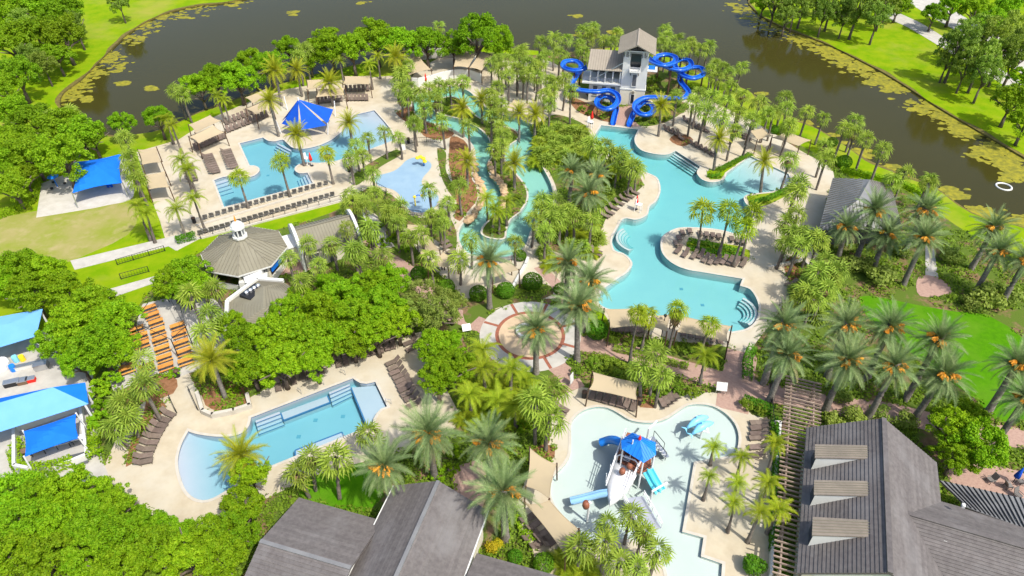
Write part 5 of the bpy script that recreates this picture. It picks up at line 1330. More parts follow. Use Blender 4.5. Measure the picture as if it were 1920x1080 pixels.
def row(where, mark, mname, pts, d, detail=False, chair=False, to=None):
    pts = sort_from(pts, mark)
    for i, p in enumerate(pts):
        a = ang_of(p, d if to is None else (to[0] - p[0], to[1] - p[1])) + rnd.uniform(-0.07, 0.07)
        n = 'grey pool chair' if chair else 'brown sun lounger'
        lab = f'{n} {where}' if len(pts) == 1 else f'{ordw(i + 1)} {n} {where}, counting from {mname}'
        if chair:
            o = link('pool_chair', ME_CHAIR); C = G(*p); o.location = (C.x, C.y, 0.035); o.rotation_euler = (0, 0, a); tag(o, lab, 'chair', 'grey pool chairs')
        else: put_lounger(p, a, lab, 'brown sun loungers', detail)
def line(a, b, n): return [(a[0] + (b[0] - a[0]) * i / (n - 1), a[1] + (b[1] - a[1]) * i / (n - 1)) for i in range(n)]
row('in the left lounger block', (384, 290), 'the lake', line((389, 294), (403, 326), 9), (18, -4))
row('in the right lounger block', (419, 284), 'the lake', line((424, 285), (437, 317), 9), (18, -4))
row('in the short column by the blocks', (350, 310), 'the lake', line((352, 312), (361, 341), 7), (18, -4))
row('in the lower row under the pool deck', (375, 441), 'the cupola', line((377, 440), (624, 368), 25), (-1, -6), chair=True)
row('in the upper row along the pool', (384, 412), 'the cupola', line((386, 411), (470, 386), 8) + line((482, 383), (540, 367), 6) + line((553, 363), (612, 347), 6), (-1, -6), chair=True)
row('under the grove by the pool', (770, 640), 'the corner', crop(560, 640, 4.5, [(30, 290), (95, 285), (140, 265), (190, 240), (340, 185), (395, 170), (460, 140), (520, 120), (575, 100), (625, 85), (690, 70), (745, 50), (795, 35), (-45, 330), (-110, 355), (-170, 385)]), (4, 18), True)
row('in the slanting poolside column', (740, 680), 'the grove', crop(560, 640, 4.5, [(800, 190), (820, 230), (835, 270), (860, 305), (880, 340), (895, 375), (910, 410), (930, 450), (960, 490), (980, 545)]), (-20, 9), True)
row('in shade behind the slanting column', (790, 690), 'the grove', [(802, 703), (805, 720), (770, 645), (775, 655)], (-20, 9), True)
row('in the arc at the beach entry', (330, 760), 'the steps', crop(0, 720, 3, [(950, 175), (920, 208), (900, 240), (880, 272), (862, 303), (845, 340), (828, 378), (812, 416), (810, 450)]), (20, 4), True, to=(450, 830))
row('on the right of the splash deck', (1420, 795), 'the brick path', crop(960, 720, 3, [(1385, 228), (1385, 256), (1385, 290), (1380, 312), (1380, 365), (1370, 412)]), (-25, 1), True)
row('in the line of four by the sail', (1240, 765), 'the sail', crop(1080, 540, 4.153, [(680, 925), (712, 905), (742, 882), (775, 860)]), (-7, -12), True)
row('on the peninsula\'s far side', (1265, 460), 'the lagoon', crop(960, 360, 3, [(925, 305), (940, 275), (960, 245), (1000, 235), (1060, 250), (1095, 255), (1130, 260), (1165, 265), (1235, 280), (1270, 290), (1300, 295)]), (-3, -9))
row('on the peninsula\'s near side', (1265, 470), 'the lagoon', crop(960, 360, 3, [(935, 335), (975, 355), (1025, 365), (1062, 362), (1088, 385), (1118, 395), (1155, 395), (1190, 395), (1225, 400), (1260, 405), (1300, 410)]), (-6, 9))
row('in the line on the left lagoon shore', (1200, 350), 'the palmettos', crop(960, 360, 3, [(520, 140), (545, 122), (570, 96), (600, 70), (628, 48), (655, 30), (685, 10), (470, 340), (470, 355)]), (20, 8))
row('in the shaded rows beside the slides', (1240, 240), 'the slides', crop(1160, 150, 4.32, [(385, 410), (415, 425), (450, 440), (490, 445), (540, 335), (580, 360), (620, 385), (660, 405), (700, 420), (600, 530), (640, 550), (680, 572), (720, 592), (750, 610), (970, 455), (1005, 470), (1040, 480), (500, 480)]), (9, 6))
row('beneath the far beige sails', (690, 187), 'the beach entry', line((653, 187), (688, 187), 6) + line((650, 170), (690, 169), 6), (1, 8))
row('beneath the sail behind the star', (645, 190), 'the beach entry', line((598, 192), (640, 188), 7), (1, 8))
row('beneath the two long lake sails', (365, 282), 'the playground', line((368, 280), (420, 258), 9), (4, 9))
row('along the lakeside deck edge', (425, 246), 'the long sails', line((428, 246), (500, 218), 11) + line((425, 232), (480, 210), 8), (4, 9))
row('beneath the splash pool top sail', (1105, 740), 'the plaza', line((1112, 741), (1188, 762), 7), (-4, 12), True)
row('beneath the near lagoon sails', (1150, 620), 'the plaza', line((1152, 622), (1206, 624), 6) + line((1280, 630), (1350, 645), 6), (0, -12), True)
row('beneath the lower left-bank sail', (1000, 985), 'the silver palm', crop(880, 700, 2.842, [(310, 785), (345, 820), (385, 868), (405, 890), (435, 912), (325, 880), (365, 920)]), (12, -8), True)
row('beneath the upper left-bank sail', (1010, 870), 'the palms', [(1008, 775), (1052, 768), (1046, 777), (1010, 880), (1006, 895)], (14, 8), True)
row('below the kite-shaped beige sail', (830, 460), 'the river', crop(640, 270, 4.5, [(860, 850), (885, 885), (915, 925)]), (14, -6))
row('by the grey pavilion planter', (1490, 540), 'the lagoon', [(1483, 535), (1488, 545), (1492, 556), (1494, 568)], (-12, 4))
# ------------------------------------------------------------------ picnic tables
def picnic_table_meshes():
    top = [MB() for _ in range(3)]
    for i, m in enumerate(top): m.box((0, -0.22 + 0.22 * i, 0.75), (1.75, 0.21, 0.05))
    seats = []
    for y in (-0.55, 0.55): m = MB(); m.box((0, y, 0.45), (1.75, 0.2, 0.05)); seats.append(m)
    legs = []
    for x in (-0.7, 0.7):
        m = MB(); m.bar((x, -0.55, 0.0), (x, 0.1, 0.72), 0.07); m.bar((x, 0.55, 0.0), (x, -0.1, 0.72), 0.07); m.bar((x, -0.62, 0.41), (x, 0.62, 0.41), 0.06); legs.append(m)
    return [m.mesh('top_plank', MAT['orange_wood']) for m in top], [m.mesh('seat', MAT['orange_wood']) for m in seats], [m.mesh('leg', MAT['dark_metal']) for m in legs]
PT, PS, PL = picnic_table_meshes()
def picnic(where, mark, mname, pts):
    pts = sort_from(pts, mark)
    for i, p in enumerate(pts):
        C = G(*p); T = empty('picnic_table', (C.x, C.y, 0.03), ang_of(p, (115, -40)))
        tag(T, f'{ordw(i + 1)} orange picnic table in the {where} column, counting from {mname}', 'picnic table', 'orange picnic tables')
        for me in PT: link('top_plank', me, T)
        for me in PS: link('seat', me, T)
        for me in PL: link('leg', me, T)
picnic('left', (265, 632), 'the octagonal roof', crop(230, 540, 4.5, [(130, 375), (162, 432), (175, 500), (50, 640), (50, 712), (215, 690)]))
picnic('middle', (290, 590), 'the octagonal roof', crop(230, 540, 4.5, [(235, 195), (262, 255), (295, 315), (310, 388), (326, 460), (346, 535), (365, 612), (378, 688)]))
picnic('right', (335, 615), 'the octagonal roof', crop(230, 540, 4.5, [(475, 345), (490, 410), (507, 487), (530, 562), (545, 640)]))
def steel_frame():
    P = [G(*p) for p in ((318, 566), (343, 574), (362, 648), (336, 672), (268, 640))]; T = thing('string_light_frame', 'thin black steel frame spanning over the orange picnic tables', 'frame', P[0])
    for p in P: m = MB(); m.bar(p, p + Vector((0, 0, 3.2)), 0.09); part(T, 'post', m, 'dark_metal')
    for a, b in ((0, 1), (1, 2), (2, 3), (3, 4), (4, 0), (0, 2)):
        m = MB(); m.bar(P[a] + Vector((0, 0, 3.2)), P[b] + Vector((0, 0, 3.2)), 0.05); part(T, 'beam', m, 'dark_metal')
steel_frame()
# ------------------------------------------------------------------ umbrellas and stands
def umbrella(p, label, m='red'):
    q = G(*p); T = thing('closed_umbrella', label, 'umbrella', q, 0.0, 'red closed umbrellas')
    mb = MB(); mb.tube([q, (q.x, q.y, 2.5)], 0.04, 6); part(T, 'pole', mb, 'white_paint')
    mb = MB(); mb.lathe([(0.30, 1.1), (0.26, 1.5), (0.14, 2.2), (0.04, 2.6)], q, 10); part(T, 'canopy', mb, m, True)
    mb = MB(); mb.lathe([(0.3, 0.0), (0.3, 0.12), (0.08, 0.16)], q, 10); part(T, 'base', mb, 'dark_metal')
def guard_chair(p, label, a):
    q = G(*p); fr = Frame(q, a); T = thing('lifeguard_chair', label, 'chair', q, a, 'lifeguard chairs')
    for x in (-0.4, 0.4):
        for y in (-0.35, 0.35): mb = MB(); mb.bar(fr.w(x * 1.2, y * 1.2, 0), fr.w(x, y, 1.3), 0.08); part(T, 'leg', mb, 'white_paint')
    mb = MB(); mb.box(fr.w(0, 0, 1.32), (0.9, 0.8, 0.08), a); part(T, 'seat', mb, 'white_paint')
    mb = MB(); mb.box(fr.w(-0.42, 0, 1.75), (0.07, 0.8, 0.8), a); part(T, 'backrest', mb, 'white_paint')
for p, l, g in (((585, 311), 'closed red umbrella beside the palm planter of the activity pool', (577, 309)), ((799, 160), 'closed red umbrella before the curved white cabana wall', None), ((1109, 232), 'closed red umbrella beside the left slide exit', (1106, 240)), ((1192, 393), 'closed red umbrella on the rounded lagoon deck', (1196, 396))):
    umbrella(p, l)
    if g: guard_chair(g, l.replace('closed red umbrella', 'white lifeguard chair by the red umbrella'), R(-30))
def open_umbrella():
    q = G(594, 692); T = thing('market_umbrella', 'round white open umbrella under the grove trees', 'umbrella', q)
    mb = MB(); mb.tube([q, (q.x, q.y, 2.5)], 0.04, 6); part(T, 'pole', mb, 'white_paint'); mb = MB(); mb.lathe([(0.7, 2.2), (0.35, 2.45), (0.05, 2.6)], q, 10); part(T, 'canopy', mb, 'white_paint')
open_umbrella()
def board(p, label, w, h, a, lean=0.0, z0=0.9):
    q = G(*p); fr = Frame(q, a); T = thing('sign_board', label, 'sign', q, a, 'white boards')
    for x in (-w / 2 + 0.1, w / 2 - 0.1): mb = MB(); mb.bar(fr.w(x, 0, 0), fr.w(x, 0, z0 + h * 0.5), 0.07); part(T, 'post', mb, 'steel')
    mb = MB(); mb.box(fr.w(0, 0, z0 + h / 2), (w, 0.06, h), rot=Matrix.Rotation(a, 3, 'Z') @ Matrix.Rotation(-lean, 3, 'X')); part(T, 'panel', mb, 'white')
board((1350, 738), 'white tilted board beside the splash deck and brick junction', 1.2, 1.0, R(-8), R(35), 0.7)
board((757, 290), 'white upright notice board at the toddler pad fence', 0.9, 1.1, R(30), 0.15)
board((1071, 722), 'grey upright notice board below the plaza', 0.8, 1.3, R(60), 0.1, 0.5)
board((875, 622), 'white flat board on the grass edge beside the plaza', 1.1, 0.9, R(15), R(50), 0.3)
def bin_(p, label):
    q = G(*p); T = thing('litter_bin', label, 'bin', q, 0.0, 'dark litter bins'); mb = MB(); mb.lathe([(0.27, 0), (0.3, 0.9)], q, 10); part(T, 'body', mb, 'dark_metal'); mb = MB(); mb.lathe([(0.31, 0.9), (0.31, 1.0), (0.1, 1.12)], q, 10); part(T, 'lid', mb, 'bronze')
for p, l in (((365, 418), 'dark litter bin at the end of the upper chair row'), ((334, 706), 'dark litter bin below the picnic tables'), ((766, 268), 'dark litter bin beside the toddler pad gate'), ((655, 322), 'dark litter bin near the activity pool deck corner'), ((1095, 745), 'dark litter bin at the left of the splash pool sail'), ((1198, 758), 'dark litter bin beside the palms above splash pool'), ((720, 375), 'dark litter bin at the splash pad railing')): bin_(p, l)
def fence(pts, h, label, m='dark_metal', gap=0.35):
    P = [P3(p) for p in pts]; T = thing('railing_fence', label, 'fence', P[0], 0.0, 'black railings'); T['kind'] = 'thing'
    for i in range(len(P) - 1):
        a, b = P[i], P[i + 1]; n = max(1, int((b - a).length / 1.8))
        for z in (0.15, h): mb = MB(); mb.bar(a + Vector((0, 0, z)), b + Vector((0, 0, z)), 0.05); part(T, 'rail', mb, m)
        for k in range(n + 1): q = a.lerp(b, k / n); mb = MB(); mb.bar(q, q + Vector((0, 0, h)), 0.07); part(T, 'post', mb, m)
        mb = MB(); k = int((b - a).length / gap)
        for j in range(1, k): q = a.lerp(b, j / k); mb.bar(q + Vector((0, 0, 0.15)), q + Vector((0, 0, h)), 0.025)
        if k > 1: o = part(T, 'bars', mb, m); o['kind'] = 'stuff'
fence([(221, 497), (310, 471)], 1.0, 'black railing beside the pale sidewalk on the left lawn')
fence([(228, 524), (280, 510)], 1.0, 'short black railing below the left lawn strip')
fence([(765, 403), (790, 406)], 1.0, 'short black railing at the bottom of the toddler pad')
fence([(707, 352), (725, 362), (724, 370)], 1.0, 'small black railing left of the toddler pad')
fence([(762, 272), (775, 268), (800, 267), (826, 268)], 1.0, 'black railing above the toddler splash pad')
fence([(1443, 700), (1444, 760), (1447, 800)], 1.2, 'black gate railing at the top of the pergola')
fence([(377, 448), (640, 375)], 0.9, 'long thin black railing behind the grey chair rows', gap=5)
fence([(356, 735), (372, 770)], 0.9, 'black stair railing by the raised palm planter')
fence([(320, 750), (332, 775)], 0.9, 'black stair railing above the lounger arc')
for i, (a, b) in enumerate((((640, 700), (648, 704)), ((600, 718), (608, 722)), ((560, 735), (566, 740)), ((724, 756), (734, 758)), ((645, 822), (652, 828)))):
    rail(f'{ordw(i + 1)} steel grab rail round the blue pool, counting from the far corner', [a, b], 0.75)
for i, (a, b) in enumerate((((1160, 440), (1145, 448)), ((1170, 425), (1158, 420)), ((1392, 600), (1405, 604)), ((1395, 575), (1408, 578)))):
    rail(f'{ordw(i + 1)} steel grab rail at lagoon steps, counting from the palmettos', [a, b], 0.75)
def lamp(p, label):
    q = G(*p); T = thing('lamp_post', label, 'lamp post', q, 0.0, 'lamp posts'); mb = MB(); mb.tube([q, (q.x, q.y, 3.4)], [0.07, 0.05], 6); part(T, 'pole', mb, 'dark_metal'); mb = MB(); mb.lathe([(0.08, 3.35), (0.2, 3.6), (0.22, 3.7), (0.05, 3.85)], q, 8); part(T, 'lantern', mb, 'dark_metal')
for p, l in (((838, 192), 'dark lamp post at the top of the river island'), ((1240, 632), 'dark lamp post between the lagoon sails'), ((943, 255), 'dark lamp post on the river island beside the bend')): lamp(p, l)
def service_yard():
    r = random.Random(9)
    for i, (p, s, m, nm, lab) in enumerate((((5, 690), (1.0, 1.0), 'white_paint', 'water_tank', 'white cylindrical tank at the left edge of the yard'), ((32, 678), (0.32, 0.9), 'sea_blue', 'barrel', 'light blue barrel in the service yard beside a yellow one'), ((44, 676), (0.32, 0.8), 'yellow', 'barrel', 'yellow barrel in the service yard'), ((27, 695), (0.35, 0.9), 'metal_blue', 'barrel', 'royal blue barrel in the service yard'))):
        q = G(*p); o = MB().lathe([(s[0] * 0.95, 0), (s[0], s[1] * 0.2), (s[0], s[1] * 0.8), (s[0] * 0.9, s[1])], (0, 0, 0), 14).build(nm, MAT[m]); o.location = (q.x, q.y, 0.03); tag(o, lab, 'tank' if i == 0 else 'barrel', 'yard containers')
    for p, s, m, nm, lab, cat in (((50, 690), (2.2, 0.5, 0.5), 'white', 'pipe_rack', 'long white trough in the service yard', 'trough'), ((60, 715), (0.9, 0.6, 0.5), 'red', 'crate', 'red crate in the service yard', 'crate'), ((45, 718), (1.0, 0.8, 0.5), 'wood_brown', 'crate', 'brown crate beside the red crate', 'crate'), ((80, 690), (1.4, 1.0, 0.8), 'steel', 'cart', 'grey metal cart below the service yard trees', 'cart'), ((25, 722), (1.6, 0.7, 0.6), 'dark_metal', 'toolbox', 'black equipment box at the yard roof edge', 'box')):
        q = G(*p); T = thing(nm, lab, cat, q, R(20), 'yard containers'); m1 = MB(); m1.box((q.x, q.y, s[2] / 2 + 0.04), s, R(20)); part(T, 'body', m1, m); m2 = MB(); m2.box((q.x, q.y, s[2] + 0.07), (s[0] + 0.06, s[1] + 0.06, 0.06), R(20)); part(T, 'lid', m2, 'steel')
    q = G(148, 862); o = MB().box((0, 0, 0.05), (2.0, 1.7, 0.06), R(20)).build('floor_mat', MAT['shutter']); o.location = (q.x, q.y, 0.03); tag(o, 'dark square mat on the path beside the blue canopy yard', 'mat')
    q = G(75, 850)
    for i, (dx, dy, m) in enumerate(((0, 0, 'steel'), (2.2, 0.9, 'steel'), (-1.4, -0.3, 'wood_brown'), (3.6, 1.5, 'white'))):
        T = thing('yard_table', ('grey', 'steel', 'brown', 'white')[i] + ' work table under the small blue canopy', 'table', (q.x + dx, q.y + dy, 0), R(20), 'canopy tables'); f = Frame((q.x + dx, q.y + dy), R(20))
        m1 = MB(); m1.box(f.w(0, 0, 0.75), (1.4, 0.7, 0.06), f.a); part(T, 'top', m1, m)
        for x in (-0.6, 0.6):
            for y in (-0.28, 0.28): m1 = MB(); m1.box(f.w(x, y, 0.36), (0.06, 0.06, 0.72), f.a); part(T, 'leg', m1, 'dark_metal')
service_yard()
def playground():
    q = G(180, 345); f = Frame(q, R(14)); T = thing('swing_set', 'blue and white swing set beneath the big blue canopy', 'swing', q, f.a, 'play features')
    for x in (-1.8, 1.8):
        for y in (-0.8, 0.8): m = MB(); m.bar(f.w(x, y, 0), f.w(x, 0, 2.2), 0.09); part(T, 'leg', m, 'white_paint')
    m = MB(); m.bar(f.w(-1.9, 0, 2.2), f.w(1.9, 0, 2.2), 0.1); part(T, 'top_bar', m, 'metal_blue')
    for x in (-0.8, 0.8):
        m = MB(); m.box(f.w(x, 0, 0.5), (0.5, 0.3, 0.06), f.a); s = part(T, 'seat', m, 'dark_metal')
        for dx in (-0.2, 0.2): m = MB(); m.bar(f.w(x + dx, 0, 0.5), f.w(x + dx, 0, 2.2), 0.03); sub(s, T, 'chain', m, 'steel')
    q = G(207, 352); T = thing('puzzle_stand', 'upright blue play panel beneath the big blue canopy', 'play panel', q, 0.0, 'play features'); m = MB(); m.box((q.x, q.y, 0.9), (0.9, 0.12, 1.6), R(14)); part(T, 'panel', m, 'sail_blue'); m = MB(); m.bar((q.x, q.y, 0), (q.x, q.y, 0.3), 0.12); part(T, 'foot', m, 'white_paint')
    q = G(108, 350); T = thing('spinner', 'small blue spinner with three seats on the open sand', 'play feature', q, 0.0, 'play features'); m = MB(); m.tube([q, (q.x, q.y, 2.0)], 0.09, 7); part(T, 'pole', m, 'metal_blue')
    m = MB(); m.lathe([(0.9, 1.9), (0.5, 2.1), (0.05, 2.2)], q, 8); part(T, 'cap', m, 'metal_blue')
    for a in (20, 140, 260): m = MB(); m.lathe([(0.2, 0.3), (0.28, 0.5)], (q.x + 1.2 * math.cos(R(a)), q.y + 1.2 * math.sin(R(a)), 0), 8); s = part(T, 'seat', m, 'dark_metal'); m = MB(); m.bar((q.x, q.y, 0.35), (q.x + 1.1 * math.cos(R(a)), q.y + 1.1 * math.sin(R(a)), 0.35), 0.06); part(T, 'arm', m, 'steel')
playground()
def fountain_ring():
    q = G(1882, 350, -0.3); pts = [(1.15 * math.cos(6.2832 * k / 20), 1.15 * math.sin(6.2832 * k / 20), 0) for k in range(21)]
    o = MB().tube(pts, 0.16, 8, False).build('float_ring', MAT['white'], None, True); o.location = q; tag(o, 'white floating ring on the lake at the right edge', 'float ring')
fountain_ring()
def plaza_bench():
    c = PLAZA; T = thing('round_bench', 'low white ring seat in the middle of the round plaza', 'bench', (c.x - 0.5, c.y + 0.4, 0))
    for k in range(10):
        a = 2 * math.pi * k / 10; m = MB(); m.box((c.x - 0.5 + 1.1 * math.cos(a), c.y + 0.4 + 1.1 * math.sin(a), 0.3), (0.35, 0.74, 0.42), a); part(T, 'segment', m, 'white')
plaza_bench()
def patio_set():
    q = G(1888, 915)
    for i, (dx, dy) in enumerate(((0, 0), (1.5, 0.4), (-1.4, 0.7), (0.3, -1.1))):
        o = link('patio_chair', ME_CHAIR); o.location = (q.x + dx, q.y + dy, 0.05); o.rotation_euler = (0, 0, i * 1.7); tag(o, ('dark patio chair nearest the blue closed umbrella', 'dark patio chair at the right end of the brick patio', 'dark patio chair beside the right roof tree', 'dark patio chair nearest the ribbed porch roof')[i], 'chair', 'patio chairs')
    u = G(1898, 905); T = thing('closed_umbrella', 'closed blue umbrella on the brick patio beside the right clubhouse', 'umbrella', u); m = MB(); m.tube([u, (u.x, u.y, 2.4)], 0.04, 6); part(T, 'pole', m, 'dark_metal'); m = MB(); m.lathe([(0.3, 1.0), (0.22, 1.6), (0.05, 2.5)], u, 9); part(T, 'canopy', m, 'sail_blue', True)
patio_set()

# ================================================================== vegetation
def rv(r=rnd): # random unit vector
    while True:
        v = Vector((r.uniform(-1, 1), r.uniform(-1, 1), r.uniform(-1, 1)))
        if 0.05 < v.length < 1: return v.normalized()
def frond_mesh(name, material, L, droop, pairs, leaf, w, vee=0.35, hang=0.35, seed=0):
    r = random.Random(seed); vs, fs = [], []
    N = 8; pts = []; p = Vector((0, 0, 0)); ang = 0.0
    pts.append((p.copy(), 0.0))
    for i in range(N):
        ang = -droop * ((i + 1) / N) ** 1.4
        p = p + Vector((math.cos(ang), 0, math.sin(ang))) * (L / N)
        pts.append((p.copy(), ang))
    def at(t):
        f = t * N; i = min(N - 1, int(f)); u = f - i
        a = pts[i][1] * (1 - u) + pts[i + 1][1] * u
        return pts[i][0].lerp(pts[i + 1][0], u), a
    for i in range(N):                      # rachis
        (a, aa), (b, ab) = pts[i], pts[i + 1]
        wa, wb = 0.05 * (1 - i / N) + 0.012, 0.05 * (1 - (i + 1) / N) + 0.012
        k = len(vs)
        vs += [a + Vector((0, -wa, 0)), a + Vector((0, wa, 0)), b + Vector((0, wb, 0)), b + Vector((0, -wb, 0))]
        fs.append((k, k + 1, k + 2, k + 3))
    for i in range(pairs):
        t = 0.12 + 0.88 * i / (pairs - 1)
        q, a = at(t)
        tg = Vector((math.cos(a), 0, math.sin(a))); up = Vector((-math.sin(a), 0, math.cos(a)))
        ll = leaf * (0.55 + 0.45 * math.sin(math.pi * min(1, 0.15 + t * 0.9))) * r.uniform(0.85, 1.15)
        for s in (-1, 1):
            d = (tg * (0.45 + 0.9 * t * t) + Vector((0, s, 0)) * (1.0 - 0.35 * t) + up * (vee + r.uniform(-0.15, 0.15))).normalized()
            mid = q + d * ll * 0.55
            tip = mid + (d + Vector((0, 0, -hang))).normalized() * ll * 0.45
            k = len(vs)
            vs += [q - tg * w, q + tg * w, mid + tg * w * 0.8, mid - tg * w * 0.8, tip]
            fs += [(k, k + 1, k + 2, k + 3), (k + 3, k + 2, k + 4)]
    return make_mesh(name, vs, fs, material)
def fan_leaf(vs, fs, base, M, pet, rad, seg=9, r=rnd, droop=0.4):
    """one fan leaf: petiole along local x, then a pleated half-disc of strips"""
    hub = Vector((pet, 0, 0)); k = len(vs)
    vs += [base + M @ Vector((0, -0.02, 0)), base + M @ Vector((0, 0.02, 0)), base + M @ (hub + Vector((0, 0.02, 0))), base + M @ (hub + Vector((0, -0.02, 0)))]
    fs.append((k, k + 1, k + 2, k + 3))
    for i in range(seg):
        a = R(-118 + 236 * (i + 0.5) / seg) + r.uniform(-0.06, 0.06)
        l = rad * (0.72 + 0.28 * math.cos(a * 0.6)) * r.uniform(0.88, 1.1); h = R(118 / seg) * 0.6
        d = Vector((math.cos(a), math.sin(a), 0)); n = Vector((-math.sin(a), math.cos(a), 0))
        mid = hub + d * l * 0.62 + Vector((0, 0, 0.05 * rad)); tip = hub + d * l + Vector((0, 0, -droop * l * r.uniform(0.5, 1.2)))
        k = len(vs); wm = l * 0.62 * math.tan(h)
        for v in (hub, mid - n * wm, mid + n * wm, tip): vs.append(base + M @ v)
        fs += [(k, k + 1, k + 2), (k + 1, k + 3, k + 2)]
def fan_crown(name, material, seed, n=28, pet=0.75, rad=0.95, droop=0.4, lo=-40, hi=80):
    r = random.Random(seed); vs, fs = [], []
    for i in range(n):
        yaw = i * 2.39996 + r.uniform(-0.3, 0.3); pt = R(lo + (hi - lo) * ((i + 0.5) / n) ** 0.9) + r.uniform(-0.12, 0.12)
        M = Matrix.Rotation(yaw, 3, 'Z') @ Matrix.Rotation(-pt, 3, 'Y') @ Matrix.Rotation(r.uniform(-0.5, 0.5), 3, 'X')
        s = r.uniform(0.85, 1.15)
        fan_leaf(vs, fs, Vector((0, 0, 0.15 * i / n)), M, pet * s, rad * s, r=r, droop=droop)
    return make_mesh(name, vs, fs, material)
def queen_crown(name, material, seed, n=18, L=2.4):
    r = random.Random(seed); vs, fs = [], []
    src = [frond_mesh('tmp', None, L, d, 20, 0.62, 0.035, vee=0.1, hang=0.9, seed=seed * 7 + i) for i, d in enumerate((1.3, 1.7, 2.1))]
    for i in range(n):
        yaw = i * 2.39996; pt = R(5 + 70 * (i / n)) + r.uniform(-0.1, 0.1)
        M = Matrix.Rotation(yaw, 3, 'Z') @ Matrix.Rotation(-pt, 3, 'Y')
        me = src[i % 3]; b = len(vs); s = r.uniform(0.85, 1.1)
        vs += [M @ (v.co * s) for v in me.vertices]
        fs += [tuple(j + b for j in p.vertices) for p in me.polygons]
    for m_ in src: bpy.data.meshes.remove(m_)
    return make_mesh(name, vs, fs, material)
def leaf_cloud(name, material, seed, n, lobes, size, bottom=-0.45, flat=0.8, inner=0.12):
    """leaf-sized faces on the shells of many lobes: uneven outline, gaps, light and dark clumps"""
    r = np.random.RandomState(seed)
    L = []
    for i in range(lobes):
        z = r.uniform(bottom, 0.95); a = i * 2.39996 + r.uniform(-0.4, 0.4); rr = math.sqrt(max(0.02, 1 - z * z))
        d = r.uniform(0.5, 0.74); L.append((rr * math.cos(a) * d, rr * math.sin(a) * d, z * d * flat, r.uniform(0.22, 0.42)))
    L.append((0, 0, 0.1, 0.55))
    L = np.array(L); wts = L[:, 3] ** 2; wts /= wts.sum()
    k = r.choice(len(L), n, p=wts)
    d = r.normal(size=(n, 3)); d[:, 2] = d[:, 2] * 0.9 + 0.25; d /= np.linalg.norm(d, axis=1)[:, None]
    rad = L[k, 3] * np.where(r.rand(n) < inner, r.uniform(0.4, 0.9, n), r.uniform(0.86, 1.12, n))
    C = L[k, :3] + d * rad[:, None]
    nrm = d + r.normal(size=(n, 3)) * 0.55; nrm[:, 2] += 0.25; nrm /= np.linalg.norm(nrm, axis=1)[:, None]
    t = np.cross(nrm, r.normal(size=(n, 3))); t /= np.linalg.norm(t, axis=1)[:, None] + 1e-9
    b = np.cross(nrm, t)
    s = size * r.uniform(0.6, 1.25, n)[:, None]
    V = np.stack([C - t * s, C + b * s * 0.62 + nrm * s * 0.12, C + t * s, C - b * s * 0.62 + nrm * s * 0.12], 1).reshape(-1, 3)
    me = bpy.data.meshes.new(name)
    me.vertices.add(4 * n); me.vertices.foreach_set('co', V.ravel())
    me.loops.add(4 * n); me.loops.foreach_set('vertex_index', np.arange(4 * n))
    me.polygons.add(n); me.polygons.foreach_set('loop_start', np.arange(0, 4 * n, 4)); me.polygons.foreach_set('loop_total', np.full(n, 4))
    me.materials.append(material); me.update(calc_edges=True)
    return me
def clump_crown(name, material, seed, n, mains=13, subs=8, size=0.046, bottom=-0.35, flat=0.8, sub_r=(0.09, 0.18)):
    """crown built as boughs carrying separate leaf sprays, so that the outline is ragged and dark gaps open between the sprays"""
    r = np.random.RandomState(seed); S = []
    for i in range(mains):
        z = bottom + (1.0 - bottom) * (i + 0.5) / mains; a = i * 2.39996 + r.uniform(-0.4, 0.4); rr = math.sqrt(max(0.03, 1 - z * z))
        d = r.uniform(0.42, 0.70); c = np.array([rr * math.cos(a) * d, rr * math.sin(a) * d, z * d * flat]); R0 = r.uniform(0.24, 0.42)
        for k in range(subs):
            v = r.normal(size=3); v[2] = v[2] * 0.8 + 0.35; v += c * 0.9; v /= np.linalg.norm(v)
            S.append((*(c + v * R0 * r.uniform(0.75, 1.1)), r.uniform(*sub_r)))
    S = np.array(S); w = S[:, 3] ** 1.6; w /= w.sum()
    k = r.choice(len(S), n, p=w)
    d = r.normal(size=(n, 3)); d[:, 2] = d[:, 2] * 0.75 + 0.3; d /= np.linalg.norm(d, axis=1)[:, None]
    C = S[k, :3] + d * (S[k, 3] * r.uniform(0.55, 1.12, n))[:, None]
    nrm = d + r.normal(size=(n, 3)) * 0.7; nrm[:, 2] += 0.35; nrm /= np.linalg.norm(nrm, axis=1)[:, None]
    t = np.cross(nrm, r.normal(size=(n, 3))); t /= np.linalg.norm(t, axis=1)[:, None] + 1e-9; b = np.cross(nrm, t)
    s = size * r.uniform(0.55, 1.3, n)[:, None]
    V = np.stack([C - t * s, C + b * s * 0.6 + nrm * s * 0.15, C + t * s, C - b * s * 0.6 + nrm * s * 0.15], 1).reshape(-1, 3)
    me = bpy.data.meshes.new(name)
    me.vertices.add(4 * n); me.vertices.foreach_set('co', V.ravel())
    me.loops.add(4 * n); me.loops.foreach_set('vertex_index', np.arange(4 * n))
    me.polygons.add(n); me.polygons.foreach_set('loop_start', np.arange(0, 4 * n, 4)); me.polygons.foreach_set('loop_total', np.full(n, 4))
    me.materials.append(material); me.update(calc_edges=True)
    return me
def trunk_mesh(name, material, r0, r1, bend=0.0, n=8, rings=6, bulge=0.0, top=0.0):
    mb = MB(); pts, rad = [], []
    for i in range(rings + 1):
        t = i / rings
        pts.append((bend * math.sin(t * math.pi) , 0, t)); rad.append(r0 + (r1 - r0) * t + bulge * math.exp(-t * 12) + top * math.exp(-(1 - t) * 10))
    mb.tube(pts, rad, n)
    return mb.mesh(name, material, True)

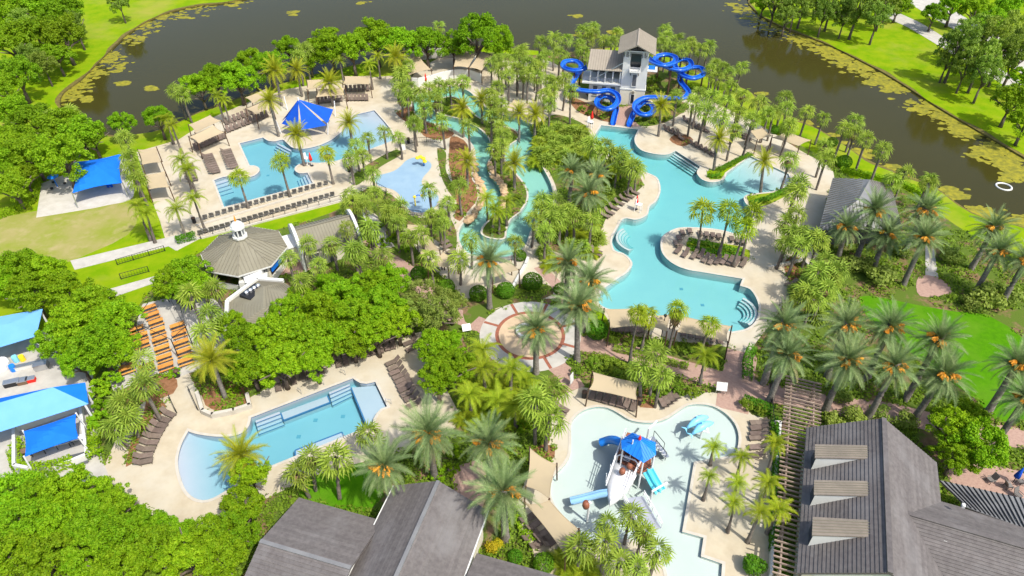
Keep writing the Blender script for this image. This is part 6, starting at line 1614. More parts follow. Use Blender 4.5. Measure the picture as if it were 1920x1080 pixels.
# shared meshes
FR_DATE = [frond_mesh('frond', MAT['leaf_date'], 3.15, d, 38, 0.64, 0.023, seed=i) for i, d in enumerate((0.35, 0.6, 0.9, 1.2))]
FR_DATE_DRY = [frond_mesh('frond', MAT['leaf_date_dry'], 2.9, d, 26, 0.50, 0.028, seed=20 + i) for i, d in enumerate((0.7, 1.1))]
FR_SYL = [frond_mesh('frond', MAT['leaf_sylvester'], 2.75, d, 34, 0.58, 0.023, seed=40 + i) for i, d in enumerate((0.45, 0.75, 1.1, 1.4))]
CR_CAB = [fan_crown('crown', MAT['leaf_cabbage'], 50 + i, n=17 + i, pet=0.85, rad=0.98, droop=0.75) for i in range(5)]
CR_WASH = [fan_crown('crown', MAT['leaf_queen'], 60 + i, n=26, pet=0.95, rad=1.0, droop=0.75, lo=-45, hi=78) for i in range(3)]
CR_QUEEN = [queen_crown('crown', MAT['leaf_queen'], 70 + i) for i in range(3)]
CR_SKIRT = [fan_crown('dry_skirt', MAT['leaf_dry'], 80 + i, n=24, pet=0.25, rad=0.8, droop=0.6, lo=-88, hi=-50) for i in range(2)]
CR_OAK = [clump_crown('crown', MAT['leaf_oak'], 100 + i, 12500, size=0.038) for i in range(6)]
CR_DARK = [clump_crown('crown', MAT['leaf_dark'], 110 + i, 11000, size=0.040) for i in range(4)]
CR_OLIVE = [clump_crown('crown', MAT['leaf_olive'], 120 + i, 4600, mains=11, subs=7, size=0.042) for i in range(3)]
CR_PINE = [clump_crown('crown', MAT['leaf_pine'], 130 + i, 5000, mains=12, subs=7, size=0.048, bottom=-0.7, flat=0.95) for i in range(4)]
SHRUB = {'clipped': [leaf_cloud('foliage', MAT['leaf_hedge'], 140 + i, 1500, 3, 0.075, bottom=0.0) for i in range(2)],
         'loose': [clump_crown('foliage', MAT['leaf_cover'], 150 + i, 1000, mains=7, subs=4, size=0.10, bottom=0.0, sub_r=(0.12, 0.25)) for i in range(3)],
         'oak': [clump_crown('foliage', MAT['leaf_oak'], 155 + i, 1500, mains=7, subs=5, size=0.085, bottom=0.0) for i in range(2)],
         'olive': [leaf_cloud('foliage', MAT['leaf_olive'], 160 + i, 800, 10, 0.11) for i in range(2)],
         'yellow': [leaf_cloud('foliage', MAT['leaf_yellow'], 165 + i, 500, 9, 0.13) for i in range(2)]}
def ball_mesh(name, material, seed, n=2600):
    r = np.random.RandomState(seed); d = r.normal(size=(n, 3)); d /= np.linalg.norm(d, axis=1)[:, None]
    C = d * r.uniform(0.93, 1.03, n)[:, None] * np.array([1, 1, 0.92]); nrm = d + r.normal(size=(n, 3)) * 0.45
    nrm /= np.linalg.norm(nrm, axis=1)[:, None]; t = np.cross(nrm, r.normal(size=(n, 3))); t /= np.linalg.norm(t, axis=1)[:, None]; b = np.cross(nrm, t)
    s = 0.07 * r.uniform(0.6, 1.3, n)[:, None]
    V = np.stack([C - t * s, C + b * s * 0.7, C + t * s, C - b * s * 0.7], 1).reshape(-1, 3)
    return make_mesh(name, V.tolist(), [(4 * i, 4 * i + 1, 4 * i + 2, 4 * i + 3) for i in range(n)], material)
SHRUB['ball'] = [ball_mesh('foliage', MAT['leaf_hedge'], 170 + i) for i in range(2)]
CLUMP_FAN = [fan_crown('foliage', MAT['leaf_cabbage'], 180 + i, n=40, pet=0.6, rad=0.75, lo=-5, hi=85) for i in range(3)]
CLUMP_ARECA = [queen_crown('foliage', MAT['leaf_queen'], 190 + i, n=22, L=1.7) for i in range(2)]
TR = {'cabbage': [trunk_mesh('trunk', MAT['bark_palm'], 0.20, 0.19, b, top=0.10) for b in (0.0, 0.15, -0.2)],
      'wash': [trunk_mesh('trunk', MAT['bark_palm'], 0.22, 0.13, b, bulge=0.12) for b in (0.0, 0.1)],
      'date': [trunk_mesh('trunk', MAT['bark_date'], 0.36, 0.30, b, n=10, rings=14, bulge=0.12, top=0.16) for b in (0.0, 0.08)],
      'syl': [trunk_mesh('trunk', MAT['bark_date'], 0.27, 0.22, b, n=9, rings=10, top=0.16) for b in (0.0, 0.1)]}
def limbed_trunk(seed):
    mb = MB(); r = random.Random(seed)
    mb.tube([(0, 0, 0), (0.01, 0.01, 0.35), (0.02, 0, 0.75), (0.0, 0.02, 1.1)], [0.075, 0.06, 0.05, 0.03], 7)
    for k in range(5):
        a = k * 1.257 + r.uniform(-0.3, 0.3); z0 = r.uniform(0.42, 0.7)
        d = Vector((math.cos(a), math.sin(a), 0)); h = r.uniform(0.5, 0.75)
        mb.tube([(0.01, 0, z0 - 0.05), (d.x * 0.2, d.y * 0.2, z0 + 0.18), (d.x * h, d.y * h, z0 + r.uniform(0.35, 0.6))], [0.04, 0.03, 0.012], 5)
    return mb.mesh('trunk', MAT['bark'], True)
TR_TREE = [limbed_trunk(i) for i in range(3)]
def bunch_mesh(seed):
    r = random.Random(seed); mb = MB()
    mb.tube([(0, 0, 0), (0.45, 0, 0.22), (0.8, 0, 0.15), (0.95, 0, -0.05)], [0.035, 0.03, 0.03, 0.02], 5)
    for i in range(16):
        a, t = r.uniform(0, 6.28), r.uniform(0, 1)
        q = Vector((0.72 + 0.22 * t, 0, 0.2 - 0.2 * t)); e = q + Vector((0.25 * math.cos(a) + 0.15, 0.28 * math.sin(a), -0.25 - 0.2 * r.random()))
        mb.tube([q, q.lerp(e, 0.5) + Vector((0.02, 0, 0.05)), e], [0.03, 0.085, 0.06], 4)
    return mb.mesh('fruit_bunch', MAT['date_fruit'])
BUNCH = [bunch_mesh(i) for i in range(3)]

def put_palm(kind, p, label, group, h=None, size=1.0):
    """p = crown centre (x, y[, base x, base y]) as surveyed"""
    h = h * rnd.uniform(0.86, 1.12); size = size * rnd.uniform(0.9, 1.12)
    if len(p) >= 4:
        B = G(p[2], p[3])                                   # foot seen: find the height at which the crown stands over it
        u, v = (p[0] - 960.0) / F_PX, (540.0 - p[1]) / F_PX
        t = B.y / (_ct + v * _st); hh = CAM_H + (-_st + v * _ct) * t
        h = min(max(hh, 0.6 * h), 1.6 * h)
        top = G(p[0], p[1], h)
    else:
        top = G(p[0], p[1], h)
        B = Vector((top.x + rnd.uniform(-0.25, 0.25), top.y + rnd.uniform(-0.25, 0.25), 0))
    lean = top - B
    if lean.to_2d().length > 0.22 * h: B = Vector((top.x - lean.x * 0.2, top.y - lean.y * 0.2, 0)); lean = top - B
    name = {'cabbage': 'cabbage_palm', 'wash': 'fan_palm', 'queen': 'queen_palm', 'date': 'date_palm', 'syl': 'green_date_palm', 'skirt': 'fan_palm'}[kind]
    root = empty(name, B)
    tag(root, label, 'palm tree', group)
    tk = {'queen': 'wash', 'skirt': 'wash'}.get(kind, kind)
    tr = link('trunk', rnd.choice(TR[tk]), root)
    q = lean.to_track_quat('Z', 'Y').to_euler()
    q.rotate_axis('Z', rnd.uniform(0, 6.28))
    setp(tr, (0, 0, -0.05), q, (size ** 0.5, size ** 0.5, lean.length))
    yaw = rnd.uniform(0, 6.28)
    if kind in ('cabbage', 'wash', 'queen', 'skirt'):
        me = rnd.choice({'cabbage': CR_CAB, 'wash': CR_WASH, 'queen': CR_QUEEN, 'skirt': CR_WASH}[kind])
        setp(link('crown', me, root), lean, (rnd.uniform(-0.12, 0.12), rnd.uniform(-0.12, 0.12), yaw), size * rnd.uniform(0.9, 1.1))
        if kind == 'skirt' or (kind in ('wash', 'cabbage') and rnd.random() < 0.18):
            setp(link('dry_skirt', rnd.choice(CR_SKIRT), root), lean, (0, 0, yaw), (1.0, 1.0, 2.4 if kind == 'skirt' else 0.9))
    else:
        src = FR_DATE if kind == 'date' else FR_SYL
        n = rnd.randint(50, 62) if kind == 'date' else rnd.randint(36, 44); dz = rnd.uniform(-10, 16)
        for i in range(n):
            t = (i + 0.5) / n
            pt = R((82 - (112 + dz) * t ** 0.85) if kind == 'date' else (80 - (95 + dz) * t ** 0.9)) + rnd.uniform(-0.13, 0.13)
            k = min(3, max(0, int(t * 4 + rnd.uniform(-0.6, 0.6))))
            me = src[k]
            if kind == 'date' and t > 0.86 and rnd.random() < 0.5: me = rnd.choice(FR_DATE_DRY)
            setp(link('frond', me, root), lean + Vector((0, 0, 0.12 - 0.3 * t)), (rnd.uniform(-0.5, 0.5), -pt, yaw + i * 2.39996), size * rnd.uniform(0.88, 1.1))
        if kind == 'date':
            for k in range(rnd.randint(4, 6)):
                a = R(-90 + rnd.uniform(-115, 115))
                setp(link('fruit_bunch', rnd.choice(BUNCH), root), lean + Vector((0, 0, 0.05)), (0, R(rnd.uniform(-38, -8)), a), size * rnd.uniform(0.9, 1.25))
    return root
def palms(kind, desc, where, mark, mark_name, pts, h, size=1.0, group=None, extra=0):
    pts = list(pts); base = list(pts); r = random.Random(int(mark[0] * 7 + mark[1]))
    if extra:                                               # the same grove goes on between the surveyed palms
        cand = [(b[0] + r.uniform(-26, 26), b[1] + r.uniform(-20, 20)) for b in (r.choice(base) for _ in range(160))]
        cl = classify(np.array([tuple(G(q[0], q[1], h).to_2d()) for q in cand]))
        for q, k in zip(cand, cl):
            if extra > 0 and REG[int(k)]['name'] in ('planting_bed', 'ground') and min((q[0] - o[0]) ** 2 + 2 * (q[1] - o[1]) ** 2 for o in pts) > 170: pts.append(q); extra -= 1
    pts = sort_from(pts, mark)
    for i, p in enumerate(pts):
        lab = f'{desc} palm {where}' if len(pts) == 1 else f'{ordw(i + 1)} {desc} palm {where}, counting from {mark_name}'
        put_palm(kind, p, lab, group or f'{desc} palms {where}', h, size)

# ------------------------------------------------------------------ date palms
palms('date', 'silver date', 'beside the round plaza', (916, 490), 'the beige river sails', [(916, 490, 918, 578), (1005, 617, 1005, 699), (1083, 575, 1082, 677), (1065, 493), (1106, 529)], 8.5, 1.0, 'silver date palms')
palms('date', 'silver date', 'between river and lagoon', (1073, 317), 'the tower', [(1073, 322), (1118, 330), (1104, 362)], 6.5, 0.95, 'silver date palms')
palms('date', 'silver date', 'by the dark left roof', (720, 873), 'the blue pool', [(720, 873), (803, 813), (916, 832), (943, 922, 948, 1013)], 7.5, 1.0, 'silver date palms')
palms('date', 'silver date', 'in front of the grey pavilion', (1587, 427), 'the lagoon', [(1587, 427, 1570, 490), (1663, 440, 1637, 503), (1733, 447, 1693, 535), (1735, 395), (1640, 395), (1873, 470, 1827, 550), (1862, 428), (1925, 488)], 8.0, 1.0, 'silver date palms')
palms('date', 'silver date', 'in the grove beside the bright lawn', (1470, 610), 'the lagoon', [(1470, 610), (1587, 610), (1670, 614), (1760, 637), (1477, 667, 1441, 754), (1590, 677, 1545, 773), (1677, 687, 1627, 785), (1770, 703, 1713, 787), (1908, 683), (1925, 748)], 8.5, 1.02, 'silver date palms')
# ------------------------------------------------------------------ bright green date palms
palms('syl', 'bright green feather', 'behind the blue star sails', (505, 189), 'the lounger blocks', [(505, 189), (515, 131), (557, 131), (618, 156, 625, 199), (742, 107)], 6.5, 1.0, 'bright green feather palms')
palms('syl', 'bright green feather', 'at the activity pool edge', (556, 252), 'the star sails', [(556, 252, 571, 311), (654, 230, 661, 269)], 5.5, 0.85, 'bright green feather palms')
palms('syl', 'bright green feather', 'beside the lazy river', (867, 204), 'the curved white wall', [(867, 204), (902, 188), (1004, 215), (973, 212), (965, 305), (876, 302)], 5.0, 0.9, 'bright green feather palms')
palms('syl', 'bright green feather', 'on the lagoon deck below the tower', (1240, 199), 'the slides', [(1240, 199, 1234, 256), (1348, 260, 1338, 320), (1432, 303, 1426, 360)], 6.0, 0.95, 'bright green feather palms')
palms('syl', 'bright green feather', 'in the raised bed by picnic benches', (397, 675), 'the benches', [(397, 675, 423, 747)], 6.0, 1.1, 'bright green feather palms')
palms('syl', 'bright green feather', 'over the blue pool corner', (453, 853), 'the pool', [(453, 853)], 4.0, 1.0, 'bright green feather palms')
# ------------------------------------------------------------------ cabbage palms
c3 = lambda x, y, l: crop(x, y, 3, l)
palms('cabbage', 'cabbage', 'on the lake bank', (1300, 150), 'the tower', c3(1440, 0, [(100, 620), (220, 640), (310, 670), (430, 730), (550, 790), (640, 850), (770, 980), (900, 1020), (30, 640), (120, 710), (320, 830)]) + c3(960, 0, [(1390, 590), (1300, 545), (1220, 420), (1140, 370), (1230, 500), (1150, 450)]), 5.5, 1.0, 'cabbage palms', extra=8)
palms('cabbage', 'cabbage', 'behind the slides by the lake', (1210, 80), 'the tower', c3(960, 0, [(840, 250), (900, 270), (960, 290), (1010, 275), (1060, 290), (1110, 265), (870, 215)]), 6.5, 1.0, 'cabbage palms', extra=3)
palms('cabbage', 'cabbage', 'by the lake before the tower', (1110, 100), 'the tower', c3(960, 0, [(160, 245), (240, 230), (430, 220), (520, 235), (380, 255), (460, 195), (60, 290), (30, 390), (90, 420), (150, 390), (190, 320), (270, 310)]), 6.0, 1.0, 'cabbage palms', extra=6)
palms('cabbage', 'cabbage', 'beneath the first blue slide loop', (1072, 125), 'the loop', c3(960, 0, [(240, 480), (300, 450), (330, 520), (180, 540), (210, 590)]), 6.0, 1.0, 'cabbage palms')
palms('cabbage', 'cabbage', 'in the grove behind the river', (1060, 130), 'the tower', crop(740, 80, 4.5, [(870, 150), (940, 160), (1050, 100), (1030, 220), (900, 230), (960, 290), (1090, 290), (1240, 150), (1190, 200), (1200, 300), (1310, 340), (870, 390), (1130, 190), (820, 190)]), 5.5, 1.0, 'cabbage palms', extra=12)
palms('cabbage', 'cabbage', 'along the river bank', (775, 180), 'the curved white wall', crop(740, 80, 4.5, [(60, 270), (130, 390), (110, 470), (290, 400), (360, 450), (240, 490), (165, 690), (575, 350), (400, 680), (620, 720), (895, 540), (820, 640), (900, 880), (40, 330)]), 5.0, 1.0, 'cabbage palms', extra=12)
palms('cabbage', 'cabbage', 'around the toddler splash pad', (780, 340), 'the pad', crop(640, 270, 4.5, [(260, 260), (740, 400), (900, 520), (1000, 370), (860, 680), (760, 620), (500, 540), (360, 540), (290, 430), (80, 450), (190, 500), (580, 800), (1090, 830)]) + c3(480, 0, [(720, 750), (800, 780), (630, 790), (560, 830), (600, 880), (890, 700), (530, 900)]), 4.6, 0.85, 'cabbage palms', extra=6)
palms('cabbage', 'cabbage', 'in front of the restroom building', (480, 480), 'the octagonal roof', crop(360, 380, 4.909, [(1070, 400), (1290, 400), (1420, 250), (890, 530), (1170, 590), (1010, 740), (1520, 450), (1500, 40), (1590, 50), (1640, 270)]), 4.8, 0.85, 'cabbage palms')
palms('cabbage', 'cabbage', 'above the clipped round shrubs', (700, 480), 'the restrooms', crop(640, 270, 4.5, [(240, 740), (470, 680), (340, 960), (110, 930), (745, 980), (990, 990)]), 4.8, 1.0, 'cabbage palms')
palms('cabbage', 'cabbage', 'on the deck beside the slide exits', (1240, 220), 'the slides', crop(1160, 150, 4.32, [(470, 150, 455, 390), (600, 200, 560, 450), (700, 270, 665, 510), (830, 330), (870, 200), (960, 270, 945, 370), (1080, 340, 1035, 575), (1210, 280, 1180, 520), (1370, 400, 1320, 610), (940, 420), (620, 130), (740, 150)]) if False else [(q[0], q[1]) for q in crop(1160, 150, 4.32, [(470, 150), (600, 200), (700, 270), (830, 330), (870, 200), (960, 270), (1080, 340), (1210, 280), (1370, 400), (940, 420), (640, 120), (745, 150)])], 6.0, 1.0, 'cabbage palms')
palms('cabbage', 'cabbage', 'at the lagoon beach end', (1479, 303), 'the beach', [(1479, 303, 1463, 358), (1497, 350), (1548, 300)], 5.0, 1.0, 'cabbage palms')
palms('cabbage', 'cabbage', 'along the deck by the grey pavilion', (1480, 400), 'the lagoon', c3(1440, 360, [(150, 20), (160, 140), (100, 190), (100, 300), (230, 280), (310, 400), (340, 500), (120, 240), (270, 470), (250, 610)]), 4.6, 1.0, 'cabbage palms', extra=8)
palms('cabbage', 'cabbage', 'between river and lagoon', (1000, 420), 'the river', c3(960, 360, [(120, 160), (190, 240), (270, 160), (350, 150), (440, 180), (20, 290), (220, 120), (380, 60)]) + c3(960, 0, [(550, 880), (620, 920), (450, 830)]), 4.6, 1.0, 'cabbage palms', extra=10)
palms('cabbage', 'cabbage', 'below the brick path', (1229, 665), 'the beige sails', [(1229, 665, 1218, 742), (1200, 697, 1201, 754), (1239, 708, 1228, 764)], 5.0, 0.95, 'cabbage palms')
palms('cabbage', 'cabbage', 'above the curved splash deck', (1031, 742), 'the brick path', [(1003, 760, 1003, 834), (1031, 792, 1024, 846), (1033, 742)], 4.8, 1.15, 'cabbage palms')
palms('cabbage', 'cabbage', 'in the near bed of the splash pool', (1200, 980), 'the play boat', c3(960, 720, [(380, 930), (540, 800), (670, 740), (740, 850), (820, 950), (520, 910), (600, 1020), (700, 1040)]), 4.2, 0.78, 'cabbage palms')
palms('cabbage', 'cabbage', 'on the near edge of the blue pool', (583, 863), 'the beach entry', [(583, 863, 592, 920), (630, 867, 637, 937), (560, 890, 580, 933), (693, 817)], 4.2, 1.05, 'cabbage palms')
palms('cabbage', 'grey-green cabbage', 'beside the arc of loungers', (217, 806), 'the blue canopy', [(234, 762, 281, 787), (217, 806, 253, 840), (240, 790, 266, 810), (268, 727, 303, 790)], 5.0, 1.15, 'cabbage palms')
palms('cabbage', 'cabbage', 'around the picnic benches', (357, 555), 'the octagonal roof', [(357, 555), (403, 547), (383, 629), (394, 591), (268, 678, 299, 732)], 5.5, 1.05, 'cabbage palms')
palms('cabbage', 'cabbage', 'by the big blue playground canopy', (235, 300), 'the canopy', [(236, 262), (243, 298), (247, 322), (258, 342)], 4.5, 1.05, 'cabbage palms')
palms('cabbage', 'paired cabbage', 'on the lake edge above beige sails', (333, 170), 'the lake', [(328, 172, 350, 225), (341, 180, 360, 230)], 6.0, 1.05, 'cabbage palms')
palms('cabbage', 'cabbage', 'among the lakeside shade trees', (823, 45), 'the curved white wall', [(823, 52), (570, 95), (560, 110), (135, 215), (100, 225)], 6.5, 1.0, 'cabbage palms')
# ------------------------------------------------------------------ tall fan palms and queen palms
palms('wash', 'slender fan', 'rising over the activity pool edge', (448, 335), 'the octagonal roof', [(448, 335, 466, 390), (526, 306, 544, 369), (613, 291, 625, 345)], 6.5, 0.9, 'slender fan palms')
palms('wash', 'slender fan', 'on the lagoon peninsula', (1317, 397), 'the lagoon', [(1317, 399, 1308, 470), (1367, 399, 1348, 478), (1410, 405, 1390, 487), (1395, 430)], 6.5, 1.0, 'slender fan palms')
palms('wash', 'slender fan', 'behind the beige lagoon sails', (1196, 590), 'the plaza', [(1196, 592, 1180, 684), (1213, 596), (1329, 612)], 5.5, 0.8, 'slender fan palms')
palms('skirt', 'brown-skirted fan', 'behind the beige lagoon sails', (1270, 588), 'the plaza', [(1270, 584, 1253, 660)], 7.0, 0.75, 'slender fan palms')
palms('queen', 'small feathery', 'on the sunny splash deck', (1338, 835), 'the sea creatures', [(1338, 838, 1331, 872), (1330, 893, 1318, 938), (1390, 857, 1382, 895), (1384, 905), (1376, 942, 1364, 998)], 3.4, 0.6, 'small deck palms')
palms('queen', 'yellow queen', 'on the right of the splash deck', (1430, 900), 'the splash pool', [(1440, 905), (1425, 960), (1455, 830), (1460, 955)], 4.6, 0.75, 'yellow queen palms')
palms('queen', 'yellow queen', 'beside the brick path', (1323, 665), 'the lagoon', [(1323, 667, 1312, 722)], 4.0, 1.0, 'yellow queen palms')
palms('queen', 'yellow queen', 'in the bed below the plaza', (900, 700), 'the plaza', [(905, 690), (880, 740), (935, 750), (960, 690), (965, 760), (905, 655)], 3.8, 0.95, 'yellow queen palms')
palms('queen', 'drooping queen', 'on the left lawn edge', (264, 389), 'the field', [(258, 385), (274, 400, 291, 455), (330, 393, 348, 443), (363, 372), (340, 300), (352, 318)], 5.5, 0.95, 'yellow queen palms')
palms('queen', 'yellow queen', 'behind the beige lakeside sails', (317, 225), 'the playground', [(311, 222), (322, 235), (406, 180), (418, 188), (637, 115), (692, 121), (708, 106)], 5.2, 0.9, 'yellow queen palms')
palms('queen', 'feathery queen', 'at the river bend', (925, 385), 'the splash pad', [(912, 372), (925, 392), (935, 400), (950, 378)], 4.0, 0.9, 'yellow queen palms')
palms('queen', 'feathery queen', 'on the lagoon shore below the tower', (1180, 300), 'the tower', c3(960, 0, [(660, 930), (700, 960), (640, 880), (590, 960)]), 3.8, 0.85, 'yellow queen palms')

# ------------------------------------------------------------------ broad trees
def put_tree(kind, p, label, group):
    x, y, rp = p[:3]
    sc = ppm(x, y + rp * 0.6)
    r = rp / sc
    r *= 0.97; zc = r * (rnd.uniform(0.8, 1.15) if kind != 'pine' else rnd.uniform(1.25, 1.75)) + 1.2
    C = G(x, y, zc); root = empty({'oak': 'shade_tree', 'dark': 'shade_tree', 'olive': 'olive_tree', 'pine': 'pine_tree'}[kind], (C.x, C.y, 0))
    tag(root, label, 'tree', group)
    me = rnd.choice({'oak': CR_OAK, 'dark': CR_DARK, 'olive': CR_OLIVE, 'pine': CR_PINE}[kind])
    setp(link('trunk', rnd.choice(TR_TREE), root), (0, 0, 0), (0, 0, rnd.uniform(0, 6)), (zc if kind != 'pine' else zc * 0.6, zc if kind != 'pine' else zc * 0.6, zc * (0.95 if kind != 'pine' else 1.05)))
    setp(link('crown', me, root), (0, 0, zc), (0, 0, rnd.uniform(0, 6.28)), (r * rnd.uniform(0.95, 1.1), r * rnd.uniform(0.95, 1.1), r * rnd.uniform(0.85, 1.05) * (1.25 if kind == 'pine' else 1)))
def trees(kind, desc, where, mark, mark_name, pts, group):
    for i, p in enumerate(sort_from(pts, mark)):
        put_tree(kind, p, f'{ordw(i + 1)} {desc} {where}, counting from {mark_name}', group)
trees('oak', 'bright green tree', 'in the row along the near lake shore', (940, 80), 'the tower', [(935, 85, 36), (893, 68, 44), (850, 86, 32), (800, 80, 38), (752, 82, 40), (705, 74, 42), (660, 92, 38), (620, 90, 42), (580, 110, 32), (540, 90, 26), (505, 125, 36), (470, 115, 32), (445, 150, 40), (405, 150, 40), (375, 165, 34)], 'lakeside shade trees')
trees('oak', 'small cone-shaped tree', 'on the lake edge by the playground', (230, 240), 'the playground', [(228, 232, 26), (296, 222, 28)], 'lakeside shade trees')
trees('dark', 'dense tree', 'behind the sand playground', (180, 250), 'the blue canopy', [(150, 250, 42), (172, 258, 28), (110, 240, 46), (60, 225, 45), (20, 215, 42), (115, 295, 48), (60, 290, 48), (15, 275, 42), (20, 345, 40), (45, 330, 30), (0, 310, 40)], 'playground trees')
trees('oak', 'bright green tree', 'between field and service yard', (270, 520), 'the octagonal roof', [(350, 510, 38), (320, 530, 36), (378, 535, 30), (345, 545, 30), (45, 505, 45), (85, 520, 45), (20, 525, 45), (130, 550, 48), (175, 575, 50), (215, 600, 45), (150, 615, 52), (110, 640, 46), (185, 650, 52), (225, 655, 38), (150, 680, 40), (60, 550, 44)], 'service yard trees')
trees('oak', 'bright green tree', 'in the grove above the blue pool', (860, 600), 'the plaza', [(455, 640, 42), (470, 690, 46), (510, 630, 48), (540, 590, 44), (525, 680, 46), (575, 640, 48), (600, 590, 46), (620, 640, 46), (650, 560, 44), (665, 600, 48), (690, 540, 40), (715, 580, 46), (730, 530, 38), (590, 680, 38), (660, 640, 42), (745, 605, 42), (435, 610, 32), (705, 625, 38), (620, 545, 36), (560, 560, 34)], 'grove trees')
trees('olive', 'pale airy tree', 'between grove and plaza', (800, 560), 'the brick path', [(790, 560, 42), (820, 590, 42), (845, 570, 34), (770, 590, 38)], 'pale airy trees')
trees('oak', 'fresh green tree', 'beside the end of the lounger column', (830, 680), 'the plaza', [(815, 650, 40), (850, 690, 44), (820, 710, 40), (845, 650, 34)], 'lounger trees')
trees('oak', 'leafy tree', 'in the near corner by the dark roof', (480, 900), 'the blue pool', [(470, 895, 42), (455, 945, 44), (440, 995, 48), (395, 1005, 42), (345, 1008, 40), (300, 992, 34), (255, 990, 44), (215, 950, 42), (175, 935, 44), (130, 920, 48), (80, 930, 50), (35, 930, 50), (45, 985, 54), (110, 980, 54), (170, 980, 52), (230, 1010, 52), (290, 1030, 50), (350, 1045, 50), (410, 1050, 48), (20, 1045, 56), (90, 1050, 56), (160, 1050, 54), (220, 1065, 54)], 'near corner trees')
trees('oak', 'leafy tree', 'beside the right dark roof', (1800, 820), 'the dormers', [(1785, 800, 46), (1835, 830, 58), (1790, 860, 38), (1815, 775, 32)], 'right roof trees')
trees('dark', 'tall tree', 'on the far left lawn', (150, 80), 'the lake', [(25, 20, 46), (75, 15, 44), (120, 25, 40), (20, 80, 44), (70, 70, 46), (118, 70, 40), (105, 105, 34), (30, 140, 40), (10, 165, 34)], 'far left trees')
trees('pine', 'tall slim pine', 'on the far left lawn', (150, 80), 'the lake', [(55, 105, 26), (80, 120, 24), (45, 50, 28), (140, 45, 22), (222, 4, 20)], 'far pines')
trees('pine', 'tall slim pine', 'on the far right bank', (1560, 20), 'the lake bend', [(1455, 2, 24), (1492, 16, 26), (1510, -4, 26), (1546, 24, 26), (1562, 2, 28), (1585, 30, 24), (1612, 8, 30), (1648, 30, 26), (1660, 4, 28), (1475, 30, 18), (1800, 85, 36), (1842, 112, 34), (1868, 75, 38), (1850, 138, 28), (1895, 60, 34), (1812, 130, 26), (1878, 108, 32), (1826, 62, 30), (1780, 110, 22), (1910, 100, 32)], 'far pines')
trees('oak', 'rounded tree', 'on the far right bank', (1750, 20), 'the white path', [(1752, 28, 26), (1432, 4, 24), (1475, -8, 28), (1535, -6, 26), (1640, -8, 30), (1685, 12, 24), (1830, 20, 30), (1860, 40, 28), (1890, 15, 34), (1900, 188, 36), (1925, 230, 36), (1600, -12, 34), (1700, -15, 30), (1790, 8, 28), (1915, 150, 26)], 'far right trees')

# ------------------------------------------------------------------ shrubs and hedges
def shrub(kind, p, label, group, r=None, name='shrub', zs=0.9):
    x, y = p[0], p[1]; r = r or p[2] / ppm(x, y)
    C = G(x, y, r * zs * 0.55)
    o = link(name, rnd.choice(SHRUB[kind]))
    setp(o, (C.x, C.y, r * zs * (0.55 if kind != 'ball' else 0.8)), (0, 0, rnd.uniform(0, 6.28)), (r, r, r * zs))
    return tag(o, label, 'shrub', group)
def shrubs(kind, desc, where, mark, mark_name, pts, group):
    pts = sort_from(pts, mark)
    for i, p in enumerate(pts):
        shrub(kind, p, f'{desc} {where}' if len(pts) == 1 else f'{ordw(i + 1)} {desc} {where}, counting from {mark_name}', group)
shrubs('ball', 'clipped round shrub', 'around the plaza', (837, 540), 'the grove', [(837, 540, 16), (897, 553, 17), (948, 547, 17), (975, 481, 12), (998, 531, 19), (1052, 545, 14), (1119, 622, 20), (785, 515, 15)], 'clipped round shrubs')
shrubs('ball', 'clipped round shrub', 'by the near sail loungers', (1020, 1060), 'the sail', [(1020, 1058, 20), (966, 1045, 14)], 'clipped round shrubs')
shrubs('clipped', 'clipped square shrub', 'at the foot of the pergola', (1410, 1060), 'the pergola', [(1412, 1062, 32)], 'clipped round shrubs')
shrubs('ball', 'dark round shrub', 'on the lake bank', (1582, 306), 'the sail', [(1582, 306, 14), (1452, 245, 9), (1560, 268, 10)], 'lake bank shrubs')
shrubs('olive', 'grey-green shrub', 'along the lawn path', (1590, 490), 'the lagoon', [(1590, 495, 22), (1650, 520, 30), (1620, 500, 24), (1690, 470, 20), (1780, 480, 24), (1850, 560, 34), (1890, 555, 28), (1820, 570, 20), (1560, 790, 22), (1600, 780, 24), (1650, 775, 22), (1700, 790, 24), (1500, 700, 18), (1580, 745, 22)], 'grey-green shrubs')
shrubs('loose', 'leafy shrub', 'beside the brick path', (1090, 620), 'the plaza', [(1150, 640, 14), (1180, 645, 15), (1215, 650, 15), (1290, 660, 16), (1330, 670, 16), (1265, 655, 14), (1160, 705, 16), (1190, 705, 18), (1110, 680, 15), (1140, 690, 14), (1270, 730, 16), (1300, 740, 15), (1080, 700, 13), (1400, 760, 16), (1425, 770, 15), (1240, 735, 16)], 'path shrubs')
shrubs('oak', 'bright shrub', 'below the service yard trees', (190, 740), 'the picnic terrace', [(185, 735, 28), (200, 765, 26), (185, 790, 24), (178, 830, 14), (182, 852, 13), (210, 715, 24), (330, 700, 13), (318, 702, 11), (440, 735, 14)], 'bright shrubs')
shrubs('oak', 'bright round shrub', 'in the bed by the restroom path', (730, 450), 'the restrooms', [(725, 455, 15), (745, 445, 14), (700, 460, 13), (760, 470, 13), (720, 420, 14), (735, 405, 13)], 'bright shrubs')
shrubs('yellow', 'yellow shrub', 'beside the dark left roof', (920, 1020), 'the roof', [(922, 1025, 16), (935, 1018, 12)], 'yellow shrubs')
shrubs('oak', 'bright shrub', 'between the near date palms', (830, 860), 'the left roof', [(822, 890, 20), (845, 880, 18), (790, 850, 17), (855, 850, 18), (985, 800, 18), (1000, 790, 16)], 'bright shrubs')
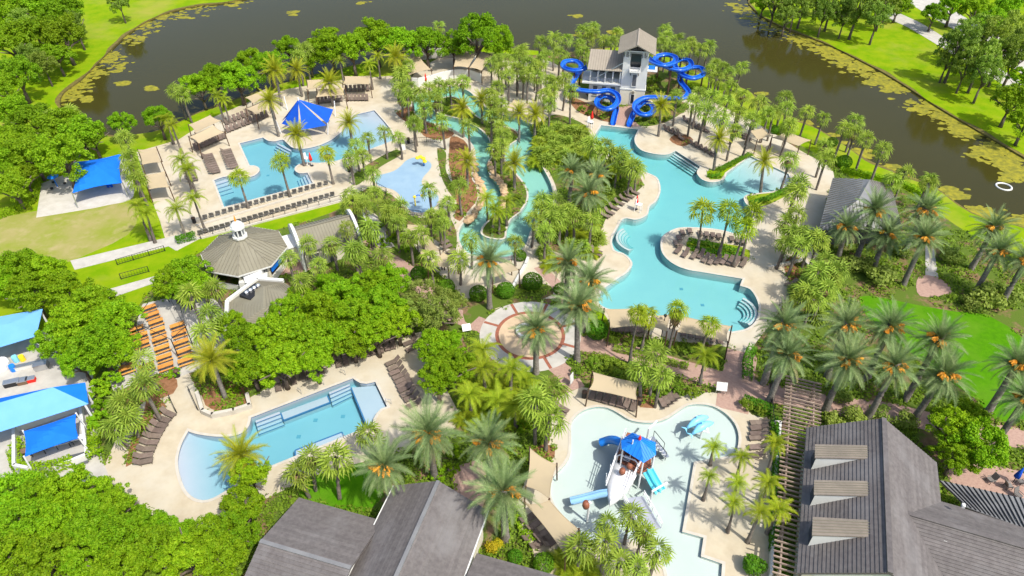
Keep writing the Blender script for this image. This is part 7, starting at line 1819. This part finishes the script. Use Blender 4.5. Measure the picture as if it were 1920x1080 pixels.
shrubs('loose', 'green shrub', 'in the slide tower gardens', (1100, 200), 'the lake', [(1090, 205, 9), (1105, 212, 8), (1130, 220, 8), (1195, 225, 7), (1210, 222, 8), (1225, 228, 8), (1245, 225, 8), (1120, 160, 10), (1222, 165, 16), (1230, 150, 12), (1260, 180, 9)], 'tower shrubs')
shrubs('loose', 'low green shrub', 'on the river banks', (815, 190), 'the curved white wall', [(835, 205, 9), (850, 212, 10), (843, 195, 9), (780, 230, 8), (795, 238, 8), (770, 215, 8), (935, 250, 8), (945, 258, 8), (930, 300, 9), (935, 320, 8), (925, 435, 10), (940, 432, 10), (850, 350, 9), (855, 390, 9), (960, 345, 8), (970, 370, 9)], 'river shrubs')
def fan_clump(p, label, group, meshes=CLUMP_FAN, s=1.0):
    o = link('palmetto_clump', rnd.choice(meshes)); C = G(p[0], p[1], 0.8)
    setp(o, (C.x, C.y, 0.1), (0, 0, rnd.uniform(0, 6)), s); return tag(o, label, 'palmetto', group)
pts = [(1010 + 12 * (i % 9) + (i * 7 % 5), 240 + 11 * (i // 9) + (i * 5 % 7)) for i in range(54)]
for i, p in enumerate(sort_from([p for p in pts if p[0] < 1098], (1110, 240))):
    fan_clump((p[0], p[1]), f'{ordw(i + 1)} palmetto clump in the thicket beside the lagoon head, counting from the slide exits', 'palmetto thicket', CLUMP_FAN if i % 3 else CLUMP_ARECA, rnd.uniform(1.1, 1.7))
for i, p in enumerate(sort_from([(1060, 430), (1085, 440), (1105, 425), (1120, 445), (1090, 465), (1110, 470), (1070, 460), (1020, 470), (1035, 490), (1130, 335), (1150, 330), (1165, 345), (1140, 360), (1175, 325)], (1000, 420))):
    fan_clump(p, f'{ordw(i + 1)} palmetto clump between river and lagoon, counting from the river', 'palmetto clumps', CLUMP_FAN if i % 2 else CLUMP_ARECA, rnd.uniform(1.0, 1.5))
for i, p in enumerate(sort_from([(915, 720), (925, 745), (890, 760), (945, 720), (960, 735), (980, 705), (870, 780), (905, 785), (985, 780), (950, 780), (1005, 720), (870, 705), (1060, 1050), (1080, 1070), (1100, 1065)], (994, 690))):
    fan_clump(p, f'{ordw(i + 1)} yellow-green palm clump in the near beds, counting from the plaza', 'yellow palm clumps', CLUMP_ARECA, rnd.uniform(0.9, 1.3))
for i, p in enumerate(sort_from([(1500, 545), (1515, 560), (1530, 535), (1540, 560), (1520, 520), (1550, 545), (1530, 590)], (1500, 540))):
    fan_clump(p, f'{ordw(i + 1)} palmetto clump between lagoon deck and bright lawn, counting from the deck', 'palmetto clumps', CLUMP_FAN, rnd.uniform(1.1, 1.5))
def hedge(pts, w, h, label, m='leaf_hedge', name='hedge', dens=70, group='hedges'):
    C = [P3(p) for p in pts]; vs, fs = [], []
    base = C[0].copy()
    for i in range(len(C) - 1):
        a, b = C[i], C[i + 1]; d = b - a; l = d.length; t = d.normalized(); nn = Vector((-t.y, t.x, 0))
        for k in range(int(dens * l * (w + 2 * h))):
            u = rnd.uniform(0, l); s = rnd.uniform(-h - w / 2, h + w / 2)
            if abs(s) <= w / 2: q = a + t * u + nn * s + Vector((0, 0, h)); no = Vector((0, 0, 1))
            else: q = a + t * u + nn * math.copysign(w / 2, s) + Vector((0, 0, h - (abs(s) - w / 2))); no = nn * math.copysign(1, s)
            q += rv() * 0.07; no = (no + rv() * 0.6).normalized(); tt = no.cross(rv()).normalized(); bb = no.cross(tt); z = 0.11 * rnd.uniform(0.7, 1.3)
            j = len(vs); vs += [q - tt * z - base, q + bb * z * 0.7 - base, q + tt * z - base, q - bb * z * 0.7 - base]; fs.append((j, j + 1, j + 2, j + 3))
    o = link(name, make_mesh(name, vs, fs, MAT[m])); o.location = base
    return tag(o, label, 'hedge', group)
hedge([(-30, 418), (30, 398), (62, 380), (72, 350), (74, 335)], 1.1, 1.1, 'bright clipped hedge curving along the left edge of the sand playground', 'leaf_oak')
hedge([(1346, 322), (1380, 304), (1408, 290)], 0.9, 0.45, 'low clipped hedge strip between lagoon beach and tower deck')
hedge([(1325, 330), (1338, 334), (1352, 330)], 0.8, 0.45, 'rounded end of clipped hedge at the lagoon palm planter')
hedge([(1408, 383), (1440, 374), (1488, 352)], 0.9, 0.45, 'low clipped hedge strip on the near side of the lagoon beach')
hedge([(1575, 322), (1640, 335), (1700, 352), (1760, 385)], 1.0, 0.8, 'long clipped hedge between grey pavilion and the lake', 'leaf_oak')
hedge([(332, 456), (352, 450), (368, 446)], 1.2, 0.9, 'short boxy hedge at the end of the grey chair row')
hedge([(1392, 755), (1430, 768), (1450, 775)], 1.2, 0.8, 'clipped hedge between splash deck and the brick path')
hedge([(1400, 715), (1400, 680), (1410, 655)], 1.0, 0.9, 'dark clipped hedge around the date palm beside the brick junction')
hedge([(50, 830), (30, 850), (40, 885), (75, 885), (110, 880), (140, 868)], 1.1, 1.0, 'bright hedge wrapping the small blue canopy yard', 'leaf_oak')
hedge([(178, 790), (180, 830), (178, 865)], 1.0, 1.0, 'narrow bright hedge beside the white yard wall', 'leaf_oak')
hedge([(930, 905), (955, 950), (975, 985), (1000, 1020)], 0.9, 0.5, 'curving low hedge between red mulch and near loungers', 'leaf_oak')
hedge([(1448, 790), (1455, 860), (1450, 950), (1448, 1040)], 0.7, 1.0, 'long narrow hedge along the pergola fence')
hedge([(1290, 452), (1340, 462), (1395, 475)], 0.9, 0.35, 'low hedge in the middle of the lagoon peninsula bed')
hedge([(1290, 466), (1340, 474), (1395, 482)], 0.9, 0.3, 'lower front hedge row of the lagoon peninsula bed')
hedge([(1150, 655), (1200, 668), (1290, 690)], 0.8, 0.5, 'low hedge bordering the pink brick path below the sails', 'leaf_cover')
hedge([(1110, 668), (1150, 680), (1180, 695)], 0.8, 0.5, 'low hedge on the near side of the brick path', 'leaf_cover')

# undergrowth over the mulch: nobody could count it
def ground_cover():
    r = np.random.RandomState(5)
    px = r.uniform(-40, 1960, 24000); py = r.uniform(150, 1085, 24000)
    W = np.array([tuple(G(a, b).to_2d()) for a, b in zip(px, py)])
    ok = np.array([REG[k]['name'] == 'planting_bed' for k in classify(W)])
    W = W[ok]
    from mathutils import noise as mn
    keep = [mn.noise(Vector((p[0] * 0.16, p[1] * 0.16, 3.1))) > -0.22 for p in W]
    W = W[np.array(keep)]
    V, Fc = [], []
    n = 13
    for p in W:
        rad = r.uniform(0.35, 0.8); h = r.uniform(0.2, 0.6)
        d = r.normal(size=(n, 3)); d[:, 2] = np.abs(d[:, 2]); d /= np.linalg.norm(d, axis=1)[:, None]
        C = np.array([p[0], p[1], 0.02]) + d * np.array([rad, rad, h])
        nrm = d + r.normal(size=(n, 3)) * 0.6; nrm[:, 2] += 0.3; nrm /= np.linalg.norm(nrm, axis=1)[:, None]
        t = np.cross(nrm, r.normal(size=(n, 3))); t /= np.linalg.norm(t, axis=1)[:, None]; b = np.cross(nrm, t); s = r.uniform(0.10, 0.22, n)[:, None]
        V.append(np.stack([C - t * s, C + b * s * 0.6, C + t * s, C - b * s * 0.6], 1).reshape(-1, 3))
    V = np.concatenate(V); m = len(V) // 4
    o = link('undergrowth', make_mesh('undergrowth', V.tolist(), [(4 * i, 4 * i + 1, 4 * i + 2, 4 * i + 3) for i in range(m)], MAT['leaf_cover']))
    tag(o, 'low green undergrowth spread over the planting beds', 'undergrowth', kind='stuff')
ground_cover()
def algae():
    mb = MB(); r = random.Random(3)
    seeds = [(1405, 15, 6), (1420, 30, 8), (1440, 45, 8), (1480, 60, 9), (1500, 72, 8), (1530, 82, 10), (1560, 98, 12), (1590, 112, 14), (1620, 128, 14), (1650, 148, 14), (1680, 165, 10), (1730, 200, 10), (1770, 215, 12), (1800, 235, 14), (1820, 250, 12),
             (1860, 280, 16), (1890, 300, 20), (1915, 325, 22), (1850, 285, 12), (1600, 290, 8), (1640, 318, 12), (1660, 328, 10), (1550, 262, 5), (1500, 235, 4), (1900, 420, 18), (1840, 400, 12), (1780, 365, 8), (1430, 175, 3),
             (130, 178, 9), (150, 160, 10), (175, 135, 10), (205, 105, 10), (240, 70, 10), (275, 48, 9), (320, 28, 8), (380, 14, 6), (440, 5, 5), (205, 122, 4), (230, 156, 3), (265, 73, 2), (285, 165, 2), (163, 185, 3), (680, 5, 2), (550, 24, 2), (1080, 31, 2), (1085, 65, 2), (1150, 60, 2), (1370, 8, 2)]
    for (x, y, n) in seeds:
        for _ in range(n * 8):
            q = 10 if n > 3 else 3
            c = G(x + r.gauss(0, q * 1.6), y + r.gauss(0, q * 0.6), -0.335)
            a0 = r.uniform(0, 6); s = r.uniform(0.12, 0.6) * (1.0 if r.random() < 0.8 else 2.0); k = 9
            vs = [(c.x + s * 1.4 * math.cos(a0 + 6.283 * i / k) * r.uniform(0.6, 1.15), c.y + s * math.sin(a0 + 6.283 * i / k) * r.uniform(0.6, 1.15), -0.335 + r.uniform(0, 0.006)) for i in range(k)]
            mb.add(vs, [tuple(range(k))])
    o = link('algae', make_mesh('algae', mb.v, mb.f, MAT['algae']))
    tag(o, 'yellow-green algae mats floating along the lake margins', 'algae', kind='stuff')
algae()
